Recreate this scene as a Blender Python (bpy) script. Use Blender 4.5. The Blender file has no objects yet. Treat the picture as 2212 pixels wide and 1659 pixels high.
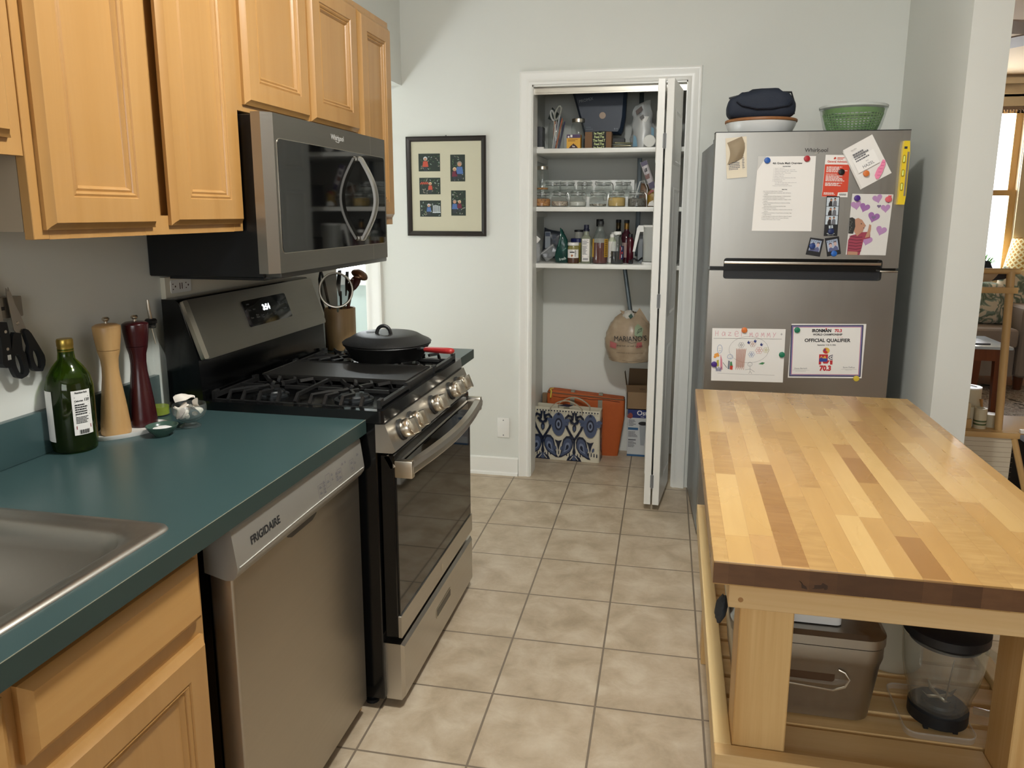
import bpy, bmesh, math, random
from mathutils import Vector, Matrix
SC = bpy.context.scene
C = SC.collection
RND = random.Random(11)
pi = math.pi

# ------------------------------------------------------------------ mesh builder
class MB:
    def __init__(s, T=None):
        s.V = []; s.F = []; s.I = []; s.T = T or Matrix(); s.mi = 0
    def add(s, vs, fs):
        n = len(s.V)
        for v in vs: s.V.append(s.T @ Vector(v))
        for f in fs: s.F.append([n + i for i in f]); s.I.append(s.mi)
        return s
    def m(s, i): s.mi = i; return s
    def t(s, T): s.T = T; return s
    def frombm(s, bm):
        bm.verts.index_update()
        s.add([v.co.copy() for v in bm.verts], [[v.index for v in f.verts] for f in bm.faces]); bm.free(); return s
    def box(s, x0, x1, y0, y1, z0, z1, b=0, seg=2):
        if b <= 0:
            vs = [(x, y, z) for x in (x0, x1) for y in (y0, y1) for z in (z0, z1)]
            return s.add(vs, [(0,1,3,2),(4,6,7,5),(0,4,5,1),(2,3,7,6),(0,2,6,4),(1,5,7,3)])
        bm = bmesh.new(); bmesh.ops.create_cube(bm, size=1)
        for v in bm.verts:
            v.co = Vector(((x0+x1)/2 + v.co.x*(x1-x0), (y0+y1)/2 + v.co.y*(y1-y0), (z0+z1)/2 + v.co.z*(z1-z0)))
        b = min(b, .49*min(x1-x0, y1-y0, z1-z0))
        bmesh.ops.bevel(bm, geom=list(bm.edges), offset=b, segments=seg, profile=.6, affect='EDGES')
        return s.frombm(bm)
    def lathe(s, pr, c=(0,0,0), seg=28, sx=1, sy=1, close=True):
        vs = []; fs = []; n = len(pr)
        for k in range(seg):
            a = 2*pi*k/seg
            for r, z in pr: vs.append((c[0]+r*sx*math.cos(a), c[1]+r*sy*math.sin(a), c[2]+z))
        for k in range(seg):
            k2 = (k+1) % seg
            for i in range(n-1): fs.append((k*n+i, k2*n+i, k2*n+i+1, k*n+i+1))
        if close:
            if pr[0][0] > 1e-6: fs.append([k*n for k in range(seg)][::-1])
            if pr[-1][0] > 1e-6: fs.append([k*n+n-1 for k in range(seg)])
        return s.add(vs, fs)
    def tube(s, pts, r, seg=8, closed=False, flat=1.0, cap=True):
        P = [Vector(p) for p in pts]; n = len(P); rs = r if isinstance(r, (list, tuple)) else [r]*n
        vs = []; fs = []; up = None
        for i, p in enumerate(P):
            a = P[(i-1) % n] if (closed or i > 0) else p
            b = P[(i+1) % n] if (closed or i < n-1) else p
            d = (b-a)
            d = d.normalized() if d.length > 1e-9 else Vector((0,0,1))
            if up is None: up = Vector((0,0,1)) if abs(d.z) < .9 else Vector((1,0,0))
            u = d.cross(up); 
            if u.length < 1e-6: u = d.orthogonal()
            u.normalize(); w = u.cross(d).normalized(); up = w
            for k in range(seg):
                t = 2*pi*(k+.5)/seg
                vs.append(p + u*math.cos(t)*rs[i] + w*math.sin(t)*rs[i]*flat)
        m = n if closed else n-1
        for i in range(m):
            j = (i+1) % n
            for k in range(seg):
                k2 = (k+1) % seg
                fs.append((i*seg+k, i*seg+k2, j*seg+k2, j*seg+k))
        if not closed and cap:
            fs.append(list(range(seg))[::-1]); fs.append([(n-1)*seg+k for k in range(seg)])
        return s.add(vs, fs)
    def prism(s, poly, w0, w1, hole=None):
        """polygon in local XY, extruded along local Z"""
        n = len(poly)
        if hole is None:
            vs = [(p[0], p[1], w0) for p in poly] + [(p[0], p[1], w1) for p in poly]
            fs = [list(range(n))[::-1], [n+i for i in range(n)]] + [(i, (i+1) % n, n+(i+1) % n, n+i) for i in range(n)]
            return s.add(vs, fs)
        m = len(hole)  # same count expected
        vs = [(p[0], p[1], w) for w in (w0, w1) for q in (poly, hole) for p in q]
        fs = []
        for i in range(n):
            j = (i+1) % n
            fs += [(i, n+i, n+j, j), (2*n+i, 2*n+j, 3*n+j, 3*n+i), (i, j, 2*n+j, 2*n+i), (n+i, 3*n+i, 3*n+j, n+j)]
        return s.add(vs, fs)
    def poly(s, pts, w=0.0):
        return s.add([(p[0], p[1], w) for p in pts], [list(range(len(pts)))])
    def rect(s, u0, u1, v0, v1, w=0.0): return s.poly([(u0,v0),(u1,v0),(u1,v1),(u0,v1)], w)
    def disc(s, u, v, r, w=0.0, n=16, ry=None, a=0):
        ry = r if ry is None else ry; ca, sa = math.cos(a), math.sin(a)
        return s.poly([(u + r*math.cos(t)*ca - ry*math.sin(t)*sa, v + r*math.cos(t)*sa + ry*math.sin(t)*ca) for t in [2*pi*k/n for k in range(n)]], w)
    def stroke(s, pts, wd, w=0.0):
        for a, b in zip(pts, pts[1:]):
            dx, dy = b[0]-a[0], b[1]-a[1]; l = math.hypot(dx, dy) or 1; nx, ny = -dy/l*wd/2, dx/l*wd/2; ex, ey = dx/l*wd*.3, dy/l*wd*.3
            s.poly([(a[0]+nx-ex, a[1]+ny-ey), (a[0]-nx-ex, a[1]-ny-ey), (b[0]-nx+ex, b[1]-ny+ey), (b[0]+nx+ex, b[1]+ny+ey)], w)
        return s
    def door(s, u0, u1, v0, v1, prof):
        """concentric rectangular rings (inset, height) -> mitred frame and panel"""
        vs = []; fs = []
        for ins, w in prof: vs += [(u0+ins, v0+ins, w), (u1-ins, v0+ins, w), (u1-ins, v1-ins, w), (u0+ins, v1-ins, w)]
        for i in range(len(prof)-1):
            for k in range(4): fs.append((4*i+k, 4*i+(k+1) % 4, 4*i+4+(k+1) % 4, 4*i+4+k))
        n = 4*(len(prof)-1); fs.append((n, n+1, n+2, n+3)); fs.append((3, 2, 1, 0))
        return s.add(vs, fs)
    def grid(s, fn, nu, nv, cu=False):
        vs = [fn(i/nu, j/nv) for i in range(nu+(0 if cu else 1)) for j in range(nv+1)]
        fs = []; N = nu if cu else nu
        for i in range(N):
            i2 = (i+1) % nu if cu else i+1
            for j in range(nv): fs.append((i*(nv+1)+j, i2*(nv+1)+j, i2*(nv+1)+j+1, i*(nv+1)+j+1))
        return s.add(vs, fs)
    def ell(s, c, r, nu=14, nv=9, jit=0, seed=0):
        rn = random.Random(seed)
        J = [[1+jit*(rn.random()-.5) for _ in range(nv+1)] for _ in range(nu)]
        def fn(u, v):
            i = int(round(u*nu)) % nu; j = int(round(v*nv)); k = J[i][j] if 0 < j < nv else 1
            a = 2*pi*u; b = pi*v - pi/2
            return (c[0]+r[0]*k*math.cos(a)*math.cos(b), c[1]+r[1]*k*math.sin(a)*math.cos(b), c[2]+r[2]*k*math.sin(b))
        return s.grid(fn, nu, nv, True)
    def rslab(s, x0, x1, y0, y1, z0, z1, r, n=5, taper=0):
        P = rrect(x0, x1, y0, y1, r, n)
        cx, cy = (x0+x1)/2, (y0+y1)/2
        if not taper: return s.prism(P, z0, z1)
        Q = [(cx+(p[0]-cx)*(1-taper), cy+(p[1]-cy)*(1-taper)) for p in P]; m = len(P)
        return s.add([(p[0], p[1], z0) for p in Q]+[(p[0], p[1], z1) for p in P], [list(range(m))[::-1], [m+i for i in range(m)]]+[(i, (i+1) % m, m+(i+1) % m, m+i) for i in range(m)])
    def text(s, st, size, u, v, w=0.0, al='CENTER', a=0, sx=1, depth=0, bold=0):
        cu = bpy.data.curves.new('t', 'FONT'); cu.body = st; cu.size = size; cu.align_x = al; cu.extrude = depth; cu.offset = bold; cu.resolution_u = 3
        o = bpy.data.objects.new('t', cu); C.objects.link(o)
        dg = bpy.context.evaluated_depsgraph_get(); me = bpy.data.meshes.new_from_object(o.evaluated_get(dg))
        T0 = s.T; s.T = T0 @ Matrix.Translation((u, v, w)) @ Matrix.Rotation(a, 4, 'Z') @ Matrix.Diagonal((sx, 1, 1, 1))
        s.add([q.co.copy() for q in me.vertices], [list(p.vertices) for p in me.polygons]); s.T = T0
        bpy.data.objects.remove(o); bpy.data.curves.remove(cu); bpy.data.meshes.remove(me); return s

def rrect(x0, x1, y0, y1, r, n=5):
    P = []
    for cx, cy, a0 in ((x1-r, y1-r, 0), (x0+r, y1-r, pi/2), (x0+r, y0+r, pi), (x1-r, y0+r, 1.5*pi)):
        for k in range(n+1):
            a = a0 + pi/2*k/n; P.append((cx+r*math.cos(a), cy+r*math.sin(a)))
    return P
def frameM(o, u, v):
    """matrix mapping local x->u, y->v, z->u x v, at o"""
    u = Vector(u).normalized(); v = Vector(v).normalized(); w = u.cross(v)
    M = Matrix((u, v, w)).transposed().to_4x4(); M.translation = Vector(o); return M
def arc(c, r, a0, a1, n, ax='xz'):
    out = []
    for k in range(n+1):
        a = a0+(a1-a0)*k/n; p, q = r*math.cos(a), r*math.sin(a)
        out.append({'xz': (c[0]+p, c[1], c[2]+q), 'yz': (c[0], c[1]+p, c[2]+q), 'xy': (c[0]+p, c[1]+q, c[2])}[ax])
    return out

# ------------------------------------------------------------------ objects
WM = {}
def thing(name, label, cat, loc=(0,0,0), rz=0, group=None):
    o = bpy.data.objects.new(name, None); o.empty_display_size = .05; C.objects.link(o)
    o.location = loc; o.rotation_euler = (0, 0, rz); o['label'] = label; o['category'] = cat
    if group: o['group'] = group
    WM[o.name] = Matrix.Translation(loc) @ Matrix.Rotation(rz, 4, 'Z'); return o
def obj(name, mb, mats, parent=None, local=False, ang=35, label=None, smooth=True, keep=False):
    """one mesh object; verts given in world space unless local"""
    me = bpy.data.meshes.new(name)
    V = mb.V
    if parent is None:
        if keep: off = Vector((0,0,0))
        else:
            xs = [v.x for v in V]; ys = [v.y for v in V]; off = Vector(((min(xs)+max(xs))/2, (min(ys)+max(ys))/2, min(v.z for v in V)))
        V = [v-off for v in V]; M = Matrix.Translation(off)
    else:
        M = WM[parent.name]
        if not local: Mi = M.inverted(); V = [Mi @ v for v in V]
    me.from_pydata(V, [], mb.F)
    for m_ in (mats if isinstance(mats, (list, tuple)) else [mats]): me.materials.append(m_)
    me.polygons.foreach_set('material_index', mb.I)
    if smooth:
        me.polygons.foreach_set('use_smooth', [True]*len(me.polygons)); me.update(); me.set_sharp_from_angle(angle=math.radians(ang))
    me.validate(); me.update()
    bm = bmesh.new(); bm.from_mesh(me); bmesh.ops.recalc_face_normals(bm, faces=bm.faces) if len(bm.faces) < 60000 and not getattr(mb, 'flat', False) else None; bm.to_mesh(me); bm.free()
    o = bpy.data.objects.new(name, me); C.objects.link(o)
    if parent is not None: o.parent = parent
    else: o.location = off
    WM[o.name] = M
    if label: o['label'] = label
    return o
def single(name, mb, mats, label, cat, group=None, **k):
    o = obj(name, mb, mats, **k); o['label'] = label; o['category'] = cat
    if group: o['group'] = group
    return o
def struct(name, mb, mats, **k):
    k.setdefault('keep', True); o = obj(name, mb, mats, **k); o['kind'] = 'structure'; return o
def dup(root, loc, rz=None, label=None):
    r = root.copy(); C.objects.link(r); r.location = loc
    if rz is not None: r.rotation_euler = (0, 0, rz)
    if label: r['label'] = label
    def rec(a, b):
        for ch in list(a.children):
            c = ch.copy(); C.objects.link(c); c.parent = b; rec(ch, c)
    rec(root, r); return r

# ------------------------------------------------------------------ materials
def lin(c):
    if isinstance(c, str): c = [int(c[i:i+2], 16)/255 for i in (0, 2, 4)]
    return tuple((x/12.92 if x <= .04045 else ((x+.055)/1.055)**2.4) for x in c)+(1,)
class NT:
    def __init__(s, name):
        s.mat = bpy.data.materials.new(name); s.mat.use_nodes = True; s.n = s.mat.node_tree.nodes; s.l = s.mat.node_tree.links
        s.b = s.n['Principled BSDF']
    def N(s, t, **k):
        n = s.n.new(t)
        for a, v in k.items():
            if a.startswith('i_'): n.inputs[int(a[2:])].default_value = v
            else: setattr(n, a, v)
        return n
    def L(s, a, b): s.l.new(a, b)
    def math(s, op, a, b=None):
        n = s.N('ShaderNodeMath', operation=op)
        for i, x in enumerate((a, b)):
            if x is None: continue
            if isinstance(x, (int, float)): n.inputs[i].default_value = x
            else: s.L(x, n.inputs[i])
        return n.outputs[0]
    def coord(s, sc=(1,1,1), out='Object', rot=(0,0,0)):
        tc = s.N('ShaderNodeTexCoord'); mp = s.N('ShaderNodeMapping'); mp.inputs['Scale'].default_value = sc; mp.inputs['Rotation'].default_value = rot
        s.L(tc.outputs[out], mp.inputs[0]); return mp.outputs[0]
    def noise(s, vec, scale=5, detail=3, rough=.5, dist=0):
        n = s.N('ShaderNodeTexNoise'); s.L(vec, n.inputs['Vector'])
        n.inputs['Scale'].default_value = scale; n.inputs['Detail'].default_value = detail; n.inputs['Roughness'].default_value = rough; n.inputs['Distortion'].default_value = dist
        return n.outputs['Fac']
    def ramp(s, fac, stops):
        n = s.N('ShaderNodeValToRGB'); s.L(fac, n.inputs[0]); e = n.color_ramp.elements
        while len(e) < len(stops): e.new(.5)
        for el, (p, c) in zip(e, stops): el.position = p; el.color = lin(c) if not isinstance(c, tuple) or len(c) == 3 else c
        return n.outputs[0]
    def mix(s, f, a, b, mode='MIX'):
        n = s.N('ShaderNodeMix', data_type='RGBA', blend_type=mode)
        for i, x in ((0, f), (6, a), (7, b)):
            if isinstance(x, (int, float)): n.inputs[i].default_value = x
            elif isinstance(x, tuple): n.inputs[i].default_value = x
            else: s.L(x, n.inputs[i])
        return n.outputs[2]
    def bump(s, h, st=.1, d=.01):
        n = s.N('ShaderNodeBump'); n.inputs['Strength'].default_value = st; n.inputs['Distance'].default_value = d
        s.L(h, n.inputs['Height']); s.L(n.outputs[0], s.b.inputs['Normal'])
    def set(s, **k):
        for a, v in k.items():
            i = s.b.inputs[a.replace('_', ' ')]
            if hasattr(v, 'links'): s.L(v, i)
            else: i.default_value = v
        return s
def P(name, col, r=.5, me=0, bump=0, bs=60, var=0, **k):
    """plain principled material with slight procedural variation"""
    m = NT(name); c = lin(col); m.b.inputs['Base Color'].default_value = c
    m.set(Roughness=r, Metallic=me)
    if var:
        f = m.noise(m.coord(), bs/6, 4); d = tuple(max(0, x*(1-var)) for x in c[:3])+(1,); m.L(m.mix(f, d, c), m.b.inputs['Base Color'])
    if bump: m.bump(m.noise(m.coord(), bs, 3), bump, .002)
    for a, v in k.items(): m.b.inputs[a.replace('_', ' ')].default_value = v
    return m.mat
def glass(name, col=(1,1,1), r=.02, ior=1.45, tr=1.0):
    m = NT(name); m.b.inputs['Base Color'].default_value = (*col, 1); m.set(Roughness=r, IOR=ior); m.b.inputs['Transmission Weight'].default_value = tr; return m.mat
def thin(name, col=(.9,.92,.92), alpha=.25, r=.05, spec=.8, tint=(1,1,1)):
    """thin clear wall: tinted see-through, a little haze (alpha), stronger gloss at grazing angles"""
    m = NT(name); m.b.inputs['Base Color'].default_value = (*col, 1); m.set(Roughness=r)
    tr = m.N('ShaderNodeBsdfTransparent'); tr.inputs[0].default_value = (*tint, 1); gl = m.N('ShaderNodeBsdfGlossy'); gl.inputs['Roughness'].default_value = max(r, .03)
    fr = m.N('ShaderNodeLayerWeight'); fr.inputs[0].default_value = .5; fc = m.math('ADD', .035, m.math('MULTIPLY', .45, m.math('POWER', fr.outputs['Facing'], 4))); m1 = m.N('ShaderNodeMixShader'); m2 = m.N('ShaderNodeMixShader')
    m1.inputs[0].default_value = alpha; m.L(tr.outputs[0], m1.inputs[1]); m.L(m.b.outputs[0], m1.inputs[2])
    m.L(m.math('MULTIPLY', fc, spec), m2.inputs[0]); m.L(m1.outputs[0], m2.inputs[1]); m.L(gl.outputs[0], m2.inputs[2])
    m.L(m2.outputs[0], m.n['Material Output'].inputs[0]); return m.mat
def wood(name, c1, c2, ax=2, sc=14, st=.06, r=.4, knots=False, coat=0):
    m = NT(name); s = [sc, sc, sc]; s[ax] = sc*st
    v = m.coord(tuple(s)); f = m.noise(v, 1.0, 6, .6, .6); f2 = m.noise(m.coord(tuple(x*7 for x in s)), 1, 2); f3 = m.noise(m.coord((3, 3, 3)), 1, 2)
    c = m.ramp(f, [(.3, c1), (.7, c2)])
    c = m.mix(m.math('MULTIPLY', f2, .12), c, (.6,.56,.50,1), 'MULTIPLY'); c = m.mix(m.math('MULTIPLY', f3, .30), c, (.72,.68,.60,1), 'MULTIPLY')
    m.L(c, m.b.inputs['Base Color']); m.set(Roughness=r); m.bump(f, .04, .002); m.b.inputs['Coat Weight'].default_value = coat
    return m.mat
def steel(name, col='b8b4ac', r=.28, ax=1, var=.08, ss=.02):
    m = NT(name); s = [120, 120, 120]; s[ax] = 120*ss
    f = m.noise(m.coord(tuple(s)), 1, 3); g = m.noise(m.coord((2.2, 2.2, 1.5)), 1, 3)
    c = lin(col); m.L(m.mix(g, tuple(x*(1-var) for x in c[:3])+(1,), tuple(min(1, x*(1+var)) for x in c[:3])+(1,)), m.b.inputs['Base Color'])
    m.set(Metallic=1.0); m.L(m.math('ADD', m.math('MULTIPLY', f, .12), m.math('ADD', m.math('MULTIPLY', g, .16), r-.1)), m.b.inputs['Roughness'])
    m.bump(f, .03, .0006); return m.mat

M_wall = P('wall_paint', 'dadcd6', .6, bump=.05, bs=240)
M_wallL = P('living_wall_paint', 'd8c6a6', .7, bump=.05, bs=200)
M_ceil = P('ceiling_paint', 'dcdad2', .8)
M_trim = P('white_trim_paint', 'e9e9e4', .32)
M_teal = P('pale_teal_paint', 'c2d0ce', .6)
M_mapleV = wood('maple_cabinet_vertical', 'b08349', 'bd9259', 2, 12, .05, .36, coat=.25)
M_mapleH = wood('maple_cabinet_horizontal', 'c09052', 'cca062', 1, 12, .05, .36, coat=.25)
M_pineV = wood('pine_vertical', 'cca062', 'e4c288', 2, 30, .03, .5)
M_pineY = wood('pine_lengthwise', 'd6b478', 'ecd4a0', 1, 26, .03, .5)
M_pineX = wood('pine_crosswise', 'd2ac72', 'e6c896', 0, 26, .03, .5)
M_counter = P('green_laminate', '3c5354', .3, var=.08, bs=40)
M_counter_edge = P('green_laminate_edge', '2c3f3d', .4)
M_steel = steel('brushed_steel', 'c2beb6', .28, 1)
M_steelX = steel('brushed_steel_fridge', 'a9a7a1', .3, 2, .16, .03)
M_steelDW = steel('brushed_steel_smudged', 'b0a99c', .36, 1, .1)
M_chrome = P('polished_metal', 'd2cbbd', .28, 1)
M_blackS = P('dark_steel_film', '55534f', .28, .9)
M_black = P('black_enamel', '0a0b0c', .16)
M_blackm = P('black_plastic_matte', '14161a', .5)
M_iron = P('cast_iron', '1b1b1b', .42, bump=.25, bs=400)
M_griddle = P('seasoned_iron', '242321', .35, bump=.15, bs=300, var=.3)
M_glassB = P('dark_oven_glass', '0a0a0a', .04, Specular_IOR_Level=.8)
M_white = P('white_plastic', 'e8e8e4', .35)
M_paper = P('white_paper', 'eceae6', .75)
M_ink = P('black_ink', '1c1c1e', .7)
M_ink2 = P('grey_ink', '6a6a70', .7)
M_red = P('red_print', 'c8402c', .6)
M_gray = P('grey_plastic', '7d7f80', .4)
M_clear = thin('clear_plastic', alpha=.08)
M_glass = thin('clear_glass', (.80,.86,.85), .04, .03, 1.0, (.93,.95,.94))
M_card = P('brown_cardboard', '8d7355', .8, var=.1)
# ------------------------------------------------------------------ room shell
YB = 3.493
def tile_mat():
    m = NT('floor_tile'); T = .31045
    tc = m.N('ShaderNodeTexCoord'); br = m.N('ShaderNodeTexBrick'); br.offset = 0; br.squash = 1
    m.L(tc.outputs['Object'], br.inputs['Vector'])
    br.inputs['Scale'].default_value = 1; br.inputs['Mortar Size'].default_value = .0035; br.inputs['Mortar Smooth'].default_value = .25
    br.inputs['Brick Width'].default_value = T; br.inputs['Row Height'].default_value = T; br.inputs['Bias'].default_value = 0
    br.inputs['Color1'].default_value = (.42,.42,.42,1); br.inputs['Color2'].default_value = (.58,.58,.58,1)
    v = m.coord(); a = m.noise(v, 9, 5, .6, .4); b = m.noise(v, 70, 4, .7)
    c = m.ramp(a, [(.3, 'ab9c85'), (.48, 'bdae98'), (.68, 'cdc1ad')])
    c = m.mix(m.math('MULTIPLY', b, .5), c, lin('94826c'), 'SOFT_LIGHT')
    c = m.mix(.35, c, br.outputs['Color'], 'SOFT_LIGHT')
    c = m.mix(br.outputs['Fac'], c, lin('7d7060'))
    m.L(c, m.b.inputs['Base Color']); m.L(m.math('ADD', m.math('MULTIPLY', a, .3), .28), m.b.inputs['Roughness'])
    h = m.math('SUBTRACT', m.math('MULTIPLY', b, .12), br.outputs['Fac']); m.bump(h, .5, .003); return m.mat
M_tile = tile_mat()
fl = MB().box(-2.2, 2.56, -8.2, .9, -.05, 0)
o = obj('floor', fl, M_tile, keep=True); o.location = (.6101, 3.7445, 0); o.rotation_euler = (0, 0, .0114); o['kind'] = 'structure'
M_wfloor = wood('oak_floor', '8a5026', 'b4723c', 0, 16, .05, .3)
struct('floor_1', MB().box(1.7, 6.2, -4, 7.2, -.055, -.006), M_wfloor)
struct('ceiling', MB().box(-2.4, 6.2, -4, 3.493, 2.62, 2.7), M_ceil)
struct('ceiling_1', MB().box(1.7, 6.2, 3.493, 7.5, 2.62, 2.7), P('cream_ceiling_paint', 'e6cfae', .8))
# left wall: solid along the counter, header over the passage
w = MB().box(-.12, 0, -4, 2.62, 0, 2.62); w.box(-.12, 0, 2.62, YB, 2.089, 2.62)
struct('wall_left', w, M_wall)
# back wall with the pantry opening and, further left, the passage door opening
w = MB()
w.box(-.141, .697, YB, YB+.12, 0, 2.62); w.box(.697, 1.464, YB, YB+.12, 2.07, 2.62); w.box(1.464, 2.56, YB, YB+.12, 0, 2.62)
w.box(-1.0, -.141, YB, YB+.12, 2.07, 2.62); w.box(-2.3, -1.0, YB, YB+.12, 0, 2.62)
struct('wall_back', w, M_wall)
struct('wall_right', MB().box(2.43, 2.56, 2.675, YB, 0, 2.62), M_wall)
struct('wall_rear', MB().box(-2.4, 6.2, -4.12, -4, 0, 2.7), M_wall)
struct('wall_passage', MB().box(-2.42, -2.3, -4, YB+3, 0, 2.7), M_wall)
# room seen through the passage door
w = MB(); w.box(-1.9, 1.8, 5.3, 5.4, 0, .93); w.box(-1.9, 1.8, 5.3, 5.4, 1.9, 2.6); w.box(-.6, 1.8, 5.3, 5.4, .93, 1.9); w.box(-1.9, -1.3, 5.3, 5.4, .93, 1.9)
struct('wall_teal', w, M_teal)
struct('ceiling_2', MB().box(-2.3, 1.7, YB+.12, 5.4, 2.6, 2.66), M_ceil)
struct('floor_2', MB().box(-2.3, 1.7, 4.4, 5.4, -.05, -.001), M_tile)
struct('wall_teal_side', MB().box(.4, .46, 4.2, 5.3, 0, 2.6), M_teal)
f = MB(); f.t(frameM((-1.3, 5.29, .93), (1,0,0), (0,0,1)))
f.box(-.05, .75, -.07, 0, -.02, .04); f.box(-.05, .75, .93, 1.0, 0, .03); f.box(-.05, .02, 0, .95, 0, .03); f.box(.68, .75, 0, .95, 0, .03); f.box(0, .7, .45, .49, -.06, -.02)
o = struct('window_2', f, M_trim)
obj('pane', MB().box(-1.3, -.6, 5.33, 5.335, .93, 1.9), thin('frosted_pane', (.9,.97,1), .08), o)
# pantry closet shell
CB = 4.06
struct('wall_closet_back', MB().box(.5, 1.75, CB, CB+.06, 0, 2.6), M_wall)
struct('wall_closet_left', MB().box(.60, .665, YB+.12, CB, 0, 2.6), M_wall)
struct('wall_closet_right', MB().box(1.66, 1.72, YB+.12, CB, 0, 2.6), M_wall)
struct('ceiling_closet', MB().box(.6, 1.72, YB+.12, CB+.05, 2.42, 2.48), M_ceil)
# casings: moulded profile swept round the opening
def casing(name, x0, x1, zt, y, wd=.067, zb=0):
    prof = [(0, 0), (0, .012), (.012, .016), (.02, .012), (.034, .014), (.05, .018), (.058, .020), (.064, .018), (.067, 0)]
    k = wd/.067; f = MB(); vs = []; n = len(prof)
    for st in range(4):
        for a, w_ in prof:
            a *= k
            x, z = [(x0-a, zb), (x0-a, zt+a), (x1+a, zt+a), (x1+a, zb)][st]; vs.append((x, y-w_, z))
    fs = [(s_*n+i, (s_+1)*n+i, (s_+1)*n+i+1, s_*n+i+1) for s_ in range(3) for i in range(n-1)]+[tuple(range(n)), tuple(3*n+i for i in range(n))]
    f.add(vs, fs)
    return struct(name, f, M_trim)
casing('trim_1', .697, 1.464, 2.07, YB)
o = struct('trim_2', MB().box(.693, .702, YB-.003, YB+.123, 0, 2.07).box(1.459, 1.468, YB-.003, YB+.123, 0, 2.07).box(.697, 1.464, YB-.003, YB+.123, 2.062, 2.072), M_trim)
casing('trim_3', -1.0, -.232, 2.07, YB, .095)
struct('trim_4', MB().box(-.236, -.225, YB-.003, YB+.12, 0, 2.07).box(-.225, -.14, YB+.001, YB+.119, 0, 2.07), M_trim)
# top track of the bifold
t = MB().box(.70, 1.46, YB+.03, YB+.065, 2.035, 2.060).box(.70, 1.46, YB+.03, YB+.034, 2.028, 2.036)
struct('trim_5', t, P('track_enamel', 'cfcabd', .3, .3))
def baseboard(name, a, b, n, h=.1):
    a = Vector(a); b = Vector(b); n = Vector(n); pr = [(0, 0), (.026, 0), (.024, .012), (.014, .018), (.014, .078), (.012, .086), (.012, .094), (.006, h), (0, h)]
    f = MB(); vs = [p+n*d+Vector((0,0,z)) for p in (a, b) for d, z in pr]; k = len(pr)
    f.add(vs, [(i, i+1, k+i+1, k+i) for i in range(k-1)]+[tuple(range(k)), tuple(k+i for i in range(k))]); return struct(name, f, M_trim)
baseboard('baseboard_back', (0, YB, 0), (.63, YB, 0), (0,-1,0))
baseboard('baseboard_right', (2.43, 2.68, 0), (2.43, YB, 0), (-1,0,0))
baseboard('baseboard_pier', (2.43, 2.675, 0), (2.56, 2.675, 0), (0,-1,0))
# blank plate
t = thing('wall_plate', 'blank white wall plate with two screws, low on the wall left of the pantry', 'wall plate', (.546, YB, .214))
obj('plate', MB().box(.512, .580, YB-.007, YB, .214, .327, .003), M_white, t)
for z in (.228, .313): obj('screw', MB(frameM((.546, YB-.007, z), (1,0,0), (0,0,1))).lathe([(.0035,0),(.0035,.001)], seg=10), M_gray, t)
# ------------------------------------------------------------------ pantry shelves
SZ = [1.768, 1.468, 1.168]
for i, z in enumerate(SZ):
    s = MB().box(.667, 1.655, 3.60, CB-.002, z-.024, z, .003)
    o = single('shelf', s, M_trim, ['top white pantry shelf, holding the dark pouch and pen jar', 'middle white pantry shelf, holding the clip-top jars', 'lowest white pantry shelf, holding the bottles'][i], 'shelf', 'white shelves across the pantry')
    b = thing('shelf_cleat', ['white cleat under the top pantry shelf on the left wall', 'white cleat under the middle pantry shelf on the left wall', 'white cleat under the lowest pantry shelf on the left wall'][i], 'cleat', (.675, 3.8, z-.06), group='cleats on the pantry side wall')
    obj('cleat', MB().box(.665, .685, 3.63, CB-.003, z-.055, z-.026), M_trim, b)
M_std = P('grey_metal_upright', '5b6468', .4, .6)
single('shelf_upright', MB().box(1.205, 1.23, CB-.016, CB, 1.19, 2.1, .002), M_std, 'grey metal upright on the pantry back wall behind the shelves', 'upright')
single('mop_pole', MB().tube([(1.163, 3.83, 1.138), (1.203, 3.80, .90), (1.206, 3.81, .80)], .012, 10), M_std, 'grey metal pole under the lowest shelf from which the plastic bag hangs', 'pole')
# ------------------------------------------------------------------ bifold door
def bif(name, a, b, label):
    a = Vector((*a, 0)); b = Vector((*b, 0)); L = (b-a).length; T = frameM(a, (b-a), (0,0,1))   # local z = thickness
    return T, L
t = thing('bifold_door', 'white panelled bifold pantry door, folded open at the right side', 'door', (1.40, 3.12, .035))
def leaf(a, b, th, nm, side):
    T, L = bif(nm, a, b, ''); zb, zt = .035, 2.022
    f = MB(T); f.box(0, L, zb, zt, 0, th, .0015, 1)
    for w0, sg in ((th, 1), (0, -1)):
        T2 = T if sg > 0 else T
        for v0, v1 in ((zb+.12, zb+.78), (zb+.92, zb+1.52), (zb+1.62, zt-.12)):
            u0, u1 = .07, L-.07
            f.add([(u, v, w0+sg*h) for (i_, h) in ((0, .0005), (.012, .006), (.02, .001), (.045, .007)) for (u, v) in ((u0+i_, v0+i_), (u1-i_, v0+i_), (u1-i_, v1-i_), (u0+i_, v1-i_))],
                  [(4*r+k, 4*r+(k+1) % 4, 4*r+4+(k+1) % 4, 4*r+4+k) for r in range(3) for k in range(4)]+[(12, 13, 14, 15)])
    return obj('door_panel', f, M_trim, t)
leaf((1.373, 3.12), (1.413, 3.478), .032, 'a', 1)
leaf((1.333, 3.12), (1.338, 3.478), .032, 'b', 1)
for z in (.12, 1.0, 1.72):
    h = MB(); h.lathe([(.004, 0), (.004, .07)], (1.369, 3.117, z), 8); h.box(1.361, 1.367, 3.116, 3.1205, z+.004, z+.066); h.box(1.371, 1.377, 3.116, 3.1205, z+.004, z+.066)
    obj('hinge', h, M_gray, t)
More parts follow.
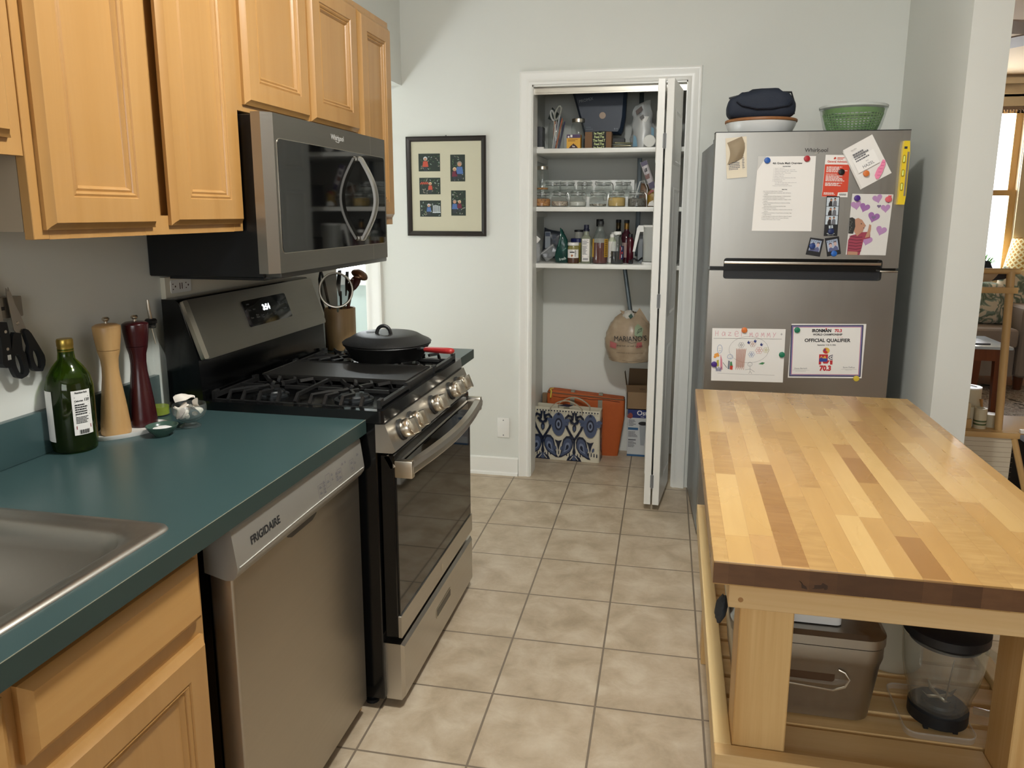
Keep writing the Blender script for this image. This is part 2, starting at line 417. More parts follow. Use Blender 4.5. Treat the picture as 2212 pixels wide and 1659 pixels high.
# ------------------------------------------------------------------ kitchen cabinets on the left wall
DP = [(0, 0), (0, .008), (.006, .012), (.013, .020), (.060, .020), (.0625, .0165), (.067, .0185), (.071, .0155), (.0725, .0125), (.077, .0145), (.081, .0105), (.083, .007)]
def XF(x): return frameM((x, 0, 0), (0,1,0), (0,0,1))     # local x->world y, local y->world z, local z->world x
def cab_door(par, x, y0, y1, z0, z1, name='door', mat=None):
    f = MB(XF(x)); f.door(y0, y1, z0, z1, DP); return obj(name, f, mat or M_mapleV, par, ang=20)
# tall wall cabinet left of the microwave
t = thing('wall_cabinet', 'tall maple wall cabinet with two panelled doors left of the microwave', 'cabinet', (.15, 1.08, 1.39))
f = MB().box(.002, .285, .735, 1.414, 1.402, 2.16); f.box(.285, .305, .733, .768, 1.388, 2.16, .001, 1); f.box(.285, .305, 1.372, 1.414, 1.388, 2.16, .001, 1); f.box(.285, .305, 1.03, 1.08, 1.388, 2.16, .001, 1)
f.box(.285, .3045, .768, 1.372, 1.388, 1.43); f.box(.285, .3045, .768, 1.372, 2.12, 2.16)
obj('body', f, M_mapleV, t)
obj('side_panel', MB().box(.001, .284, .7335, .735, 1.402, 2.16), P('beige_side_laminate', '9c8d78', .5), t)
cab_door(t, .305, .755, 1.054, 1.405, 2.145); cab_door(t, .305, 1.109, 1.400, 1.408, 2.145)
# short wall cabinet over the sink
t = thing('wall_cabinet', 'shorter maple wall cabinet at the left edge, hung above the sink', 'cabinet', (.15, .3, 1.54))
f = MB().box(0, .28, -.1, .732, 1.56, 2.16); f.box(.28, .302, -.1, .66, 1.535, 1.60); f.box(.28, .302, .66, .7325, 1.535, 2.16)
obj('body', f, M_mapleV, t); cab_door(t, .302, .31, .704, 1.563, 2.145); cab_door(t, .302, -.09, .30, 1.563, 2.145)
# cabinet over the microwave
t = thing('wall_cabinet', 'low maple cabinet with two doors directly above the microwave', 'cabinet', (.15, 1.8, 1.70))
f = MB().box(0, .285, 1.416, 2.19, 1.70, 2.16); f.box(.285, .305, 1.416, 2.19, 1.698, 2.16, .001, 1)
obj('body', f, M_mapleV, t); cab_door(t, .305, 1.445, 1.803, 1.716, 2.14); cab_door(t, .305, 1.824, 2.180, 1.716, 2.14)
# narrow cabinet beyond
t = thing('wall_cabinet', 'narrow tall maple wall cabinet right of the microwave, nearest the passage', 'cabinet', (.15, 2.35, 1.39))
f = MB().box(0, .285, 2.192, 2.515, 1.40, 2.16); f.box(.285, .305, 2.192, 2.515, 1.39, 2.16, .001, 1)
obj('body', f, M_mapleV, t); cab_door(t, .305, 2.200, 2.500, 1.418, 2.135)
# crown of doors done; countertops
t = thing('countertop', 'long dark green laminate countertop with the sink and backsplash', 'countertop', (.3, 0, .845))
f = MB().m(0)
# top surface pieces around the sink cut-out (x .05-.56, y -.15-.68)
f.box(.003, .628, .675, 1.428, .845, .883); f.box(.56, .628, -3, .675, .845, .883); f.box(.003, .06, -3, .675, .845, .883); f.box(.06, .56, -3, -.14, .845, .883)
obj('top', f, M_counter, t)
e = MB().box(.628, .6285, -3, 1.428, .845, .8822).box(.58, .6285, 1.428, 1.4286, .845, .8822)
obj('edge_band', e, M_counter_edge, t)
obj('seam_line', MB().box(.6275, .6287, -3, 1.4287, .8822, .8832), P('laminate_seam', '8d8d7c', .5), t)
obj('backsplash', MB().box(.001, .02, -3, 1.405, .8835, .985, .002), M_counter, t)
t = thing('countertop', 'short green laminate countertop between stove and passage, under the utensil crock', 'countertop', (.3, 2.38, .845))
obj('top', MB().box(0, .636, 2.218, 2.535, .845, .883), M_counter, t)
obj('edge_band', MB().box(.636, .6365, 2.218, 2.535, .845, .8822).box(0, .6365, 2.535, 2.5356, .845, .8822), M_counter_edge, t)
obj('backsplash', MB().box(0, .02, 2.218, 2.535, .883, .985, .002), M_counter, t)
# sink
t = thing('kitchen_sink', 'stainless steel drop-in sink in the green countertop', 'sink', (.31, .3, .70))
def loop(x0, x1, y0, y1, r, z, n=6): return [(p[0], p[1], z) for p in rrect(x0, x1, y0, y1, r, n)]
rings = [loop(.052, .574, -.15, .692, .028, .8832), loop(.054, .572, -.148, .690, .028, .8875), loop(.066, .560, -.136, .678, .024, .8885), loop(.070, .556, -.132, .674, .022, .8870), loop(.078, .548, -.124, .666, .02, .8870), loop(.084, .543, -.118, .658, .05, .8860),
         loop(.090, .537, -.112, .652, .06, .8845), loop(.098, .530, -.104, .644, .065, .878), loop(.104, .524, -.098, .638, .07, .84), loop(.112, .516, -.09, .630, .07, .73), loop(.135, .493, -.067, .607, .07, .702), loop(.20, .43, 0, .54, .06, .70)]
k = len(rings[0]); f = MB(); f.add([p for r in rings for p in r], [(i*k+j, i*k+(j+1) % k, (i+1)*k+(j+1) % k, (i+1)*k+j) for i in range(len(rings)-1) for j in range(k)]+[[(len(rings)-1)*k+j for j in range(k)]])
obj('basin', f, steel('sink_steel', 'a8a49c', .36, 1, .06), t, ang=60)
obj('drain', MB().lathe([(.045, 0), (.045, .004), (.03, .003), (.028, 0)], (.31, .27, .7), 24), M_chrome, t)
# base cabinets
t = thing('base_cabinet', 'maple sink base cabinet with false drawer front, at the lower left', 'cabinet', (.3, .36, 0))
f = MB().box(.003, .555, -1.0, .734, .10, .69); f.box(.003, .03, -1.0, .734, .69, .843); f.box(.555, .578, -1.0, .742, .10, .844, .001, 1); f.box(.003, .50, -1.0, .742, 0, .10)
obj('body', f, M_mapleV, t)
SP = [(0, 0), (0, .009), (.004, .013), (.015, .021)]
def slab(par, x, y0, y1, z0, z1, nm='drawer_front'): f = MB(XF(x)); f.door(y0, y1, z0, z1, SP); return obj(nm, f, M_mapleH, par, ang=20)
slab(t, .578, .328, .724, .688, .808); slab(t, .578, -.09, .306, .688, .808)
cab_door(t, .578, .328, .728, .115, .652); cab_door(t, .578, -.09, .306, .115, .652)
t = thing('base_cabinet', 'small maple base cabinet right of the stove, mostly hidden behind it', 'cabinet', (.3, 2.36, 0))
obj('body', MB().box(0, .578, 2.222, 2.515, .10, .844).box(0, .5, 2.222, 2.515, 0, .1), M_mapleV, t)
slab(t, .578, 2.235, 2.505, .688, .808); cab_door(t, .578, 2.235, 2.505, .115, .652)
single('filler_strip', MB().box(.05, .585, 1.412, 1.424, 0, .843), M_mapleV, 'thin maple end panel between dishwasher and stove', 'panel')
# ------------------------------------------------------------------ dishwasher
t = thing('dishwasher', 'stainless dishwasher with grey control strip between sink cabinet and stove', 'dishwasher', (.3, 1.1, 0))
obj('body', MB().box(.05, .555, .80, 1.402, .045, .84), M_black, t)
obj('base_panel', MB().box(.05, .53, .80, 1.402, 0, .045), M_blackm, t)
f = MB(XF(0)); f.T = Matrix(); 
pr = rrect(.560, .612, .796, 1.406, .006, 3)
f.prism([(p[0], p[1]) for p in pr], .052, .742); obj('door', f, M_steelDW, t)
# control strip: profile in x-z swept along y
cp = [(.555, .742), (.600, .730), (.617, .732), (.626, .745), (.628, .756), (.618, .832), (.612, .840), (.555, .842)]
f = MB(frameM((0, .790, 0), (1,0,0), (0,0,1)))      # w = -y
f.prism(cp, -.618, 0); f.T = Matrix()
M_dwp = P('silver_plastic', '9d9b94', .34, .35)
o = obj('control_panel', f, M_dwp, t, ang=25)
TT = frameM((.6283, 0, .756), (0,1,0), (-.010, 0, .076))
f = MB(TT).m(0); f.text('FRIGIDAIRE', .024, .905, .026, .0004, sx=.95, bold=.0006)
obj('brand_lettering', f, M_ink, t)
f = MB(TT).m(0); f.tube([(.797, .001, 0), (1.10, .004, .0006), (1.40, .001, 0)], .0012, 6); f.T = Matrix(); obj('trim_line', f, P('light_plastic_edge', 'c9c8c0', .3), t)
f = MB(TT)
for u, v, wd in ((1.155, .018, .012), (1.155, .032, .012), (1.175, .014, .01), (1.175, .022, .01), (1.175, .030, .01), (1.175, .038, .01), (1.197, .032, .012), (1.22, .030, .008), (1.22, .042, .008), (1.245, .020, .01), (1.245, .028, .01), (1.245, .036, .01), (1.262, .034, .014), (1.262, .020, .014), (1.283, .048, .01), (1.30, .048, .008), (1.335, .020, .012), (1.335, .034, .012), (1.355, .028, .008), (1.375, .044, .012)):
    f.rect(u-wd/2, u+wd/2, v-.0012, v+.0012, .0004); f.rect(u-wd/2, u+wd/3, v+.003, v+.0042, .0004)
for u, v in ((1.155, .025), (1.197, .036), (1.262, .028), (1.335, .028)):
    for (a, b, c, d) in ((u-.012, u+.012, v-.016, v-.0152), (u-.012, u+.012, v+.0152, v+.016), (u-.012, u-.0112, v-.016, v+.016), (u+.0112, u+.012, v-.016, v+.016)): f.rect(a, b, c, d, .0003)
obj('button_legends', f, M_ink2, t)
f = MB(frameM((.6125, 0, 0), (0,1,0), (0,0,1))); f.poly([(1.0, .742), (1.16, .742), (1.15, .724), (1.13, .716), (1.03, .716), (1.01, .724)], 0); obj('handle_recess', f, P('recess_grey', '4b4945', .5), t)
# ------------------------------------------------------------------ gas range
t = thing('gas_range', 'stainless and black gas range with five knobs and clock display', 'stove', (.35, 1.83, 0))
Y0, Y1 = 1.432, 2.212
f = MB(); f.box(.02, .655, Y0, Y1, .035, .875, .003, 1)
obj('body', f, M_black, t)
for x in (.10, .60):
    for y in (Y0+.04, Y1-.04): obj('foot', MB().lathe([(.02, 0), (.02, .01), (.01, .012), (.01, .036)], (x, y, 0), 12), M_blackm, t)
# cooktop pan with raised rim
f = MB(); f.box(.10, .672, Y0-.003, Y1+.003, .872, .892, .004)
rim = [rrect(.10, .678, Y0-.005, Y1+.005, .012, 4), rrect(.10, .676, Y0-.003, Y1+.003, .012, 4), rrect(.115, .650, Y0+.022, Y1-.022, .02, 4), rrect(.125, .640, Y0+.034, Y1-.034, .02, 4)]
zz = [.874, .908, .908, .896]; vs = [(p[0], p[1], z) for r, z in zip(rim, zz) for p in r]; k = len(rim[0])
f.add(vs, [(i*k+j, i*k+(j+1) % k, (i+1)*k+(j+1) % k, (i+1)*k+j) for i in range(3) for j in range(k)]+[[3*k+j for j in range(k)]])
obj('cooktop', f, M_black, t, ang=30)
# backguard
f = MB(frameM((0, Y0, 0), (1,0,0), (0,0,1))); f.prism([(.025, .90), (.135, .90), (.128, 1.03), (.078, 1.188), (.066, 1.196), (.025, 1.196)], -(Y1-Y0), 0)
obj('backguard', f, M_black, t)
u = Vector((0,1,0)); v = Vector((.0745-.1315, 0, 1.192-1.028)).normalized(); TB = frameM((.1335, 0, 1.026), u, v); LB = .174
f = MB(TB); f.rslab(Y0+.012, Y1-.004, -.004, LB, 0, .010, .012); obj('backguard_panel', f, steel('panel_steel', '8f8b83', .33, 1), t)
f = MB(TB); f.rslab(Y0+.004, Y0+.026, -.002, LB-.002, 0, .013, .006); obj('end_cap', f, M_chrome, t)
f = MB(TB); f.rslab(1.712, 1.982, .052, .138, .010, .0125, .008); o = obj('display', f, M_glassB, t)
M_disp = NT('display_glow'); M_disp.set(Emission_Color=(.92,.97,1,1), Emission_Strength=3.0); M_disp = M_disp.mat
f = MB(TB); f.text('3:54', .026, 1.838, .096, .0131, bold=.0012); obj('clock_digits', f, M_disp, o)
M_leg = P('panel_legend', '8a8f92', .5)
f = MB(TB)
for s_, u_, v_, z_ in (('TIMER', 1.738, .122, .005), ('Bake', 1.738, .103, .0055), ('Broil', 1.765, .103, .0055), ('Clean', 1.738, .077, .0055), ('Keep', 1.772, .083, .0055), ('Warm', 1.772, .076, .0055), ('Cook', 1.802, .079, .0055), ('Time', 1.802, .072, .0055), ('+', 1.832, .077, .009), ('-', 1.855, .077, .009), ('Delay', 1.880, .080, .0055), ('Start', 1.880, .073, .0055), ('Timer', 1.925, .108, .0055), ('Set', 1.925, .101, .0055), ('Off', 1.952, .106, .0055), ('Start', 1.925, .080, .0055), ('Cancel', 1.952, .084, .0055), ('Control', 1.955, .128, .005), ('Lock', 1.952, .062, .005)):
    f.text(s_, z_*1.3, u_, v_, .0129)
obj('button_legends', f, M_leg, t)
# front control panel
f = MB(frameM((0, Y0-.006, 0), (1,0,0), (0,0,1))); f.prism([(.655, .872), (.683, .872), (.712, .798), (.703, .792), (.655, .792)], -(Y1-Y0+.01), 0)
obj('control_panel', f, M_steel, t, ang=25)
n = Vector((.074, 0, .029)).normalized(); vv = Vector((-.029, 0, .074)).normalized(); TK = frameM((.6975, 0, .835), (0,1,0), vv)
for y in (1.515, 1.600, 1.800, 1.995, 2.085):
    f = MB(TK @ Matrix.Translation((y, 0, 0))); f.lathe([(.031, 0), (.031, .004), (.027, .006)], seg=28)
    k = obj('knob', f, P('knob_bezel', '3a3a3a', .4, .5) if 'knob_bezel' not in bpy.data.materials else bpy.data.materials['knob_bezel'], t)
    f = MB(TK @ Matrix.Translation((y, 0, 0))); f.lathe([(.0245, .005), (.0265, .012), (.0265, .030), (.024, .033), (.021, .034)], seg=32); f.lathe([(.020, .034), (.020, .036)], seg=28)
    f.rslab(-.008, .008, -.0235, .0235, .033, .052, .004)
    obj('knob_grip', f, M_chrome, k, ang=40)
# oven door
f = MB(); f.box(.660, .700, Y0+.010, Y1+.006, .232, .782, .003, 1); o = obj('oven_door', f, M_black, t)
obj('door_glass', MB(XF(.7002)).rslab(Y0+.016, Y1+.002, .300, .745, 0, .005, .004), M_glassB, o)
obj('door_lower_trim', MB(XF(.700)).rslab(Y0+.010, Y1+.006, .232, .300, 0, .009, .003), M_steel, o)
obj('emblem', MB(XF(.7095)).disc(1.83, .266, .011, 0, 20).disc(1.83, .266, .008, .0004, 20), M_chrome, o)
TV = frameM((.7005, 0, .7465), (0,1,0), Vector((-.02, 0, .036)).normalized())
f = MB(TV); f.box(Y0+.010, Y1+.006, 0, .040, -.012, .003, .001, 1); o2 = obj('vent_strip', f, M_steel, o)
f = MB(TV)
for a, b in ((1.535, 1.600), (1.625, 1.775), (1.80, 1.95), (1.975, 2.045)):
    for k in range(3): f.rslab(a, b, .0065+k*.0105, .0120+k*.0105, .0031, .0034, .0025, 3)
obj('vent_slots', f, M_black, o2)
# bowed handle
def bow(u): return (.742 + .030*math.sin(pi*u), Y0+.018+u*(Y1-Y0-.014), .742)
pts = [bow(i/24) for i in range(25)]
f = MB(); sec = [(-.012, -.018), (.006, -.018), (.012, -.010), (.013, .006), (.007, .017), (-.012, .018)]
vs = [(p[0]+a, p[1], p[2]+b) for p in pts for a, b in sec]; k = len(sec)
f.add(vs, [(i*k+j, i*k+(j+1) % k, (i+1)*k+(j+1) % k, (i+1)*k+j) for i in range(24) for j in range(k)]+[tuple(range(k)), tuple(24*k+j for j in range(k))])
h = obj('door_handle', f, M_steel, o, ang=28)
for y in (Y0+.012, Y1-.020):
    obj('handle_end', MB().box(.700, .752, y, y+.024, .716, .766, .004), M_chrome, o)
# drawer
f = MB(XF(.655)); f.door(Y0+.016, Y1+.006, .030, .208, [(0, 0), (0, .047), (.010, .056)]); o = obj('storage_drawer', f, M_steel, t, ang=25)
f = MB(XF(.7115)); f.rslab(1.755, 1.915, .118, .150, 0, .0012, .003); d = obj('handle_frame', f, M_chrome, o)
obj('handle_recess', MB(XF(.7129)).rslab(1.760, 1.910, .122, .146, 0, .0006, .002), P('recess_dark', '55534e', .35, .8), o)
# grates
def grate(y0, y1):
    x0, x1 = .150, .655; zt = .930; f = MB(); b = .0075
    def bar(pts, r=.0065):
        f.tube(pts, r, 4)
    # perimeter (flat feet just above the cooktop, top rails)
    for y in (y0, y1): bar([(x0, y, .904), (x1, y, .904)], .007)
    for x in (x0, x1): bar([(x, y0, .918), (x, y1, .918)], .0085)
    ym = (y0+y1)/2; xm = (x0+x1)/2
    bar([(x0, y0+.012, zt-.006), (x1, y0+.012, zt-.006)] if 0 else [(xm, y0, .912), (xm, y0+.02, zt), (xm, y1-.02, zt), (xm, y1, .912)])
    for xc in ((x0+xm)/2, (xm+x1)/2):
        for sy, ye in ((1, y0), (-1, y1)):
            bar([(xc-.082, ye, .908), (xc-.082, ye+sy*.016, zt), (xc-.05, ye+sy*.06, zt), (xc-.018, ye+sy*.085, zt), (xc-.012, ym-sy*.012, zt)])
            bar([(xc-.038, ye, .908), (xc-.038, ye+sy*.016, zt), (xc-.02, ye+sy*.055, zt)])
            bar([(xc+.012, ye, .908), (xc+.012, ye+sy*.016, zt), (xc+.03, ye+sy*.050, zt), (xc+.006, ye+sy*.085, zt), (xc+.022, ym-sy*.012, zt)] )
            bar([(xc+.072, ye, .908), (xc+.072, ye+sy*.016, zt), (xc+.05, ye+sy*.055, zt)])
        bar([(xc-.11, ym, zt-.004), (xc-.035, ym, zt-.004)]); bar([(xc+.035, ym, zt-.004), (xc+.11, ym, zt-.004)])
    for x in (x0, x1): bar([(x, y0, .900), (x, y0, zt-.002), (x, y0+.02, zt-.002)], .0075); bar([(x, y1, .900), (x, y1, zt-.002), (x, y1-.02, zt-.002)], .0075)
    return f
obj('burner_grate', grate(1.462, 1.692), M_iron, t, ang=30)
obj('burner_grate', grate(1.938, 2.180), M_iron, t, ang=30)
f = MB(); f.rslab(.165, .648, 1.697, 1.932, .921, .930, .012); f.tube([(.165, 1.702, .931), (.646, 1.702, .931), (.646, 1.928, .931), (.165, 1.928, .931)], .003, 6, True)
for x in (.19, .62): f.box(x-.01, x+.01, 1.71, 1.92, .898, .922)
f.box(.640, .658, 1.697, 1.932, .905, .930, .002)
obj('griddle', f, M_griddle, t)
for x, y, r in ((.27, 1.577, .035), (.53, 1.577, .045), (.27, 2.06, .042), (.53, 2.06, .036)):
    obj('burner', MB().lathe([(r+.012, .896), (r+.012, .902), (r, .904), (r, .910), (r*.9, .914), (0, .915)], (x, y, 0), 24), P('burner_cap', '25282a', .35) if 'burner_cap' not in bpy.data.materials else bpy.data.materials['burner_cap'], t)
# ------------------------------------------------------------------ microwave
t = thing('microwave', 'stainless over-the-range microwave with dark glass door and bowed handle', 'microwave', (.2, 1.81, 1.256))
MY0, MY1 = 1.424, 2.206
f = MB(); f.box(.0, .352, MY0, MY1-.004, 1.262, 1.690, .003, 1); f.box(.05, .34, MY0+.02, MY1-.02, 1.254, 1.264)
obj('case', f, P('microwave_case', '0b0d10', .35), t)
f = MB(frameM((0,0,1.276), (1,0,0), (0,1,0))); f.prism([(.353, 1.400), (.380, 1.400), (.400, 1.428), (.400, MY1), (.353, MY1)], 0, .416)
o = obj('door', f, steel('microwave_steel', '9a968e', .3, 1, .08), t, ang=20)
obj('bottom_lip', MB().box(.30, .398, MY0+.01, MY1-.004, 1.262, 1.277, .003), M_blackS, t)
obj('door_window', MB(XF(.4)).rslab(1.443, 2.190, 1.330, 1.628, .0002, .0022, .014), M_glassB, o)
wf = MB(XF(.4)); wf.prism(rrect(1.441, 2.192, 1.328, 1.630, .015), .0, .0012, rrect(1.443, 2.190, 1.330, 1.628, .014)); obj('window_trim', wf, M_chrome, o)
obj('seam', MB(XF(.4)).rect(2.074, 2.0755, 1.276, 1.328, .0004).rect(2.074, 2.0755, 1.630, 1.692, .0004), M_chrome, o)
f = MB(XF(.4)); f.text('Whirlpool', .022, 1.815, 1.656, .0006, bold=.0004); f.stroke([(1.80, 1.652), (1.822, 1.649), (1.838, 1.664)], .0016, .0006); obj('brand_lettering', f, P('silver_lettering', 'e4e4e0', .3, .3), o)
f = MB(); n_ = 20; hp = []
for i in range(n_+1):
    q = i/n_; hp.append((.412+.050*math.sin(pi*q), 1.960+.0*q, 1.350+.262*q))
sec = [(-.004, -.013), (.004, -.013), (.006, 0), (.004, .013), (-.004, .013)]
vs = []
for i, p in enumerate(hp):
    dd = Vector(hp[min(i+1, n_)])-Vector(hp[max(i-1, 0)]); dd.normalize(); nn = Vector((dd.z, 0, -dd.x))
    for a, b in sec: vs.append((p[0]+nn.x*a, p[1]+b, p[2]+nn.z*a))
k = 5; f.add(vs, [(i*k+j, i*k+(j+1) % k, (i+1)*k+(j+1) % k, (i+1)*k+j) for i in range(n_) for j in range(k)]+[tuple(range(k)), tuple(n_*k+j for j in range(k))])
obj('door_handle', f, M_steel, o, ang=30)
for z in (1.352, 1.610): obj('handle_mount', MB().box(.4015, .414, 1.952, 1.968, z-.008, z+.008, .002), M_chrome, o)
# wall strip with outlet behind the stove
t = thing('outlet_strip', 'cream wall strip with a duplex outlet just above the stove', 'outlet', (.01, 1.83, 1.19))
obj('strip', MB().box(.0, .016, 1.466, 2.20, 1.192, 1.254, .002), P('cream_plastic', 'd6d0bd', .4), t)
obj('outlet_plate', MB(XF(.016)).rslab(1.488, 1.582, 1.206, 1.244, 0, .002, .006), M_white, t)
f = MB(XF(.0182))
for u in (1.502, 1.562): f.rect(u-.007, u-.002, 1.216, 1.219, 0); f.rect(u-.007, u-.002, 1.231, 1.234, 0); f.disc(u+.006, 1.225, .003, 0, 10)
f.rect(1.527, 1.531, 1.216, 1.234, 0); f.rect(1.537, 1.541, 1.216, 1.234, 0); obj('slots', f, P('outlet_slot', '4a2a20', .5), t)
# ------------------------------------------------------------------ framed photographs on the back wall
t = thing('picture_frame', 'black framed mat with five small family photos on the wall left of the pantry', 'picture', (.238, YB, 1.312))
FPW = frameM((0, YB, 0), (1, 0, 0), (0, 0, 1)); x0, x1, z0, z1 = .021, .455, 1.314, 1.829
f = MB(FPW); R4 = [(0, .001), (0, .016), (.008, .021), (.017, .017), (.024, .012), (.026, .006)]
vs = [p for i, w_ in R4 for p in ((x0+i, z0+i, w_), (x1-i, z0+i, w_), (x1-i, z1-i, w_), (x0+i, z1-i, w_))]
f.add(vs, [(4*r+k, 4*r+(k+1) % 4, 4*r+4+(k+1) % 4, 4*r+4+k) for r in range(5) for k in range(4)])
obj('frame', f, P('black_brown_frame', '221c19', .35), t, ang=25)
obj('mat_board', MB(FPW).box(x0+.024, x1-.024, z0+.024, z1-.024, .002, .006), P('cream_mat', 'c6c2aa', .8), t)
obj('hanger', MB(FPW).box(.236, .242, z1, z1+.006, .001, .006), M_gray, t)
PM = [P('leaf_print_%d' % i, c_, .5) for i, c_ in enumerate(['1c2a22', '3f5a3c', '8a9a90', '3c4c62', 'b84a34', 'b98a70', 'd2c09a', '4a6aa0', '6a2238', '8a8478', 'c8d0d4', '2a3038'])]
def fig(f, x, z, s, shirt, hair):
    f.m(11).poly([(x-.18*s, z), (x-.02*s, z), (x, z+.35*s), (x+.02*s, z), (x+.18*s, z), (x+.2*s, z+.5*s), (x-.2*s, z+.5*s)], .0004)
    f.m(shirt).poly([(x-.30*s, z+.42*s), (x-.18*s, z+.42*s), (x+.18*s, z+.42*s), (x+.30*s, z+.42*s), (x+.22*s, z+.95*s), (x-.22*s, z+.95*s)], .0006); f.m(hair).disc(x, z+1.18*s, .20*s, .0007, 12); f.m(5).disc(x, z+1.13*s, .15*s, .0009, 12)
for (a, b, c_, d, figs, k) in ((.087, .206, 1.651, 1.742, [(.125, .0, .055, 4, 10), ], 0), (.262, .342, 1.598, 1.735, [(.285, .004, .050, 8, 6), (.312, .010, .068, 7, 9)], 1), (.089, .206, 1.532, 1.618, [(.150, .006, .042, 4, 6)], 2), (.264, .344, 1.421, 1.552, [(.283, .012, .052, 7, 9), (.310, .020, .044, 8, 6)], 3), (.090, .207, 1.415, 1.500, [(.140, .008, .044, 7, 10)], 4)):
    f = MB(FPW @ Matrix.Translation((0, 0, .0066))).m(0).rect(a, b, c_, d, 0); rn = random.Random(k)
    for i in range(46):
        u, v = a+.006+(b-a-.012)*rn.random(), c_+.006+(d-c_-.012)*rn.random(); f.m(rn.choice([1, 1, 2, 9, 0, 11, 1]) if v > c_+.3*(d-c_) else rn.choice([9, 9, 2, 1])); f.disc(u, v, .0055, .00012+.000003*i, 6, .0022, rn.random()*3)
    if k == 2:
        for i in range(9): f.m(4).disc(a+.008+.005*i, c_+.055+.006*(i % 2), .004, .0003, 6)
    if k == 4:
        for i in range(9): f.m(10).rect(.162+i*.0048, .1645+i*.0048, c_+.024, c_+.062-.0012*abs(i-3), .0003)
        f.m(10).rect(.160, .205, c_+.020, c_+.024, .0003)
    for x, dz, s, sh, hr in figs: fig(f, x, c_+dz, s, sh, hr)
    obj('photograph', f, PM, t)
# ------------------------------------------------------------------ things on the counter
CT = .883
def lathe_part(nm, pr, c, mat, par=None, seg=32, ang=35, **k):
    return obj(nm, MB().lathe(pr, c, seg, **{a: b for a, b in k.items() if a in ('sx', 'sy', 'close')}), mat, par, ang=ang)
# green olive oil bottle
c = (.056, 1.042, CT)
t = thing('oil_bottle', 'large green glass olive oil bottle with gold cap and nutrition label', 'bottle', c)
M_green = thin('green_glass', (.08,.13,.02), .08, .04, 1.0, (.42,.55,.16))
lathe_part('glass', [(0, 0), (.034, 0), (.040, .004), (.042, .02), (.043, .12), (.0425, .155), (.038, .180), (.028, .200), (.016, .218), (.0145, .232), (.0145, .245), (.012, .245), (.0125, .220), (.026, .197), (.036, .176), (.0395, .153), (.040, .02), (.036, .006), (0, .006)], c, M_green, t, close=False, sx=1.17, sy=1.17)
M_oil = P('dark_olive_oil', '141608', .12)
lathe_part('oil', [(0, .0065), (.0355, .0065), (.0395, .02), (.0395, .150), (.0385, .163), (0, .163)], c, M_oil, t, sx=1.16, sy=1.16)
lathe_part('cap', [(.0165, .236), (.0172, .238), (.0165, .241), (.0172, .244), (.0165, .247), (.0175, .250), (.0175, .262), (.0160, .266), (0, .2665)], c, P('gold_cap', 'b59a4a', .3, .8), t)
def wraplabel(nm, c, r, a0, a1, z0, z1, par, mat=M_paper, n=14):
    f = MB(); f.add([(c[0]+r*math.cos(a0+(a1-a0)*i/n), c[1]+r*math.sin(a0+(a1-a0)*i/n), c[2]+z) for i in range(n+1) for z in (z0, z1)], [(2*i, 2*i+2, 2*i+3, 2*i+1) for i in range(n)]); return obj(nm, f, mat, par)
def wraptext(c, r, am, z):   # matrix tangent to a cylinder
    n = Vector((math.cos(am), math.sin(am), 0)); u = Vector((-math.sin(am), math.cos(am), 0)); return frameM(Vector(c)+n*r+Vector((0,0,z)), u, (0,0,1))
a = math.radians(-22)
wraplabel('back_label', c, .0510, a-.42, a+.42, .045, .150, t)
def bend(f, c, r, am):   # bend a flat decal (u along tangent) round the cylinder
    g = MB(); g.I = f.I; g.F = f.F
    g.V = [Vector((c[0]+(r+v.z)*math.cos(am+v.x/r), c[1]+(r+v.z)*math.sin(am+v.x/r), c[2]+v.y)) for v in f.V]; return g
def bars(f, u0, u1, v0, v1, n, seed=0, w=0):
    rn = random.Random(seed)
    for i in range(n):
        v = v1-(v1-v0)*(i+.5)/n; L = u0+(u1-u0)*(.6+.4*rn.random()); h = (v1-v0)/n*.28; x = u0
        while x < L:
            k = min(L, x+(u1-u0)*(.06+.12*rn.random())); f.rect(x, k, v-h, v+h, w); x = k+(u1-u0)*.02
    return f
f = MB().m(0); f.text('Nutrition Facts', .0062, 0, .143, .0003, sx=.72, bold=.0002); f.text('120', .009, .011, .124, .0003, bold=.0002); f.text('Calories', .0055, -.007, .124, .0003, bold=.0002)
f.rect(-.016, .016, .1335, .1348, .0003); f.rect(-.016, .016, .1205, .1212, .0003); f.rect(-.016, .016, .0905, .0918, .0003)
for v in (.114, .109, .104, .099): f.rect(-.016, .016, v-.0002, v+.0001, .0003)
bars(f, -.016, .016, .092, .119, 5, 1, .0003); bars(f, -.016, .012, .072, .089, 5, 2, .0003)
for k in range(14): f.rect(-.011+k*.0016, -.011+k*.0016+(.0011 if k % 3 else .0006), .047, .057, .0003)
f.m(1).rect(-.0165, .0165, .059, .067, .0003)
obj('label_print', bend(f, c, .0512, a), [M_ink, P('wine_red_print', '7c1424', .6)], t)
wraplabel('front_label', c, .0510, math.radians(-150), math.radians(-95), .030, .150, t)
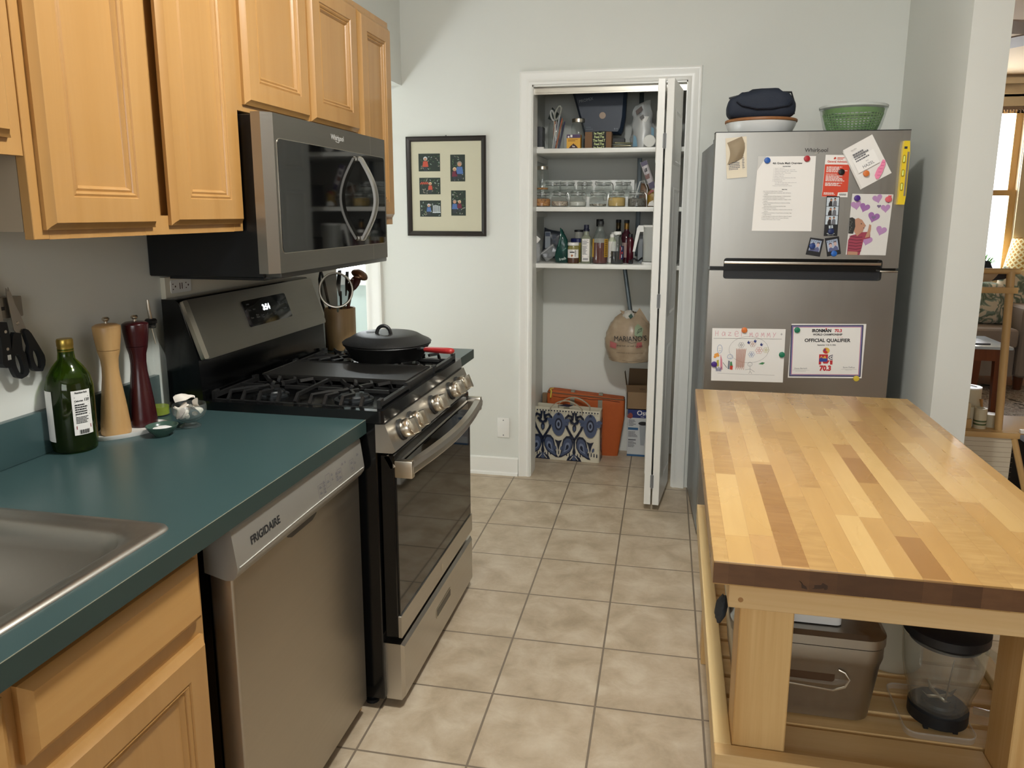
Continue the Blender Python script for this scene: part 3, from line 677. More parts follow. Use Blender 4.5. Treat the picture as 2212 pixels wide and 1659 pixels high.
# pepper mills on a white tray
t = thing('tray', 'small white oval tray under the two pepper mills', 'tray', (.082, 1.19, CT))
f = MB(); f.T = Matrix.Translation((.082, 1.185, CT)) @ Matrix.Rotation(math.radians(60), 4, 'Z'); f.lathe([(0, .002), (.085, .002), (.092, .004), (.098, .011), (.100, .012), (.099, .008), (.092, 0), (0, 0)], sx=1.0, sy=.52, close=False, seg=40); f.T = Matrix()
obj('tray_body', f, P('white_ceramic', 'e4e2dc', .18), t)
MP = [(0, 0), (.0315, 0), (.032, .004), (.031, .02), (.0275, .055), (.0225, .095), (.0185, .125), (.0175, .145), (.019, .165), (.0235, .181), (.0237, .183)]
MH = [(.0237, .184), (.0255, .196), (.028, .215), (.0292, .232), (.0285, .2345), (.022, .238), (.01, .2395), (0, .24)]
M_mill1 = wood('maple_mill', 'b8905c', 'c9a470', 2, 20, .08, .4)
M_mill2 = P('burgundy_lacquer', '3a1115', .22, var=.2)
for cc, mt, lab, h in (((.062, 1.170, CT+.003), M_mill1, 'light maple pepper mill on the white tray', 1.17), ((.078, 1.252, CT+.003), M_mill2, 'dark burgundy pepper mill on the white tray', 1.15)):
    t = thing('pepper_mill', lab, 'pepper mill', cc, group=None)
    lathe_part('mill_body', [(r*(1+(h-1)*.6), z*h) for r, z in MP], cc, mt, t, 36, 50)
    lathe_part('mill_head', [(r*(1+(h-1)*.6), z*h) for r, z in MH], cc, mt, t, 36, 50)
    lathe_part('top_nut', [(.004, .238*h), (.004, .244*h), (.0085, .247*h), (.009, .250*h), (.006, .253*h), (0, .2535*h)], cc, M_chrome, t, 16)
# clear cruet with pourer
c = (.048, 1.352, CT)
t = thing('oil_cruet', 'clear glass cruet with steel pour spout, little green oil left', 'cruet', c)
lathe_part('glass', [(0, 0), (.027, 0), (.030, .003), (.030, .15), (.028, .170), (.019, .195), (.012, .212), (.0105, .245), (.013, .247), (.013, .252), (.011, .252)], c, M_glass, t, 28, 40, close=False)
lathe_part('oil', [(0, .004), (.0275, .004), (.0275, .026), (0, .026)], c, P('green_olive_oil', '8a9a12', .1), t, 24)
lathe_part('stopper', [(.011, .245), (.0125, .247), (.0115, .249), (.0125, .252), (.0115, .255), (.0155, .258), (.0155, .266), (.012, .270), (0, .270)], c, M_blackm, t, 20)
obj('spout', MB().tube([(c[0], c[1], CT+.266), (c[0]-.001, c[1]-.004, CT+.30), (c[0]-.002, c[1]-.004, CT+.322)], [.0052, .0048, .0035], 10).tube([(c[0], c[1], CT+.246), (c[0]+.006, c[1]+.004, CT+.20)], .002, 6), M_chrome, t)
# little green salt dish
c = (.183, 1.185, CT)
t = thing('salt_dish', 'small green glazed dish of white salt in front of the mills', 'dish', c)
lathe_part('dish_body', [(0, 0), (.018, 0), (.020, .003), (.030, .012), (.037, .022), (.0385, .026), (.037, .0262), (.034, .020), (.026, .011), (0, .008)], c, P('green_glaze', '40594f', .2), t, 36, 50, close=False)
obj('salt', MB().ell((c[0], c[1]+.002, c[2]+.0165), (.024, .022, .005), 18, 8, .12, 3), P('white_salt', 'f0efec', .8), t)
# footed glass bowl of garlic
c = (.205, 1.268, CT)
t = thing('glass_bowl', 'footed clear glass bowl holding garlic, right of the salt dish', 'bowl', c)
lathe_part('bowl', [(0, 0), (.026, 0), (.027, .003), (.018, .009), (.014, .014), (.022, .018), (.034, .026), (.042, .040), (.0435, .052), (.0415, .062), (.0405, .062), (.0420, .052), (.040, .040), (.033, .029), (.020, .0215), (0, .020)], c, thin('bowl_glass', (.8,.85,.85), .05, .03, 1.2, (.92,.94,.93)), t, 40, 50, close=False)
M_garlic = NT('garlic_skin'); v = M_garlic.coord((30, 30, 8)); M_garlic.L(M_garlic.ramp(M_garlic.noise(v, 1, 4), [(.3, 'd9c6b4'), (.55, 'efe6da'), (.8, 'b493a0')]), M_garlic.b.inputs['Base Color']); M_garlic.set(Roughness=.5); M_garlic = M_garlic.mat
def clove(p, s, rot, nm, lab, kind='clove'):
    f = MB(Matrix.Translation(p) @ Euler_m(rot)); 
    f.grid(lambda u, v: (lambda th, r: (r*math.cos(th), r*math.sin(th)*.75, s*(2.2*v-1)))(2*pi*u, s*(.02+.62*math.sin(pi*min(1, v*1.25))**.8 if v < .8 else .02+.62*math.sin(pi*1)**.8*0+.05*(1-v)*5)), 10, 10, True)
    return single('garlic_clove', f, M_garlic, lab, 'garlic', 'garlic cloves in the glass bowl')
def Euler_m(r):
    from mathutils import Euler
    return Euler(r).to_matrix().to_4x4()
def bulb(p, s, rot):
    f = MB(Matrix.Translation(p) @ Euler_m(rot))
    def fn(u, v):
        th = 2*pi*u; r = s*(math.sin(pi*min(1, v/.62))**.7 if v < .5 else (.97*max(0, 1-(v-.5)/.25)**1.3+.16)); r *= 1+.10*abs(math.sin(4*th))*(1-v); return (r*math.cos(th), r*math.sin(th), s*(1.9*v**1.1-.7))
    f.grid(fn, 24, 14, True); return f
gb = bulb((c[0]-.012, c[1]-.010, CT+.044), .021, (.5, -.9, .3))
single('garlic_bulb', gb, M_garlic, 'garlic bulb with papery stem at the left of the glass bowl', 'garlic', ang=60)
clove((c[0]+.014, c[1]+.002, CT+.036), .012, (1.2, .3, .4), '', 'pale garlic clove low at the right inside the glass bowl')
clove((c[0]+.004, c[1]-.016, CT+.033), .012, (.6, 1.0, .2), '', 'pale garlic clove at the front inside the glass bowl')
clove((c[0]+.006, c[1]+.014, CT+.050), .011, (1.5, .6, 1.0), '', 'garlic clove at the back of the pile in the glass bowl')
def skin(p, rot, s, seed):
    rn = random.Random(seed); f = MB(Matrix.Translation(p) @ Euler_m(rot))
    f.grid(lambda u, v: (s*(u-.5)*1.6, s*(v-.5)*(1-abs(u-.5)), s*.5*math.sin(3*u+seed)*math.sin(2.5*v)+s*.06*rn.random()), 7, 5)
    return f
f = skin((c[0]-.012, c[1]+.0, CT+.076), (.3, -.3, .5), .03, 1); f2 = skin((c[0]+.016, c[1]+.008, CT+.062), (.8, .4, 2.0), .026, 2); f2b = skin((c[0]+.020, c[1]-.004, CT+.052), (.2, .9, 1.0), .024, 5)
g = MB(); 
for q in (f, f2, f2b): g.add(q.V, q.F)
single('garlic_skins', g, P('papery_garlic_skin', 'e9e2d6', .6), 'loose papery garlic skins on top of the garlic in the bowl', 'garlic skin', smooth=True)
# magnetic strip, knife, scissors on the left wall
t = thing('knife_rack', 'steel magnetic knife strip mounted on the left wall', 'knife rack', (.01, .8, 1.209))
obj('strip', MB(XF(.0)).rslab(.55, .976, 1.210, 1.255, 0, .018, .003), P('rack_steel', '8d877c', .35, .8), t)
obj('magnet_band', MB(XF(.018)).rect(.56, .930, 1.228, 1.236, .0004), M_blackm, t)
t = thing('kitchen_scissors', 'black handled kitchen scissors hanging open-tipped on the magnetic strip', 'scissors', (.028, .955, 1.075))
M_blade = steel('blade_steel', 'aaa49a', .3, 2)
def T3(x): return XF(x)
f = MB(T3(.021)); f.prism([(.941, 1.277), (.949, 1.256), (.956, 1.224), (.962, 1.205), (.968, 1.182), (.955, 1.172), (.951, 1.200), (.939, 1.259)], 0, .002); obj('blade', f, M_blade, t)
f = MB(T3(.0235)); f.prism([(.933, 1.276), (.941, 1.261), (.962, 1.212), (.972, 1.180), (.960, 1.170), (.945, 1.176), (.940, 1.184), (.936, 1.22), (.932, 1.262)], 0, .002); obj('blade', f, M_blade, t)
obj('pivot_screw', MB(T3(.0256)).lathe([(.004, 0), (.0035, .0015), (0, .002)], (.951, 1.197, 0), 14), M_chrome, t)
def ringh(par, pts_out, hole_c, hole_r, x, ha):
    n = 28; H = []; O = []
    for k in range(n):
        a_ = 2*pi*k/n; ca, sa = math.cos(ha), math.sin(ha); p = hole_r[0]*math.cos(a_); q = hole_r[1]*math.sin(a_)
        H.append((hole_c[0]+p*ca-q*sa, hole_c[1]+p*sa+q*ca))
        best = None; dx, dy = H[-1][0]-hole_c[0], H[-1][1]-hole_c[1]; l = math.hypot(dx, dy); dx /= l; dy /= l
        for A, B in zip(pts_out, pts_out[1:]+pts_out[:1]):
            ex, ey = B[0]-A[0], B[1]-A[1]; det = ex*dy-ey*dx
            if abs(det) < 1e-12: continue
            tx, ty = A[0]-hole_c[0], A[1]-hole_c[1]; s_ = (ex*ty-ey*tx)/det; w_ = (dx*ty-dy*tx)/det
            if s_ > 0 and -1e-6 <= w_ <= 1+1e-6 and (best is None or s_ > best): best = s_
        O.append((hole_c[0]+dx*(best or .02), hole_c[1]+dy*(best or .02)))
    f = MB(T3(x)); f.prism(O, 0, .010, H); return obj('handle', f, M_blackm, par, ang=40)
ringh(t, [(.933, 1.180), (.956, 1.174), (.957, 1.160), (.951, 1.148), (.952, 1.137), (.959, 1.128), (.963, 1.086), (.957, 1.078), (.94, 1.074), (.927, 1.081), (.919, 1.1), (.921, 1.131)], (.9395, 1.107), (.0085, .025), .020, math.radians(12))
ringh(t, [(.965, 1.184), (.975, 1.176), (.996, 1.137), (1.008, 1.113), (1.008, 1.096), (.997, 1.08), (.98, 1.083), (.969, 1.089), (.964, 1.132), (.968, 1.140), (.969, 1.151), (.961, 1.161), (.956, 1.174)], (.9855, 1.111), (.0085, .024), .022, math.radians(12))
t = thing('chef_knife', 'black riveted chef knife on the magnetic strip left of the scissors', 'knife', (.025, .905, 1.108))
obj('blade', MB(T3(.0205)).prism([(.872, 1.34), (.905, 1.29), (.914, 1.27), (.916, 1.255), (.919, 1.206), (.872, 1.209)], 0, .002), M_blade, t)
obj('handle', MB(T3(.015)).prism([(.897, 1.208), (.919, 1.204), (.923, 1.173), (.922, 1.131), (.925, 1.112), (.918, 1.104), (.904, 1.106), (.897, 1.116), (.900, 1.15), (.899, 1.176)], 0, .016), M_blackm, t, ang=40)
for y, z in ((.913, 1.184), (.913, 1.146)): obj('rivet', MB(T3(.031)).disc(y, z, .0035, .0004, 12), M_chrome, t)
obj('maker_mark', MB(T3(.031)).rect(.910, .919, 1.122, 1.133, .0004), M_white, t)
# ------------------------------------------------------------------ skillet
c = (.452, 2.045, .9305)
t = thing('skillet', 'black cast iron skillet with lid on the back right burner', 'pan', c)
lathe_part('pan', [(0, 0), (.118, 0), (.124, .005), (.150, .052), (.154, .054), (.152, .058), (.146, .056), (.118, .008), (0, .008)], c, M_iron, t, 44, 40, close=False)
lathe_part('lid', [(.153, .058), (.156, .061), (.150, .066), (.132, .074), (.112, .086), (.104, .089), (.06, .091), (0, .092), (0, .088), (.10, .085), (.148, .058)], c, M_iron, t, 44, 30, close=False)
hp = [(c[0]-.004+.024*math.cos(a_), c[1]-.02+.004*math.cos(a_), c[2]+.090+.028*math.sin(a_)) for a_ in [pi*k/12 for k in range(13)]]
obj('lid_handle', MB().tube(hp, .0055, 8, flat=1.2), M_iron, t)
obj('lid_mark', MB(Matrix.Translation((c[0], c[1], c[2]+.0925))).prism([(-.075,-.006),(-.03,.004),(-.032,.012),(-.077,.002)],0,.0006).prism([(-.07,-.016),(-.04,-.009),(-.041,-.005),(-.071,-.012)],0,.0006), M_iron, t)
dr = Vector((.145, -.095, .02)); p0 = Vector(c)+Vector((.128, -.075, .050)); 
hd = Vector((.9, -.42, .06)).normalized(); p0 = Vector((c[0]+.150, c[1]-.068, c[2]+.050))
obj('handle_stub', MB().tube([p0-hd*.012, p0+hd*.03], .011, 10, flat=.6), M_iron, t)
obj('handle_sleeve', MB().tube([p0+hd*.018, p0+hd*.022, p0+hd*.06, p0+hd*.11, p0+hd*.135, p0+hd*.142, p0+hd*.145], [.009, .0125, .0135, .0145, .014, .010, .004], 14, flat=.72), P('red_silicone', 'a82c2c', .4), t)
q = Vector(c)+Vector((-.9*.15, .42*.15, .05)); obj('helper_handle', MB().tube([q+Vector((.0, -.03, 0)), q+Vector((-.03, -.005, .004)), q+Vector((-.028, .016, .004)), q+Vector((.008, .036, 0))], .008, 8, flat=.6), M_iron, t)
# ------------------------------------------------------------------ crock and utensils
c = (.098, 2.43, CT)
t = thing('utensil_crock', 'bamboo utensil crock on the small counter behind the skillet', 'crock', c)
lathe_part('crock_body', [(0, 0), (.060, 0), (.062, .003), (.063, .168), (.061, .171), (.056, .169), (.055, .01), (0, .01)], c, wood('bamboo', 'a08058', 'b39468', 2, 40, .02, .45), t, 40, 40, close=False)
# strainer
sc_ = Vector((.112, 2.372, 1.131)); up = Vector((-.10, .1, .98)).normalized(); nrm = Vector((.42, -.88, .15)).normalized(); uu = up.cross(nrm).normalized(); up = nrm.cross(uu)
t = thing('strainer', 'round steel mesh strainer standing in the bamboo crock', 'strainer', tuple(sc_-Vector((0,0,.07))))
S = Matrix((uu, up, nrm)).transposed().to_4x4(); S.translation = sc_
obj('rim', MB(S).tube([(.064*math.cos(k*pi/20), .068*math.sin(k*pi/20), 0) for k in range(40)], .0048, 8, True, flat=1.4), M_chrome, t)
M_mesh = NT('wire_mesh'); w_ = M_mesh.N('ShaderNodeTexChecker'); M_mesh.L(M_mesh.coord((1, 1, 1)), w_.inputs[0]); w_.inputs['Scale'].default_value = 900; M_mesh.set(Metallic=.9, Roughness=.4); M_mesh.b.inputs['Base Color'].default_value = lin('5a554c'); M_mesh.b.inputs['Alpha'].default_value = .72; M_mesh = M_mesh.mat
obj('mesh_bowl', MB(S).grid(lambda u, v: (.062*math.cos(2*pi*u)*math.sin(pi/2*v), .066*math.sin(2*pi*u)*math.sin(pi/2*v), -.045*math.cos(pi/2*v)), 28, 10, True), M_mesh, t)
obj('handle', MB().tube([sc_-up*.070, (.105, 2.405, .99), (.10, 2.42, .90)], .005, 8), M_chrome, t)
def utensil(nm, lab, cat, head, headmat, top, stick, smat, r=.0045):
    t = thing(nm, lab, cat, (.098, 2.43, CT+.012)); obj('handle', MB().tube(stick, r, 8), smat, t); obj('head', head, headmat, t); return t
f = MB(Matrix.Translation((.178, 2.455, 1.185)) @ Euler_m((.4, .5, .2))); f.grid(lambda u, v: (.036*math.cos(2*pi*u)*math.sin(pi/2*v), .030*math.sin(2*pi*u)*math.sin(pi/2*v), .020*math.cos(pi/2*v)), 22, 8, True)
utensil('ladle', 'dark steel ladle leaning right in the bamboo crock', 'ladle', f, P('bronze_steel', '6b4f3a', .25, .8), None, [(.150, 2.45, 1.17), (.122, 2.44, 1.02), (.10, 2.43, .90)], P('brown_wood_handle', '5a2f22', .4), .006)
f = MB(Matrix.Translation((.145, 2.475, 1.150)) @ Euler_m((1.2, .5, .0))); f.ell((0, 0, 0), (.022, .042, .007), 16, 8)
utensil('wooden_spoon', 'reddish brown wooden spoon behind the strainer', 'spoon', f, P('dark_red_wood', '5c2a1e', .4), None, [(.138, 2.47, 1.13), (.120, 2.45, 1.02), (.105, 2.44, .90)], P('dark_red_wood_handle', '5c2a1e', .4), .005)
f = MB(); f.tube([(.095, 2.44, 1.10), (.092, 2.44, 1.15), (.100, 2.44, 1.205)], [.006, .018, .016], 8, flat=.3); f.tube([(.118, 2.45, 1.10), (.124, 2.45, 1.16), (.128, 2.45, 1.20)], [.005, .014, .015], 8, flat=.3)
utensil('spatula', 'black nylon spatula rising behind the strainer', 'spatula', f, M_blackm, None, [(.10, 2.44, 1.12), (.10, 2.435, .90)], M_blackm)
t = thing('tongs', 'black handled tongs at the left of the crock', 'tongs', (.05, 2.415, CT+.012))
for d in (-.012, .016): obj('arm', MB().tube([(.036, 2.40, 1.215), (.036+d*.6, 2.40, 1.17), (.044+d, 2.405, 1.08), (.075+d*.5, 2.42, .93)], [.004, .010, .009, .006], 8, flat=.5), M_blackm, t)
obj('pivot', MB().lathe([(.007, 0), (.007, .012), (0, .014)], (.036, 2.40, 1.203), 10), M_blackm, t)
# ------------------------------------------------------------------ refrigerator (local frame: x width, y depth, z up)
FO = (1.577, 2.80, 0); FR = math.radians(3.25)
t = thing('refrigerator', 'stainless top-freezer refrigerator covered with papers and magnets', 'refrigerator', FO, FR)
FRG = t; FT = WM[t.name]
M_fside = P('fridge_side_grey', '8a8e90', .38, .15, bump=.05, bs=300)
f = MB(FT); f.box(.004, .728, .075, .648, .025, 1.728, .004, 1); obj('cabinet', f, M_fside, t)
obj('base_grille', MB(FT).box(.02, .71, .05, .10, .012, .09, .002), M_blackm, t)
for x in (.03, .70): obj('foot', MB(FT).lathe([(.016, 0), (.016, .012), (.008, .014), (.008, .03)], (x, .09, 0), 12), M_blackm, t)
def fdoor(z0, z1, nz0, nz1, nm):
    """door slab with a pocket notch between nz0..nz1 over x .056-.673"""
    f = MB(FT)
    up = nz0 <= z0+1e-6
    f.box(0, .056, 0, .062, z0, z1, .003, 1); f.box(.673, .734, 0, .062, z0, z1, .003, 1)
    if up: f.box(.05, .68, .0, .062, nz1, z1, .003, 1)
    else: f.box(.05, .68, .0, .062, z0, nz0, .003, 1)
    return f
def door_mesh(z0, z1, notch, nm):
    # outline with notch, extruded
    a, b, r = .056, .673, .010
    if notch == 'bottom': zt = z0+.034; pl = [(0, z0), (a, z0), (a, zt-r), (a+r*.3, zt-r*.3), (a+r, zt), (b-r, zt), (b-r*.3, zt-r*.3), (b, zt-r), (b, z0), (.734, z0), (.734, z1), (0, z1)]
    else: zt = z1-.034; pl = [(0, z0), (.734, z0), (.734, z1), (b, z1), (b, zt+r), (b-r*.3, zt+r*.3), (b-r, zt), (a+r, zt), (a+r*.3, zt+r*.3), (a, zt+r), (a, z1), (0, z1)]
    f = MB(FT @ frameM((0, 0, 0), (1,0,0), (0,0,1))); f.prism(pl, -.060, 0)
    return obj(nm, f, M_steelX, t, ang=20)
d1 = door_mesh(1.222, 1.754, 'bottom', 'freezer_door'); d2 = door_mesh(.105, 1.205, 'top', 'fridge_door')
obj('door_edge', MB(FT).box(.001, .733, .0605, .075, 1.225, 1.7545), M_blackm, d1); obj('door_edge', MB(FT).box(.001, .733, .0605, .075, .107, 1.202), M_blackm, d2)
obj('top_cap', MB(FT).box(-.001, .735, .001, .060, 1.7542, 1.7575), M_blackm, d1)
obj('handle_pocket', MB(FT).box(.056, .673, .030, .0595, 1.222, 1.256).box(.056, .673, .012, .030, 1.222, 1.228), M_black, d1)
obj('handle_strip', MB(FT).box(.058, .671, .004, .012, 1.232, 1.243, .002), M_chrome, d1)
obj('handle_pocket', MB(FT).box(.056, .673, .025, .0595, 1.171, 1.205), M_blackm, d2)
obj('gap_strip', MB(FT).box(.003, .731, .02, .07, 1.205, 1.222), M_black, t)
obj('hinge', MB(FT).box(.665, .733, -.004, .03, 1.2065, 1.2125, .001), M_chrome, t)
obj('top_hinge', MB(FT).box(.66, .72, .03, .11, 1.728, 1.752, .003).box(.0, .018, .064, .10, 1.722, 1.735, .002), M_gray, t)
FF = FT @ frameM((0, -.0004, 0), (1,0,0), (0,0,1))       # decal frame on the doors
f = MB(FF); f.text('Whirlpool', .021, .389, 1.676, .0004, sx=1.0, bold=.0003); obj('brand_lettering', f, P('logo_grey', '4c4a48', .3, .5), d1)
f = MB(FF); f.stroke([(.383, 1.670), (.396, 1.674), (.404, 1.684)], .0018, .0008); obj('logo_swoosh', f, M_chrome, d1)
f = MB(FF @ Matrix.Translation((0, 0, .021-.028))); f.T = FT @ frameM((0, .0115, 0), (1,0,0), (0,0,1)); f.text('1.9', .006, .63, 1.2125, 0)
# ------------------------------------------------------------------ papers, pictures, magnets on the doors
K = [0]
def sheet(nm, lab, cat, q, mat=M_paper, w=.0006, th=.0005, curl=0, group=None, root=True):
    """flat sheet with 4 corners (TL,TR,BR,BL) in door coords"""
    f = MB(FF); TL, TR, BR, BL = q; n = 8
    def fn(i, j, ww):
        u = i/n; v = j/n; x = (TL[0]*(1-u)+TR[0]*u)*(1-v)+(BL[0]*(1-u)+BR[0]*u)*v; z = (TL[1]*(1-u)+TR[1]*u)*(1-v)+(BL[1]*(1-u)+BR[1]*u)*v
        lift = curl*(max(0, v-.75)**2*10+.5*max(0, abs(u-.5)-.38)); return (x, z, ww+lift)
    for ww in (w, w+th):
        pass
    vs = [fn(i, j, w) for i in range(n+1) for j in range(n+1)]+[fn(i, j, w+th) for i in range(n+1) for j in range(n+1)]; N = (n+1)**2
    fs = []
    for i in range(n):
        for j in range(n):
            a = i*(n+1)+j; b = a+n+1; fs += [(a, a+1, b+1, b), (N+a, N+b, N+b+1, N+a+1)]
    for j in range(n): fs += [(j, N+j, N+j+1, j+1), (n*(n+1)+j, n*(n+1)+j+1, N+n*(n+1)+j+1, N+n*(n+1)+j)]
    for i in range(n): a = i*(n+1); b = a+n+1; fs += [(a, b, N+b, N+a), (a+n, N+a+n, N+b+n, b+n)]
    f.add(vs, fs)
    cx = (TL[0]+TR[0]+BR[0]+BL[0])/4; cz = (BL[1]+BR[1])/2
    p = FT @ Vector((cx, 0, cz)); t = thing(nm, lab, cat, tuple(p), FR, group); obj('sheet', f, mat, t, ang=60); return t
def QF(q, w=.0016):   # local frame of a quad: origin BL, u to BR, v to TL
    TL, TR, BR, BL = q; u = Vector((BR[0]-BL[0], BR[1]-BL[1], 0)); L = u.length; v = Vector((TL[0]-BL[0], TL[1]-BL[1], 0)); H = v.length
    u.normalize(); v = Vector((-u.y, u.x, 0)); M = Matrix((u, v, Vector((0,0,1)))).transposed().to_4x4(); M.translation = (BL[0], BL[1], w); return FF @ M, L, H
magcol = {}
def magnet(x, z, col, name, lab, w=.0022, r=.0118, h=.007):
    k = 'magnet_'+name
    if k not in magcol: magcol[k] = P(k, col, .35)
    f = MB(FF @ Matrix.Translation((x, z, w))); f.lathe([(r*.94, 0), (r, .001), (r, h-.002), (r*.93, h-.0004), (r*.85, h), (0, h)], seg=28)
    return single('magnet', f, magcol[k], lab, 'magnet', 'round coloured magnets on the refrigerator', ang=40)
mi = [P('print_%d' % i, c_, .65) for i, c_ in enumerate(['1c1c1e', '6a6a70', 'c8402c', '3f6fb0', 'd88a9a', 'e8a04a', '4c8a5a', '5a3a8a', 'a8603a', '8fb5c8', 'b9b04a', '2c3a7a', 'efece6', 'b48a70', '7a7f8a', '3a2a24'])]
# receipt
q = [(.0372, 1.7317), (.1185, 1.7389), (.1285, 1.5803), (.05, 1.5738)]
t = sheet('receipt', 'curled yellowed store receipt at the top left of the freezer door', 'receipt', q, P('receipt_paper', 'd9cfba', .7), curl=.01)
TQ, L, H = QF(q); f = MB(TQ)
f.m(0).text('SHOES', .009, .061, .129, .0, bold=.0002); f.m(1); bars(f, .01, .055, .012, .07, 9, 4, 0); bars(f, .062, .072, .01, .10, 14, 5, 0)
obj('print', f, mi[:2], t)
f = MB(TQ); f.grid(lambda u, v: (.004+.058*u+.012*math.sin(3*v), .055+.085*v+(u*.02), .001+.012*math.sin(pi*u)*math.sin(pi*min(1, v+.15))), 10, 12)
obj('curled_fold', f, P('receipt_back', '8f7f66', .7), t)
# 4th grade math overview
q = [(.1683, 1.6601), (.3884, 1.6604), (.3906, 1.3667), (.159, 1.3672)]
t = sheet('school_letter', 'white printed school letter, 4th Grade Math Overview, on the freezer door', 'paper', q, curl=.004)
TQ, L, H = QF(q); f = MB(TQ).m(0); f.text('4th Grade Math Overview', .0105, .122, .263, 0, bold=.0003); f.text('Important Dates', .0045, .120, .253, 0, bold=.0002); f.text('Math Units', .0045, .118, .163, 0, bold=.0002)
f.m(1)
for i, s_ in enumerate(['1.  Quarter 1 ends 10/17', '2.  Fall Parent Teacher Conferences, 10/17-10/22', '3.  Fall Break (Thanksgiving) 11/23 - 11/28 No school', '4.  Winter Break 12/21 - 1/5 No school', '5.  Quarter 2 ends 12/19', '6.  Quarter 3 ends 3/18', '7.  Spring Parent Teacher Conferences, March 26th', '8.  Spring Break 3/23 - 3/27', '9.  State testing begins', '     -  2nd - 8th view supporting in math structure and', '        skill quality during homebridge', '10. Quarter 4 ends 6/12 (last day of school)']): f.text(s_, .0042, .070, .2455-i*.0062, 0, al='LEFT')
f.m(0)
for i, s_ in enumerate(['Intro: Intro to Problem Solving - Numbers', '1. Classifying fractions (prime, composite, odd), with factors,', '   multiples', '2. Exploring Fractions & Mixed Numbers in Whole Numbers', '   (including fraction equivalence & comparison)', '3. Fraction operations (addition, subtraction, multiply x whole', '   number)', '4. Using these fundamental (fractions) to decimals, including', '   decimal notation', '   - Exploring adding & subtracting using these ideas', '5. Measurement & Conversion', '   1. Area, Perimeter, multiplicative comparison (ratio as times as)', '      contexts', '6. Multiplication and Division of Large Numbers (including 2-digit', '   x 2-digit numbers)', '7. Exploring angles throughout years (Geometry figures & angles)', '8. Reviewing builds throughout years (4 classes Geometry)', '9. Putting it All Together (year in review)']): f.text(s_, .0046, .036, .156-i*.0066, 0, al='LEFT', sx=.95)
obj('print', f, [M_ink, P('list_grey', '84848c', .7)], t)
f = MB(TQ); f.poly([(.009, .294), (.040, .294), (.006, .236)], .001); obj('folded_corner', f, P('paper_fold', 'c9c8c4', .7), t)
magnet(.2031, 1.6448, '2458a8', 'blue', 'blue round magnet at the top left of the math letter')
magnet(.3541, 1.6504, 'a8242e', 'red', 'dark red round magnet at the top right of the math letter')
# red admission ticket
q = [(.4247, 1.6646), (.5148, 1.6629), (.5189, 1.5006), (.4212, 1.5025)]
t = sheet('admission_ticket', 'red and white General Admission ticket beneath the black magnet', 'ticket', q)
TQ, L, H = QF(q); f = MB(TQ)
f.m(1).poly([(0.001, .024), (.001, .1255), (.0935, .1255), (.0965, .020), (.060, .018), (.058, .001), (.0, .001)], 0)
f.m(1).text('General Admission', .0115, .049, .133, .0003, sx=.9, bold=.0003); bars(f, .045, .078, .144, .154, 2, 33, .0003); f.disc(.037, .150, .004, .0003); f.disc(.034, .1475, .0025, .0003)
f.m(0); bars(f, .008, .088, .095, .118, 5, 7, .0005); bars(f, .008, .07, .086, .090, 1, 8, .0005); bars(f, .008, .088, .060, .084, 5, 9, .0005); bars(f, .008, .085, .042, .056, 4, 10, .0005); bars(f, .006, .055, .008, .018, 3, 11, .0005)
f.m(2)
for k in range(12): f.rect(.066+k*.0022, .0672+k*.0022-(.0004 if k % 2 else 0), .006, .014, .0005)
obj('print', f, [M_paper, P('ticket_red', 'cf4428', .5), M_ink], t)
magnet(.4879, 1.5981, '121214', 'black', 'black round magnet on the red ticket')
# photo strip
q = [(.4401, 1.5061), (.4899, 1.5038), (.4921, 1.3482), (.4406, 1.3479)]
t = sheet('photo_strip', 'narrow photo booth strip of three pictures hanging below the red ticket', 'photo', q, P('strip_black', '17181c', .4), w=.0020)
TQ, L, H = QF(q, .0027); f = MB(TQ)
for k, z in enumerate((.118, .082, .046)):
    f.m(0).rect(.002, .048, z, z+.034, 0)
    f.m(4)
    for i in range(5): f.rect(.002, .048, z+.004+i*.007, z+.0045+i*.007, .0002)
    f.m(1).poly([(.010, z), (.024, z), (.023, z+.018), (.019, z+.022), (.014, z+.020), (.010, z+.010)], .0004); f.m(2).poly([(.025, z), (.041, z), (.040, z+.018), (.034, z+.023), (.027, z+.018)], .0004)
    f.m(3).disc(.019, z+.023, .0042, .0006, 10); f.disc(.033, z+.026, .0042, .0006, 10); f.m(1).disc(.0185, z+.027, .0042, .0005, 8, .0028); f.disc(.033, z+.0295, .004, .0007, 8, .0022)
f.m(0); f.prism([(.017, .030), (.033, .032), (.031, .043), (.016, .041)], 0, .0002); f.m(1).disc(.0245, .0365, .004, .0004, 10, .005); f.m(0).disc(.0245, .0365, .0022, .0006, 10, .003)
f.m(0).rect(.010, .040, .009, .0115, .0002)
f.rect(.014, .036, .004, .0055, .0002)
obj('pictures', f, [P('photo_pale', 'c9d4dc', .4), P('photo_dark', '26201f', .4), P('photo_grey', '6b6d74', .4), P('photo_skin', 'b98a6e', .4), P('photo_line', '93a4b4', .4)], t)
magnet(.4655, 1.3671, '1c2b5a', 'navy', 'navy round magnet at the foot of the photo strip', w=.0034)
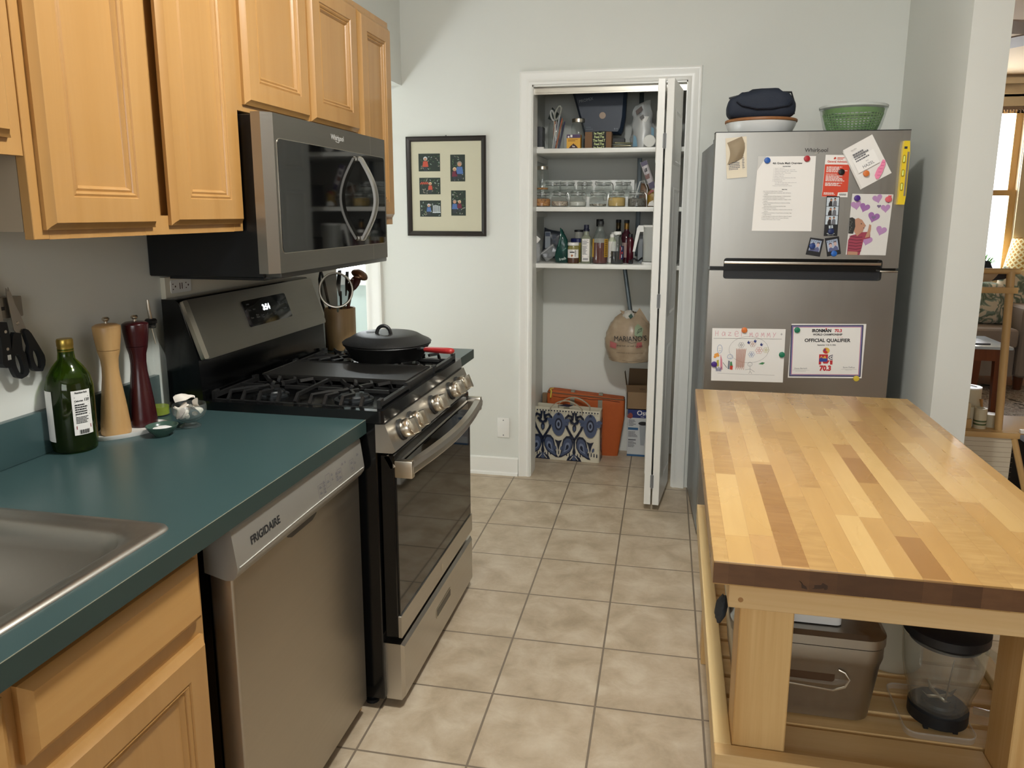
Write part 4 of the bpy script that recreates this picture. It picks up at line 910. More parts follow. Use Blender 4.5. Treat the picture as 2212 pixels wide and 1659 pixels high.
# instant photos
for q, lab, sd in (([(.3892, 1.3419), (.4425, 1.3353), (.4318, 1.2649), (.3759, 1.2738)], 'tilted instant photo with black border, left of the pair', 0), ([(.4453, 1.3391), (.4985, 1.3474), (.5119, 1.2775), (.4597, 1.2662)], 'tilted instant photo with black border, right of the pair', 1)):
    t = sheet('instant_photo', lab, 'photo', q, P('instant_border', '1b1b1f', .35), w=.0008)
    TQ, L, H = QF(q); f = MB(TQ @ Matrix.Translation((L/2, 0, 0)))
    f.m(0).rect(-.021, .021, .018, .063, 0); f.m(1).disc(-.008, .040, .006, .0002, 12, .008); f.disc(.010, .044, .006, .0002, 12, .008); f.m(2).poly([(-.018, .018), (-.016, .030), (-.008, .034), (0, .028), (.010, .038), (.018, .030), (.019, .018)], .0003); f.m(3).disc(-.008, .047, .006, .0001, 10, .005); f.disc(.010, .052, .006, .0001, 10, .004)
    for k in range(5): f.m(4).poly([(-.02+.008*k, .058), (-.014+.008*k, .063), (-.016+.008*k, .050)], .0001)
    obj('picture', f, [P('photo_sky', 'a9b4c8', .4), P('photo_face', 'c5a9a4', .4), P('photo_violet', '5a5f86', .4), P('photo_hair', '4a3a40', .4), P('photo_branch', '6f7f96', .4)], t)
magnet(.3984, 1.3078, '1f3a78', 'darkblue', 'dark blue round magnet on the left instant photo')
magnet(.4839, 1.2785, '2462b4', 'brightblue', 'bright blue round magnet at the bottom of the right instant photo')
# folded card with pink note
q = [(.4896, 1.6774), (.5992, 1.7449), (.675, 1.5935), (.5712, 1.5341)]
t = thing('folded_card', 'tilted white folded thank-you card held by the orange magnet', 'card', tuple(FT @ Vector((.58, 0, 1.534))), FR)
TQ, L, H = QF(q, .0022); f = MB(TQ)
f.prism([(-.003, 0), (L, 0), (L, H+.004), (0, H+.004)], 0, .0006); f.add([(0, 0, .0008), (L, 0, .0008), (L, .048, .0012), (.0, .048, .006), (0, .046, .0008)], [(0, 1, 2, 3), (0, 3, 4)]); f.grid(lambda u, v: (-.010*math.sin(pi*u)*(1-.4*v), H*v, .0008+.007*math.sin(pi*u)), 6, 6)
obj('card', f, M_paper, t, ang=50)
f = MB(TQ).m(0)
f.text('Dear Mom,', .0055, .035, .150, .0068, sx=.9); bars(f, .022, .085, .100, .138, 4, 21, .0068); f.m(0).text('HAZEL', .017, .058, .068, .0068, sx=.9); f.text('love', .006, .060, .088, .0068)
obj('writing', f, M_ink2, t)
f = MB(TQ); f.m(0).rect(.012, .098, .060, .118, .0064); obj('pasted_note', f, P('note_paper', 'f4f3f0', .7), t)
f = MB(TQ); f.poly([(.058, .010), (.066, .004), (.088, .018), (.112, .042), (.118, .056), (.112, .064), (.104, .058), (.094, .048), (.082, .044), (.070, .034), (.060, .024)], .0072); obj('pink_heart_patch', f, P('hot_pink', 'f08cb0', .7), t)
f = MB(TQ)
for k in range(5): f.stroke([(.068+k*.009, .020+k*.009), (.078+k*.009, .014+k*.009)], .0012, .0078)
obj('pink_marks', f, P('pink_ink', 'c2467c', .7), t)
magnet(.5787, 1.5917, 'd8783a', 'orange', 'orange round magnet on the white folded card', w=.0095)
# yellow level
t = thing('spirit_level', 'yellow plastic torpedo level clinging upright at the right edge', 'level', tuple(FT @ Vector((.715, 0, 1.472))), FR)
f = MB(FF); M_yel = P('yellow_plastic', 'e6c82c', .35)
f.prism([(.701, 1.472), (.7275, 1.472), (.730, 1.505), (.730, 1.672), (.7265, 1.713), (.706, 1.713), (.7035, 1.672), (.7035, 1.505)], .001, .020)
obj('level_body', f, M_yel, t)
obj('metal_edge', MB(FF).box(.7205, .7275, 1.505, 1.672, .019, .0215), M_chrome, t)
for z, r in ((1.645, .016), (1.592, .014), (1.540, .016)):
    v_ = obj('vial_window', MB(FF).rslab(.7055, .7165, z-r, z+r, .0202, .0208, .005), P('level_recess', 'a88f1c', .5) if 'level_recess' not in bpy.data.materials else bpy.data.materials['level_recess'], t)
    obj('vial', MB(FF).tube([(.711, z-r*.7, .0208), (.711, z+r*.7, .0208)], .0035, 10), P('vial_liquid', 'd8e060', .1) if 'vial_liquid' not in bpy.data.materials else bpy.data.materials['vial_liquid'], v_)
obj('sticker', MB(FF).rect(.708, .719, 1.683, 1.692, .0204), P('level_sticker', '31323a', .5), t)
# valentine collage photo
q = [(.5364, 1.5142), (.6896, 1.5113), (.6813, 1.2732), (.5301, 1.2744)]
t = sheet('heart_collage', 'photo of a toddler in pink stripes with painted purple paper hearts', 'picture', q, P('collage_paper', 'dcdad6', .5), w=.0008)
TQ, L, H = QF(q); f = MB(TQ)
def heart(f, x, y, s, a=0, w=.0):
    pts = []
    for k in range(24):
        th = 2*pi*k/24; px = 16*math.sin(th)**3/17; py = (13*math.cos(th)-5*math.cos(2*th)-2*math.cos(3*th)-math.cos(4*th))/17
        pts.append((x+s*(px*math.cos(a)-py*math.sin(a)), y+s*(px*math.sin(a)+py*math.cos(a))))
    f.poly(pts, w)
for i, (x, y, s, a_, m_) in enumerate([(.022, .196, .021, .2, 0), (.055, .187, .021, -.3, 1), (.100, .222, .020, .3, 0), (.133, .185, .019, .1, 0), (.092, .150, .024, -.25, 1), (.125, .098, .022, -.25, 0), (.075, .058, .022, -.2, 0), (.142, .210, .007, 0, 2), (.108, .192, .008, 0, 2), (.092, .148, .009, 0, 2)]): f.m(m_); heart(f, x, y, s, a_, .0001*(i+1))
f.m(3).poly([(.004, .0), (.052, .0), (.058, .030), (.062, .062), (.086, .068), (.084, .092), (.052, .090), (.032, .082), (.012, .076), (.004, .058)], .0014)
f.m(7)
for k in range(6): f.stroke([(.008, .014+k*.012), (.035, .010+k*.012), (.056, .016+k*.011)], .0022, .0016)
f.m(4).poly([(.024, .092), (.036, .074), (.050, .088), (.056, .092), (.060, .108), (.066, .116), (.060, .124), (.050, .138), (.034, .146), (.022, .140), (.018, .118)], .0018); f.poly([(.066, .068), (.082, .072), (.086, .100), (.086, .118), (.078, .122), (.076, .104), (.074, .094)], .0018); f.poly([(.006, .0), (.044, .0), (.044, .012), (.006, .014)], .0019)
f.m(5).poly([(.002, .085), (.020, .084), (.026, .112), (.022, .142), (.012, .148), (.002, .146)], .0020); f.m(6)
for k in range(7): f.disc(.006+.003*(k % 3), .094+k*.007, .003, .0022, 8)
f.m(5).disc(.048, .123, .0022, .0021, 8); f.m(7).disc(.0585, .107, .003, .0021, 8, .0015)
obj('picture', f, [P('heart_lilac', 'b48ab8', .5), P('heart_purple', '9a6aa6', .5), P('heart_dusk', '7a6a8a', .5), P('shirt_pink', '9a3c50', .5), P('toddler_skin', 'b88a70', .5), P('dark_hair', '2c2c2a', .5), P('hair_grey', '55564e', .5), P('stripe_dark', '5a1c30', .5)], t)
magnet(.5545, 1.4969, '4a2c82', 'purple', 'purple round magnet on the heart collage, top left', w=.0032)
f = MB(FF @ Matrix.Translation((.6717, 1.4923, .0032))); f.lathe([(.011, 0), (.013, .003), (.011, .006), (0, .007)], seg=18, sy=.9); f.box(-.001, .001, .010, .016, .001, .004); f.ell((.006, .013, .003), (.005, .003, .002), 8, 5)
single('magnet', f, P('salmon_plastic', 'd8606a', .4), 'salmon apple shaped magnet on the heart collage, top right', 'magnet')
# child's drawing
q = [(.0234, .9635), (.3187, .9666), (.3213, .741), (.0289, .7392)]
t = sheet('drawing', "child's crayon drawing of people around a tree on the lower door", 'drawing', q, curl=.004)
TQ, L, H = QF(q); f = MB(TQ)
def ink(m_, pts, wd=.0012, w=.0): f.m(m_).stroke(pts, wd, w)
def circ(m_, x, y, r, ry=None, wd=.001, n=18, w=0): ry = ry or r; ink(m_, [(x+r*math.cos(2*pi*k/n), y+ry*math.sin(2*pi*k/n)) for k in range(n+1)], wd, w)
SXL = {'H': [[(0,0),(0,1)],[(.6,0),(.6,1)],[(0,.5),(.6,.5)]], 'A': [[(.7,.7),(.3,.8),(0,.4),(.2,0),(.6,.2),(.7,.7),(.75,0)]], 'Z': [[(0,.7),(.6,.7),(0,.1),(.7,.1)]], 'E': [[(0,.4),(.8,.5),(.7,.9),(.3,1),(0,.6),(.1,.1),(.5,-.1),(.9,.1)]], 'L': [[(0,1),(.1,0)]],
       'M': [[(0,0),(.1,.9),(.35,.3),(.6,.95),(.8,0)]], 'O': [[(.35,.9),(0,.5),(.3,0),(.7,.3),(.65,.8),(.35,.9)]], 'Y': [[(0,1),(.3,.5)],[(.7,1),(.1,0)]], '+': [[(0,.5),(.8,.5)],[(.4,.1),(.4,.9)]]}
def scrawl(s_, x, y, h, adv, m_):
    for ch in s_:
        for st in SXL[ch]: ink(m_, [(x+a*h*.8, y+b*h) for a, b in st], .0013, .0002)
        x += adv
scrawl('HAZEL', .010, .192, .022, .026, 4); scrawl('MOMMY', .148, .190, .020, .0235, 4); scrawl('+', .272, .198, .012, .02, 1)
ink(0, [(.003, .181), (.278, .184)], .0009, .0001); ink(1, [(.0, .033), (.13, .030), (.28, .030)], .0008, .0001)
circ(1, .148, .136, .080, .056, .0007, 26)
for k in range(13): ink(8, [(.100+k*.0026, .050+.006*(k % 3)), (.098+k*.0032, .140-.004*(k % 2))], .0016, .0003)
for (x, y, m_, r) in ((.117, .155, 1, .006), (.163, .160, 8, .006), (.160, .116, 3, .006), (.190, .134, 2, .007), (.218, .136, 10, .006)):
    circ(m_, x, y, r*.5, None, .0008, 10)
    for k in range(6): circ(m_, x+r*1.4*math.cos(k*pi/3), y+r*1.4*math.sin(k*pi/3), r*.75, None, .0008, 8)
for x, y in ((.146, .166), (.172, .172), (.198, .158)): f.m(11).poly([(x-.006, y), (x, y+.009), (x+.002, y+.002), (x+.007, y+.006), (x+.003, y-.006), (x-.003, y-.004)], .0004)
f.m(6).poly([(.190, .076), (.205, .084), (.216, .082), (.208, .074)], .0003)
circ(3, .030, .136, .010, .018, .0012); ink(3, [(.027, .130), (.031, .127), (.035, .131)], .001); f.m(0).disc(.027, .139, .001, .0003, 6); f.disc(.034, .139, .001, .0003, 6)
circ(3, .074, .104, .011, .010, .0012); f.m(0).disc(.071, .107, .001, .0003, 6); f.disc(.078, .107, .001, .0003, 6); ink(3, [(.070, .100), (.075, .098), (.080, .102)], .001)
f.m(5); [f.disc(.018+.006*math.cos(k), .108+.006*math.sin(k*1.7), .006, .0003+.0001*k, 8) for k in range(6)]
f.m(10).poly([(.018, .062), (.030, .062), (.028, .090), (.020, .088)], .0003)
for k in range(6): ink(4, [(.036+k*.0018, .048), (.035+k*.0012, .112-.004*k)], .0014, .0005)
for k in range(7): ink(11, [(.020+k*.003, .040+.003*(k % 2)), (.016+k*.004, .060-.003*(k % 3))], .002, .0006)
ink(0, [(.046, .078), (.062, .058)], .0016, .0005); f.m(14).poly([(.066, .052), (.074, .050), (.074, .086), (.067, .088)], .0003); f.m(6).poly([(.075, .066), (.086, .064), (.082, .084), (.075, .082)], .0004); f.m(2).poly([(.075, .050), (.086, .048), (.087, .066), (.075, .066)], .0004)
circ(1, .156, .074, .009, .009, .001); ink(1, [(.157, .065), (.158, .044)], .001); ink(1, [(.138, .050), (.158, .054), (.176, .042)], .001); ink(1, [(.150, .028), (.158, .044), (.170, .028)], .001); ink(1, [(.153, .071), (.157, .069), (.160, .072)], .0008)
f.m(1).text('This is a tree. This is me. This is my brother and', .0085, .004, .020, .0002, al='LEFT', a=.006, sx=1.15); f.text('this is my mama.', .0085, .006, .011, .0002, al='LEFT', sx=1.05)
obj('crayon_marks', f, mi, t)
magnet(.1532, .9590, 'd8783a', 'orange', 'orange round magnet at the top of the drawing')
magnet(.0379, .8104, '4a2c82', 'purple', 'purple round magnet at the left edge of the drawing', w=.0032)
magnet(.3096, .8593, '1f7a5a', 'green', 'green round magnet at the right edge of the drawing')
# certificate
q = [(.340, .9881), (.632, .9963), (.6315, .7712), (.340, .7612)]
q = [(.3405, .9895), (.6320, .9955), (.6318, .7695), (.3405, .7620)]
t = sheet('certificate', 'framed-border certificate reading OFFICIAL QUALIFIER on the lower door', 'certificate', q)
TQ, L, H = QF(q); f = MB(TQ); W_ = .286; H_ = .220; f.T = TQ @ Matrix.Translation((.003, .003, 0))
f.m(0).rect(.002, W_-.002, .003, H_-.001, 0); f.m(3).rect(.005, W_-.005, .006, H_-.004, .0002); f.m(2).rect(.010, W_-.010, .011, H_-.009, .0004); f.m(1).rect(.012, W_-.012, .013, H_-.011, .0006)
f.m(4).text('IRONMAN', .0175, .122, .190, .001, sx=.92, bold=.0009); f.m(5).text('70.3', .0175, .187, .190, .001, sx=.95, bold=.0007)
f.m(4).text('WORLD CHAMPIONSHIP', .0110, .146, .176, .001, sx=.93, bold=.0004); f.text('OFFICIAL QUALIFIER', .0195, .146, .149, .001, sx=1.0, bold=.0006); f.text('September 12 & 13, 2026', .0070, .144, .134, .001, bold=.0002)
f.m(5).text('Nice - France', .004, .195, .168, .001); f.disc(.140, .203, .0032, .001, 12)
f.m(6).disc(.144, .112, .0135, .001, 24); f.m(5).poly([(.133, .105), (.142, .100), (.150, .102), (.148, .110), (.142, .112), (.145, .120), (.137, .122), (.132, .115)], .0012); f.m(7).poly([(.133, .112), (.138, .112), (.140, .119), (.136, .121)], .0013)
f.m(5).poly([(.117, .054), (.126, .054), (.128, .072), (.136, .058), (.152, .058), (.160, .072), (.162, .054), (.171, .054), (.171, .097), (.117, .097)], .001)
f.m(7).poly([(.119, .066), (.150, .066), (.150, .080), (.119, .080)], .0012); f.m(6).poly([(.119, .080), (.126, .092), (.132, .082), (.140, .092), (.147, .080)], .0013); f.m(8).poly([(.119, .080), (.126, .086), (.132, .080)], .0014)
f.m(1).rect(.152, .171, .072, .097, .0012); f.m(0).stroke([(.170, .094), (.158, .090), (.155, .084), (.158, .078), (.170, .075)], .003, .0014); f.stroke([(.170, .088), (.163, .085), (.170, .081)], .0025, .0014)
f.m(5).text('70.3', .0290, .144, .029, .001, sx=.92, bold=.0016)
f.m(9).text('Diana Bertsch', .0085, .047, .034, .001, sx=1.05, a=.02); f.rect(.014, .082, .029, .0294, .001); f.text('Owner World Championship Events', .0028, .047, .025, .001); f.text('Scott DeRue', .0085, .236, .040, .001, sx=1.05); f.rect(.205, .268, .035, .0354, .001); f.text('Chief Executive Officer', .0028, .236, .031, .001)
obj('print', f, [P('cert_navy', '1a1e3c', .5), M_paper, P('cert_pink', 'd88f98', .5), P('cert_lilac', '74709c', .5), M_ink, P('cert_red', 'c02c34', .5), P('cert_gold', 'd8b04a', .5), P('cert_blue', '2c4a9c', .5), P('cert_violet', '7a3a7c', .5), M_ink2], t)
magnet(.3634, .9648, '1f7a5a', 'green', 'green round magnet at the top left of the certificate', w=.0026)
magnet(.6101, .7684, 'd8c040', 'yellow', 'yellow round magnet at the bottom right of the certificate')
# ------------------------------------------------------------------ on top of the refrigerator
ZT = 1.728
c = (1.765, 3.0, ZT)
t = thing('serving_bowl', 'wide white bowl with wooden lid on the refrigerator, beneath the lunch bag', 'bowl', c)
lathe_part('bowl', [(0, 0), (.09, 0), (.095, .003), (.120, .03), (.138, .066), (.141, .080), (.138, .080), (.115, .034), (0, .01)], c, P('white_enamel', 'dcdedd', .25), t, 48, 50, close=False)
lathe_part('wooden_lid', [(0, .080), (.143, .080), (.1455, .083), (.1455, .090), (.143, .092), (0, .092)], c, wood('acacia_lid', '7a4a2a', 'b07a48', 0, 20, .05, .5), t, 48)
t = thing('lunch_bag', 'navy blue zipped fabric bag resting on the wooden lid', 'bag', (1.76, 3.0, ZT+.093))
f = MB(Matrix.Translation((1.76, 3.0, ZT+.093)))
def bagf(u, v):
    a_ = 2*pi*u; b_ = pi*(v-.5); k = .35
    x = .137*math.copysign(abs(math.cos(a_))**k, math.cos(a_))*math.cos(b_)**.35; y = .075*math.copysign(abs(math.sin(a_))**k, math.sin(a_))*math.cos(b_)**.35
    z = .052+.052*math.sin(b_)/abs(math.sin(b_) or 1)*abs(math.sin(b_))**.6 if abs(b_) > 1e-6 else .052
    z *= 1+.10*math.sin(3.2*u*pi+.7)+.04*math.sin(17*x*8); z += .01*math.sin(x*22+1)*(1 if b_ > 0 else 0); return (x, y+.004*math.sin(x*60), max(z, 0))
f.grid(bagf, 44, 16, True); M_navy = P('navy_fabric', '1a2333', .75, bump=.3, bs=300)
obj('bag_body', f, M_navy, t, ang=70)
obj('strap', MB().tube([(1.66, 2.925, 1.888), (1.68, 2.920, 1.872), (1.74, 2.918, 1.858), (1.80, 2.918, 1.858), (1.86, 2.920, 1.868), (1.874, 2.924, 1.885)], .009, 8, flat=.35), P('navy_webbing', '0f1626', .8), t)
obj('zipper', MB().tube([(1.63, 2.97, 1.908), (1.70, 2.95, 1.922), (1.80, 2.95, 1.926), (1.875, 2.965, 1.925), (1.893, 2.98, 1.88), (1.893, 2.985, 1.84)], .004, 6), M_blackm, t)
c = (2.125, 3.0, ZT)
t = thing('salad_spinner', 'green salad spinner basket in a clear bowl on the refrigerator', 'salad spinner', c)
lathe_part('outer_bowl', [(0, .002), (.088, .002), (.094, .01), (.112, .06), (.126, .118), (.128, .134), (.131, .136), (.131, .128)], c, thin('spinner_clear', (.8, .85, .85), .10, .05, 1.0, (.9,.93,.92)), t, 56, 40, close=False)
obj('rim_ring', MB().lathe([(.126, .128), (.131, .130), (.132, .137), (.128, .140), (.125, .136)], c, 56), thin('spinner_rim', (.75, .8, .78), .7, .1), t)
f = MB(); M_gsp = P('green_basket', '5f8f3c', .35, )
prs = [(.080, .012), (.084, .02), (.104, .072), (.116, .112), (.118, .124)]
def rr(z):
    for (a, b), (c_, d) in zip(prs, prs[1:]):
        if z <= d: return a+(c_-a)*(z-b)/(d-b)
    return prs[-1][0]
f.lathe([(0, .010), (.078, .010), (rr(.02), .02)], c, 48, close=False)
for i in range(9): z = .020+i*.0105; f.lathe([(rr(z), z), (rr(z+.0062), z+.0062)], c, 48, close=False)
f.lathe([(rr(.106), .106), (rr(.124), .124), (.114, .124)], c, 48, close=False)
for k in range(44):
    a_ = 2*pi*k/44; f.tube([(c[0]+rr(z)*math.cos(a_), c[1]+rr(z)*math.sin(a_), c[2]+z) for z in (.018, .06, .108)], .0022, 4)
obj('basket', f, M_gsp, t)
# ------------------------------------------------------------------ pantry contents
S1, S2, S3 = SZ
def PX(y): return frameM((0, y, 0), (1,0,0), (0,0,1))     # u=x, v=z, w toward the camera
def BX(x0, x1, y0, y1, z0, z1, b=.001): return MB().box(x0, x1, y0, y1, z0, z1, b, 1)
def bottle(nm, lab, cat, c, pr, mat, cap=None, capm=None, liq=None, liqm=None, seg=26, group=None):
    t = thing(nm, lab, cat, c, group=group); lathe_part('glass', pr, c, mat, t, seg, 45, close=False)
    if liq: lathe_part('contents', liq, c, liqm, t, seg, 45)
    if cap: lathe_part('cap', cap, c, capm, t, seg, 40)
    return t
def capp(r, z0, z1): return [(r, z0), (r, z1-.002), (r*.92, z1), (0, z1)]
# ---- top shelf
t = thing('pen_jar', 'clear glass jar crammed with pens and scissors on the top pantry shelf', 'jar', (.795, 3.66, S1))
lathe_part('glass', [(0, 0), (.040, 0), (.042, .004), (.041, .12), (.037, .13), (.037, .136)], (.795, 3.66, S1), M_glass, t, close=False)
cols = ['8f9299', '3c4048', 'a8562c', '565b66', 'c8c8c8', '2b2d55', '6a4a8a', '9aa0a8', '30343c', 'b06030']
for i, h in enumerate(cols):
    a_ = i*2.4; r = .022; b0 = Vector((.795+.8*r*math.cos(a_), 3.66+.8*r*math.sin(a_), S1+.004)); b1 = Vector((.795+.018+1.2*r*math.cos(a_+.6), 3.66+r*math.sin(a_+.6), S1+.128+.014*(i % 4)))
    p_ = thing('pen', ['grey pen', 'charcoal pen', 'orange brown pen', 'slate pen', 'white pen', 'navy pen', 'violet pen', 'silver pen', 'black pen', 'rust pencil'][i]+' standing in the glass jar on the top shelf', 'pen', tuple(b0), group='pens in the glass jar')
    obj('barrel', MB().tube([b0, b0.lerp(b1, .9), b1], [.004, .004, .0025], 8), P('pen_%d' % i, h, .35), p_)
t = thing('scissors', 'scissors with grey and black loop handles in the pen jar', 'scissors', (.79, 3.655, S1+.01))
obj('handle_loop', MB().tube([(.805+.014*math.cos(k*pi/9)+.01*math.sin(k*pi/9), 3.645, S1+.183+.034*math.sin(k*pi/9)) for k in range(18)], .0055, 8, True), P('scissor_grey', '8d9088', .5), t)
obj('handle_loop', MB().tube([(.776+.009*math.cos(k*pi/9)-.006*math.sin(k*pi/9), 3.652, S1+.172+.026*math.sin(k*pi/9)) for k in range(18)], .005, 8, True), P('scissor_grey2', 'a4a7a4', .5), t)
obj('blades', MB().tube([(.797, 3.648, S1+.150), (.79, 3.652, S1+.012)], .004, 6, flat=.4).tube([(.784, 3.652, S1+.145), (.796, 3.656, S1+.012)], .004, 6, flat=.4), M_chrome, t)
single('seed_packet', MB(PX(3.75)).prism([(.735, 1.935), (.758, 1.995), (.800, 1.955), (.792, 1.920), (.76, 1.925)], -.006, .004).box(.77, .775, 1.768, 1.94, -.002, .002), P('dark_green_packet', '22302c', .6), 'dark green packet standing behind the pen jar', 'packet')
t = thing('storage_tin', 'dark tin with pale stripe at the far left of the top shelf', 'tin', (.698, 3.70, S1))
obj('tin_body', BX(.672, .722, 3.66, 3.74, S1, S1+.118), P('tin_dark', '23272b', .4), t); obj('pale_stripe', MB(PX(3.66)).rect(.673, .690, S1+.002, S1+.116, .0005), P('tin_pale', '6b6e70', .5), t)
single('paper_pad', BX(.672, .735, 3.62, 3.655, S1, S1+.010), M_paper, 'white paper pad lying at the left front of the top shelf', 'paper')
c = (.905, 3.72, S1)
t = thing('mason_jar', 'clear mason jar with metal lid behind the small yellow tea box', 'jar', c)
lathe_part('glass', [(0, 0), (.036, 0), (.038, .005), (.038, .12), (.032, .135), (.032, .142)], c, M_glass, t, close=False); lathe_part('lid', [(.034, .140), (.035, .141), (.035, .158), (.033, .160), (0, .160)], c, M_chrome, t)
t = thing('tea_box', 'small yellow and purple tea box at the front of the top shelf', 'box', (.893, 3.63, S1))
obj('carton', BX(.858, .930, 3.612, 3.665, S1, S1+.070, .0006), P('tea_yellow', 'd8a43a', .6), t)
f = MB(PX(3.612)).m(0).rect(.858, .930, S1+.052, S1+.070, .0006); f.m(1).poly([(.870+.048*k/12, S1+.001+.020*math.sin(pi*k/12)) for k in range(13)], .0006); f.m(1).disc(.894, S1+.020, .004, .0007, 10); f.m(2).disc(.868, S1+.058, .005, .0008, 12); f.rect(.877, .888, S1+.056, S1+.068, .0008); f.text('Tea', .010, .894, S1+.006, .001, bold=.0004); f.m(3); bars(f, .866, .924, S1+.034, S1+.046, 3, 5, .0007)
obj('carton_print', f, [P('tea_purple', '4c3a5c', .6), P('tea_brown', '3a1c1a', .6), M_paper, P('tea_ochre', '94681c', .6)], t)
# dark blue pouch
t = thing('protein_pouch', 'large navy pouch with gold seal tilted back on the top shelf', 'pouch', (1.01, 3.75, S1+.062))
f = MB(PX(3.74)); pp = [(.862, 2.085), (1.157, 2.085), (1.150, 1.93), (1.140, 1.868), (1.128, 1.845), (1.02, 1.850), (.935, 1.842), (.918, 1.90)]
vs = []; 
f.prism(pp, -.05, .0); f.add([(x*1.0+(1.01-x)*.12, z+(1.96-z)*.12, .022) for x, z in pp]+[(x, z, 0) for x, z in pp], [(i, (i+1) % 8, 8+(i+1) % 8, 8+i) for i in range(8)]+[tuple(range(8))])
obj('pouch_body', f, P('navy_pouch', '1c2a3c', .45), t)
TP = PX(3.715); f = MB(TP).m(0).text('PROMiX', .022, .945, 2.015, 0, a=.20, sx=.95); f.disc(1.098, 1.873, .004, .0, 10); f.disc(1.110, 1.873, .0035, 0, 10); f.m(2); bars(f, .945, .985, 1.868, 1.888, 2, 3, 0)
f.m(1).disc(1.032, 1.942, .017, .0, 28); obj('pouch_print', f, [P('pouch_grey', '7a848c', .5), P('seal_tan', 'a08b78', .5), P('pouch_print_dim', '4a545e', .5)], t)
single('storage_box', BX(.93, 1.15, 3.74, 3.80, S1, S1+.060), P('black_box', '15181b', .5), 'low black box under the navy pouch on the top shelf', 'box')
t = thing('snack_box', 'brown cardboard box with black stripe of repeated lettering', 'box', (1.02, 3.66, S1))
obj('carton', BX(.952, 1.090, 3.622, 3.70, S1, S1+.082, .0006), P('kraft', '77593f', .8), t)
f = MB(PX(3.622)).m(0).rect(.990, 1.062, S1, S1+.082, .0006); f.m(1)
for k, s_ in enumerate(['he Feed.T', 'Feed.The', 'The Feed.T', 'Feed.The', 'he Feed.T']): f.text(s_, .0175, 1.026, S1+.0685-k*.0178, .001, sx=.78, bold=.0005)
obj('carton_print', f, [M_ink, P('lime_print', 'c6d294', .5)], t)
for k in range(4):
    f = MB(Matrix.Translation((1.140+.006*(k % 2), 3.66, S1+.004+k*.0075)) @ Matrix.Rotation(.25*(k-1.5), 4, 'Z')); f.box(-.045, .045, -.014, .014, -.0035, .0035, .003, 2); f.box(-.052, -.045, -.013, .013, -.0006, .0006); f.box(.045, .052, -.013, .013, -.0006, .0006)
    single('snack_bar', f, [P('foil_wrap_%d' % k, ['3a3c38', 'a9a58c', '565a50', '8c8a6c'][k], .3, .4)], ['lowest foil snack bar in the small pile on the top shelf', 'pale second snack bar in the pile on the top shelf', 'dark third snack bar in the pile on the top shelf', 'topmost snack bar of the small pile on the top shelf'][k], 'snack bar', 'snack bars stacked on the top shelf')
# plastic bags right
t = thing('plastic_bag', 'upright white and clear plastic bag of cups with brown label, top shelf', 'bag', (1.25, 3.72, S1))
M_pbag = thin('hazy_plastic', (.62,.65,.66), .42, .25)
f = MB(Matrix.Translation((1.25, 3.74, S1)))
f.grid(lambda u, v: ((.066-.030*v**2+.006*math.sin(9*u*pi+6*v))*math.cos(2*pi*u)+.004*math.sin(20*v)-.015*v, (.05-.03*v)*math.sin(2*pi*u), .25*v*(1-.12*math.sin(pi*u)**2)), 24, 16, True); obj('bag_film', f, M_pbag, t, ang=70)
f = MB(PX(3.70)); f.m(0).poly([(1.205, S1+.190), (1.235, S1+.215), (1.243, S1+.195), (1.213, S1+.170)], .004); f.m(1).poly([(1.226, S1+.160), (1.245, S1+.172), (1.252, S1+.155), (1.236, S1+.145)], .004); f.m(2).poly([(1.196, S1+.01), (1.22, S1+.012), (1.212, S1+.06), (1.199, S1+.07)], .006); f.poly([(1.290, S1+.05), (1.303, S1+.05), (1.303, S1+.10), (1.288, S1+.11)], .006)
obj('bag_print', f, [P('label_brown', '4a3c38', .6), P('label_grey', '5c5a5a', .6), P('bag_blue', '5f8ca4', .5)], t)
obj('cups', MB().lathe([(.030, 0), (.036, .10), (.034, .10), (.028, .004)], (1.245, 3.74, S1+.004), 20).lathe([(.028, .06), (.034, .16)], (1.25, 3.74, S1+.004), 20, close=False), M_white, t)
f = MB(PX(3.626)); f.lathe([(0, 0), (.030, 0), (.031, .002), (.031, .008), (.029, .010), (0, .010)], (1.284, S1+.0315, 0), 36); single('jar_lid', f, P('white_lid', 'd4d4ce', .4), 'round white jar lid standing on edge at the right of the top shelf', 'lid')
f = MB(Matrix.Translation((1.36, 3.78, S1))); f.grid(lambda u, v: ((.05-.02*v)*math.cos(2*pi*u), (.05-.03*v)*math.sin(2*pi*u), .28*v+.01*math.sin(8*u*pi)), 20, 10, True); single('plastic_bag', f, thin('hazy_grey_plastic', (.4, .42, .44), .4, .3), 'limp grey plastic bag behind the folded door on the top shelf', 'bag', ang=70)
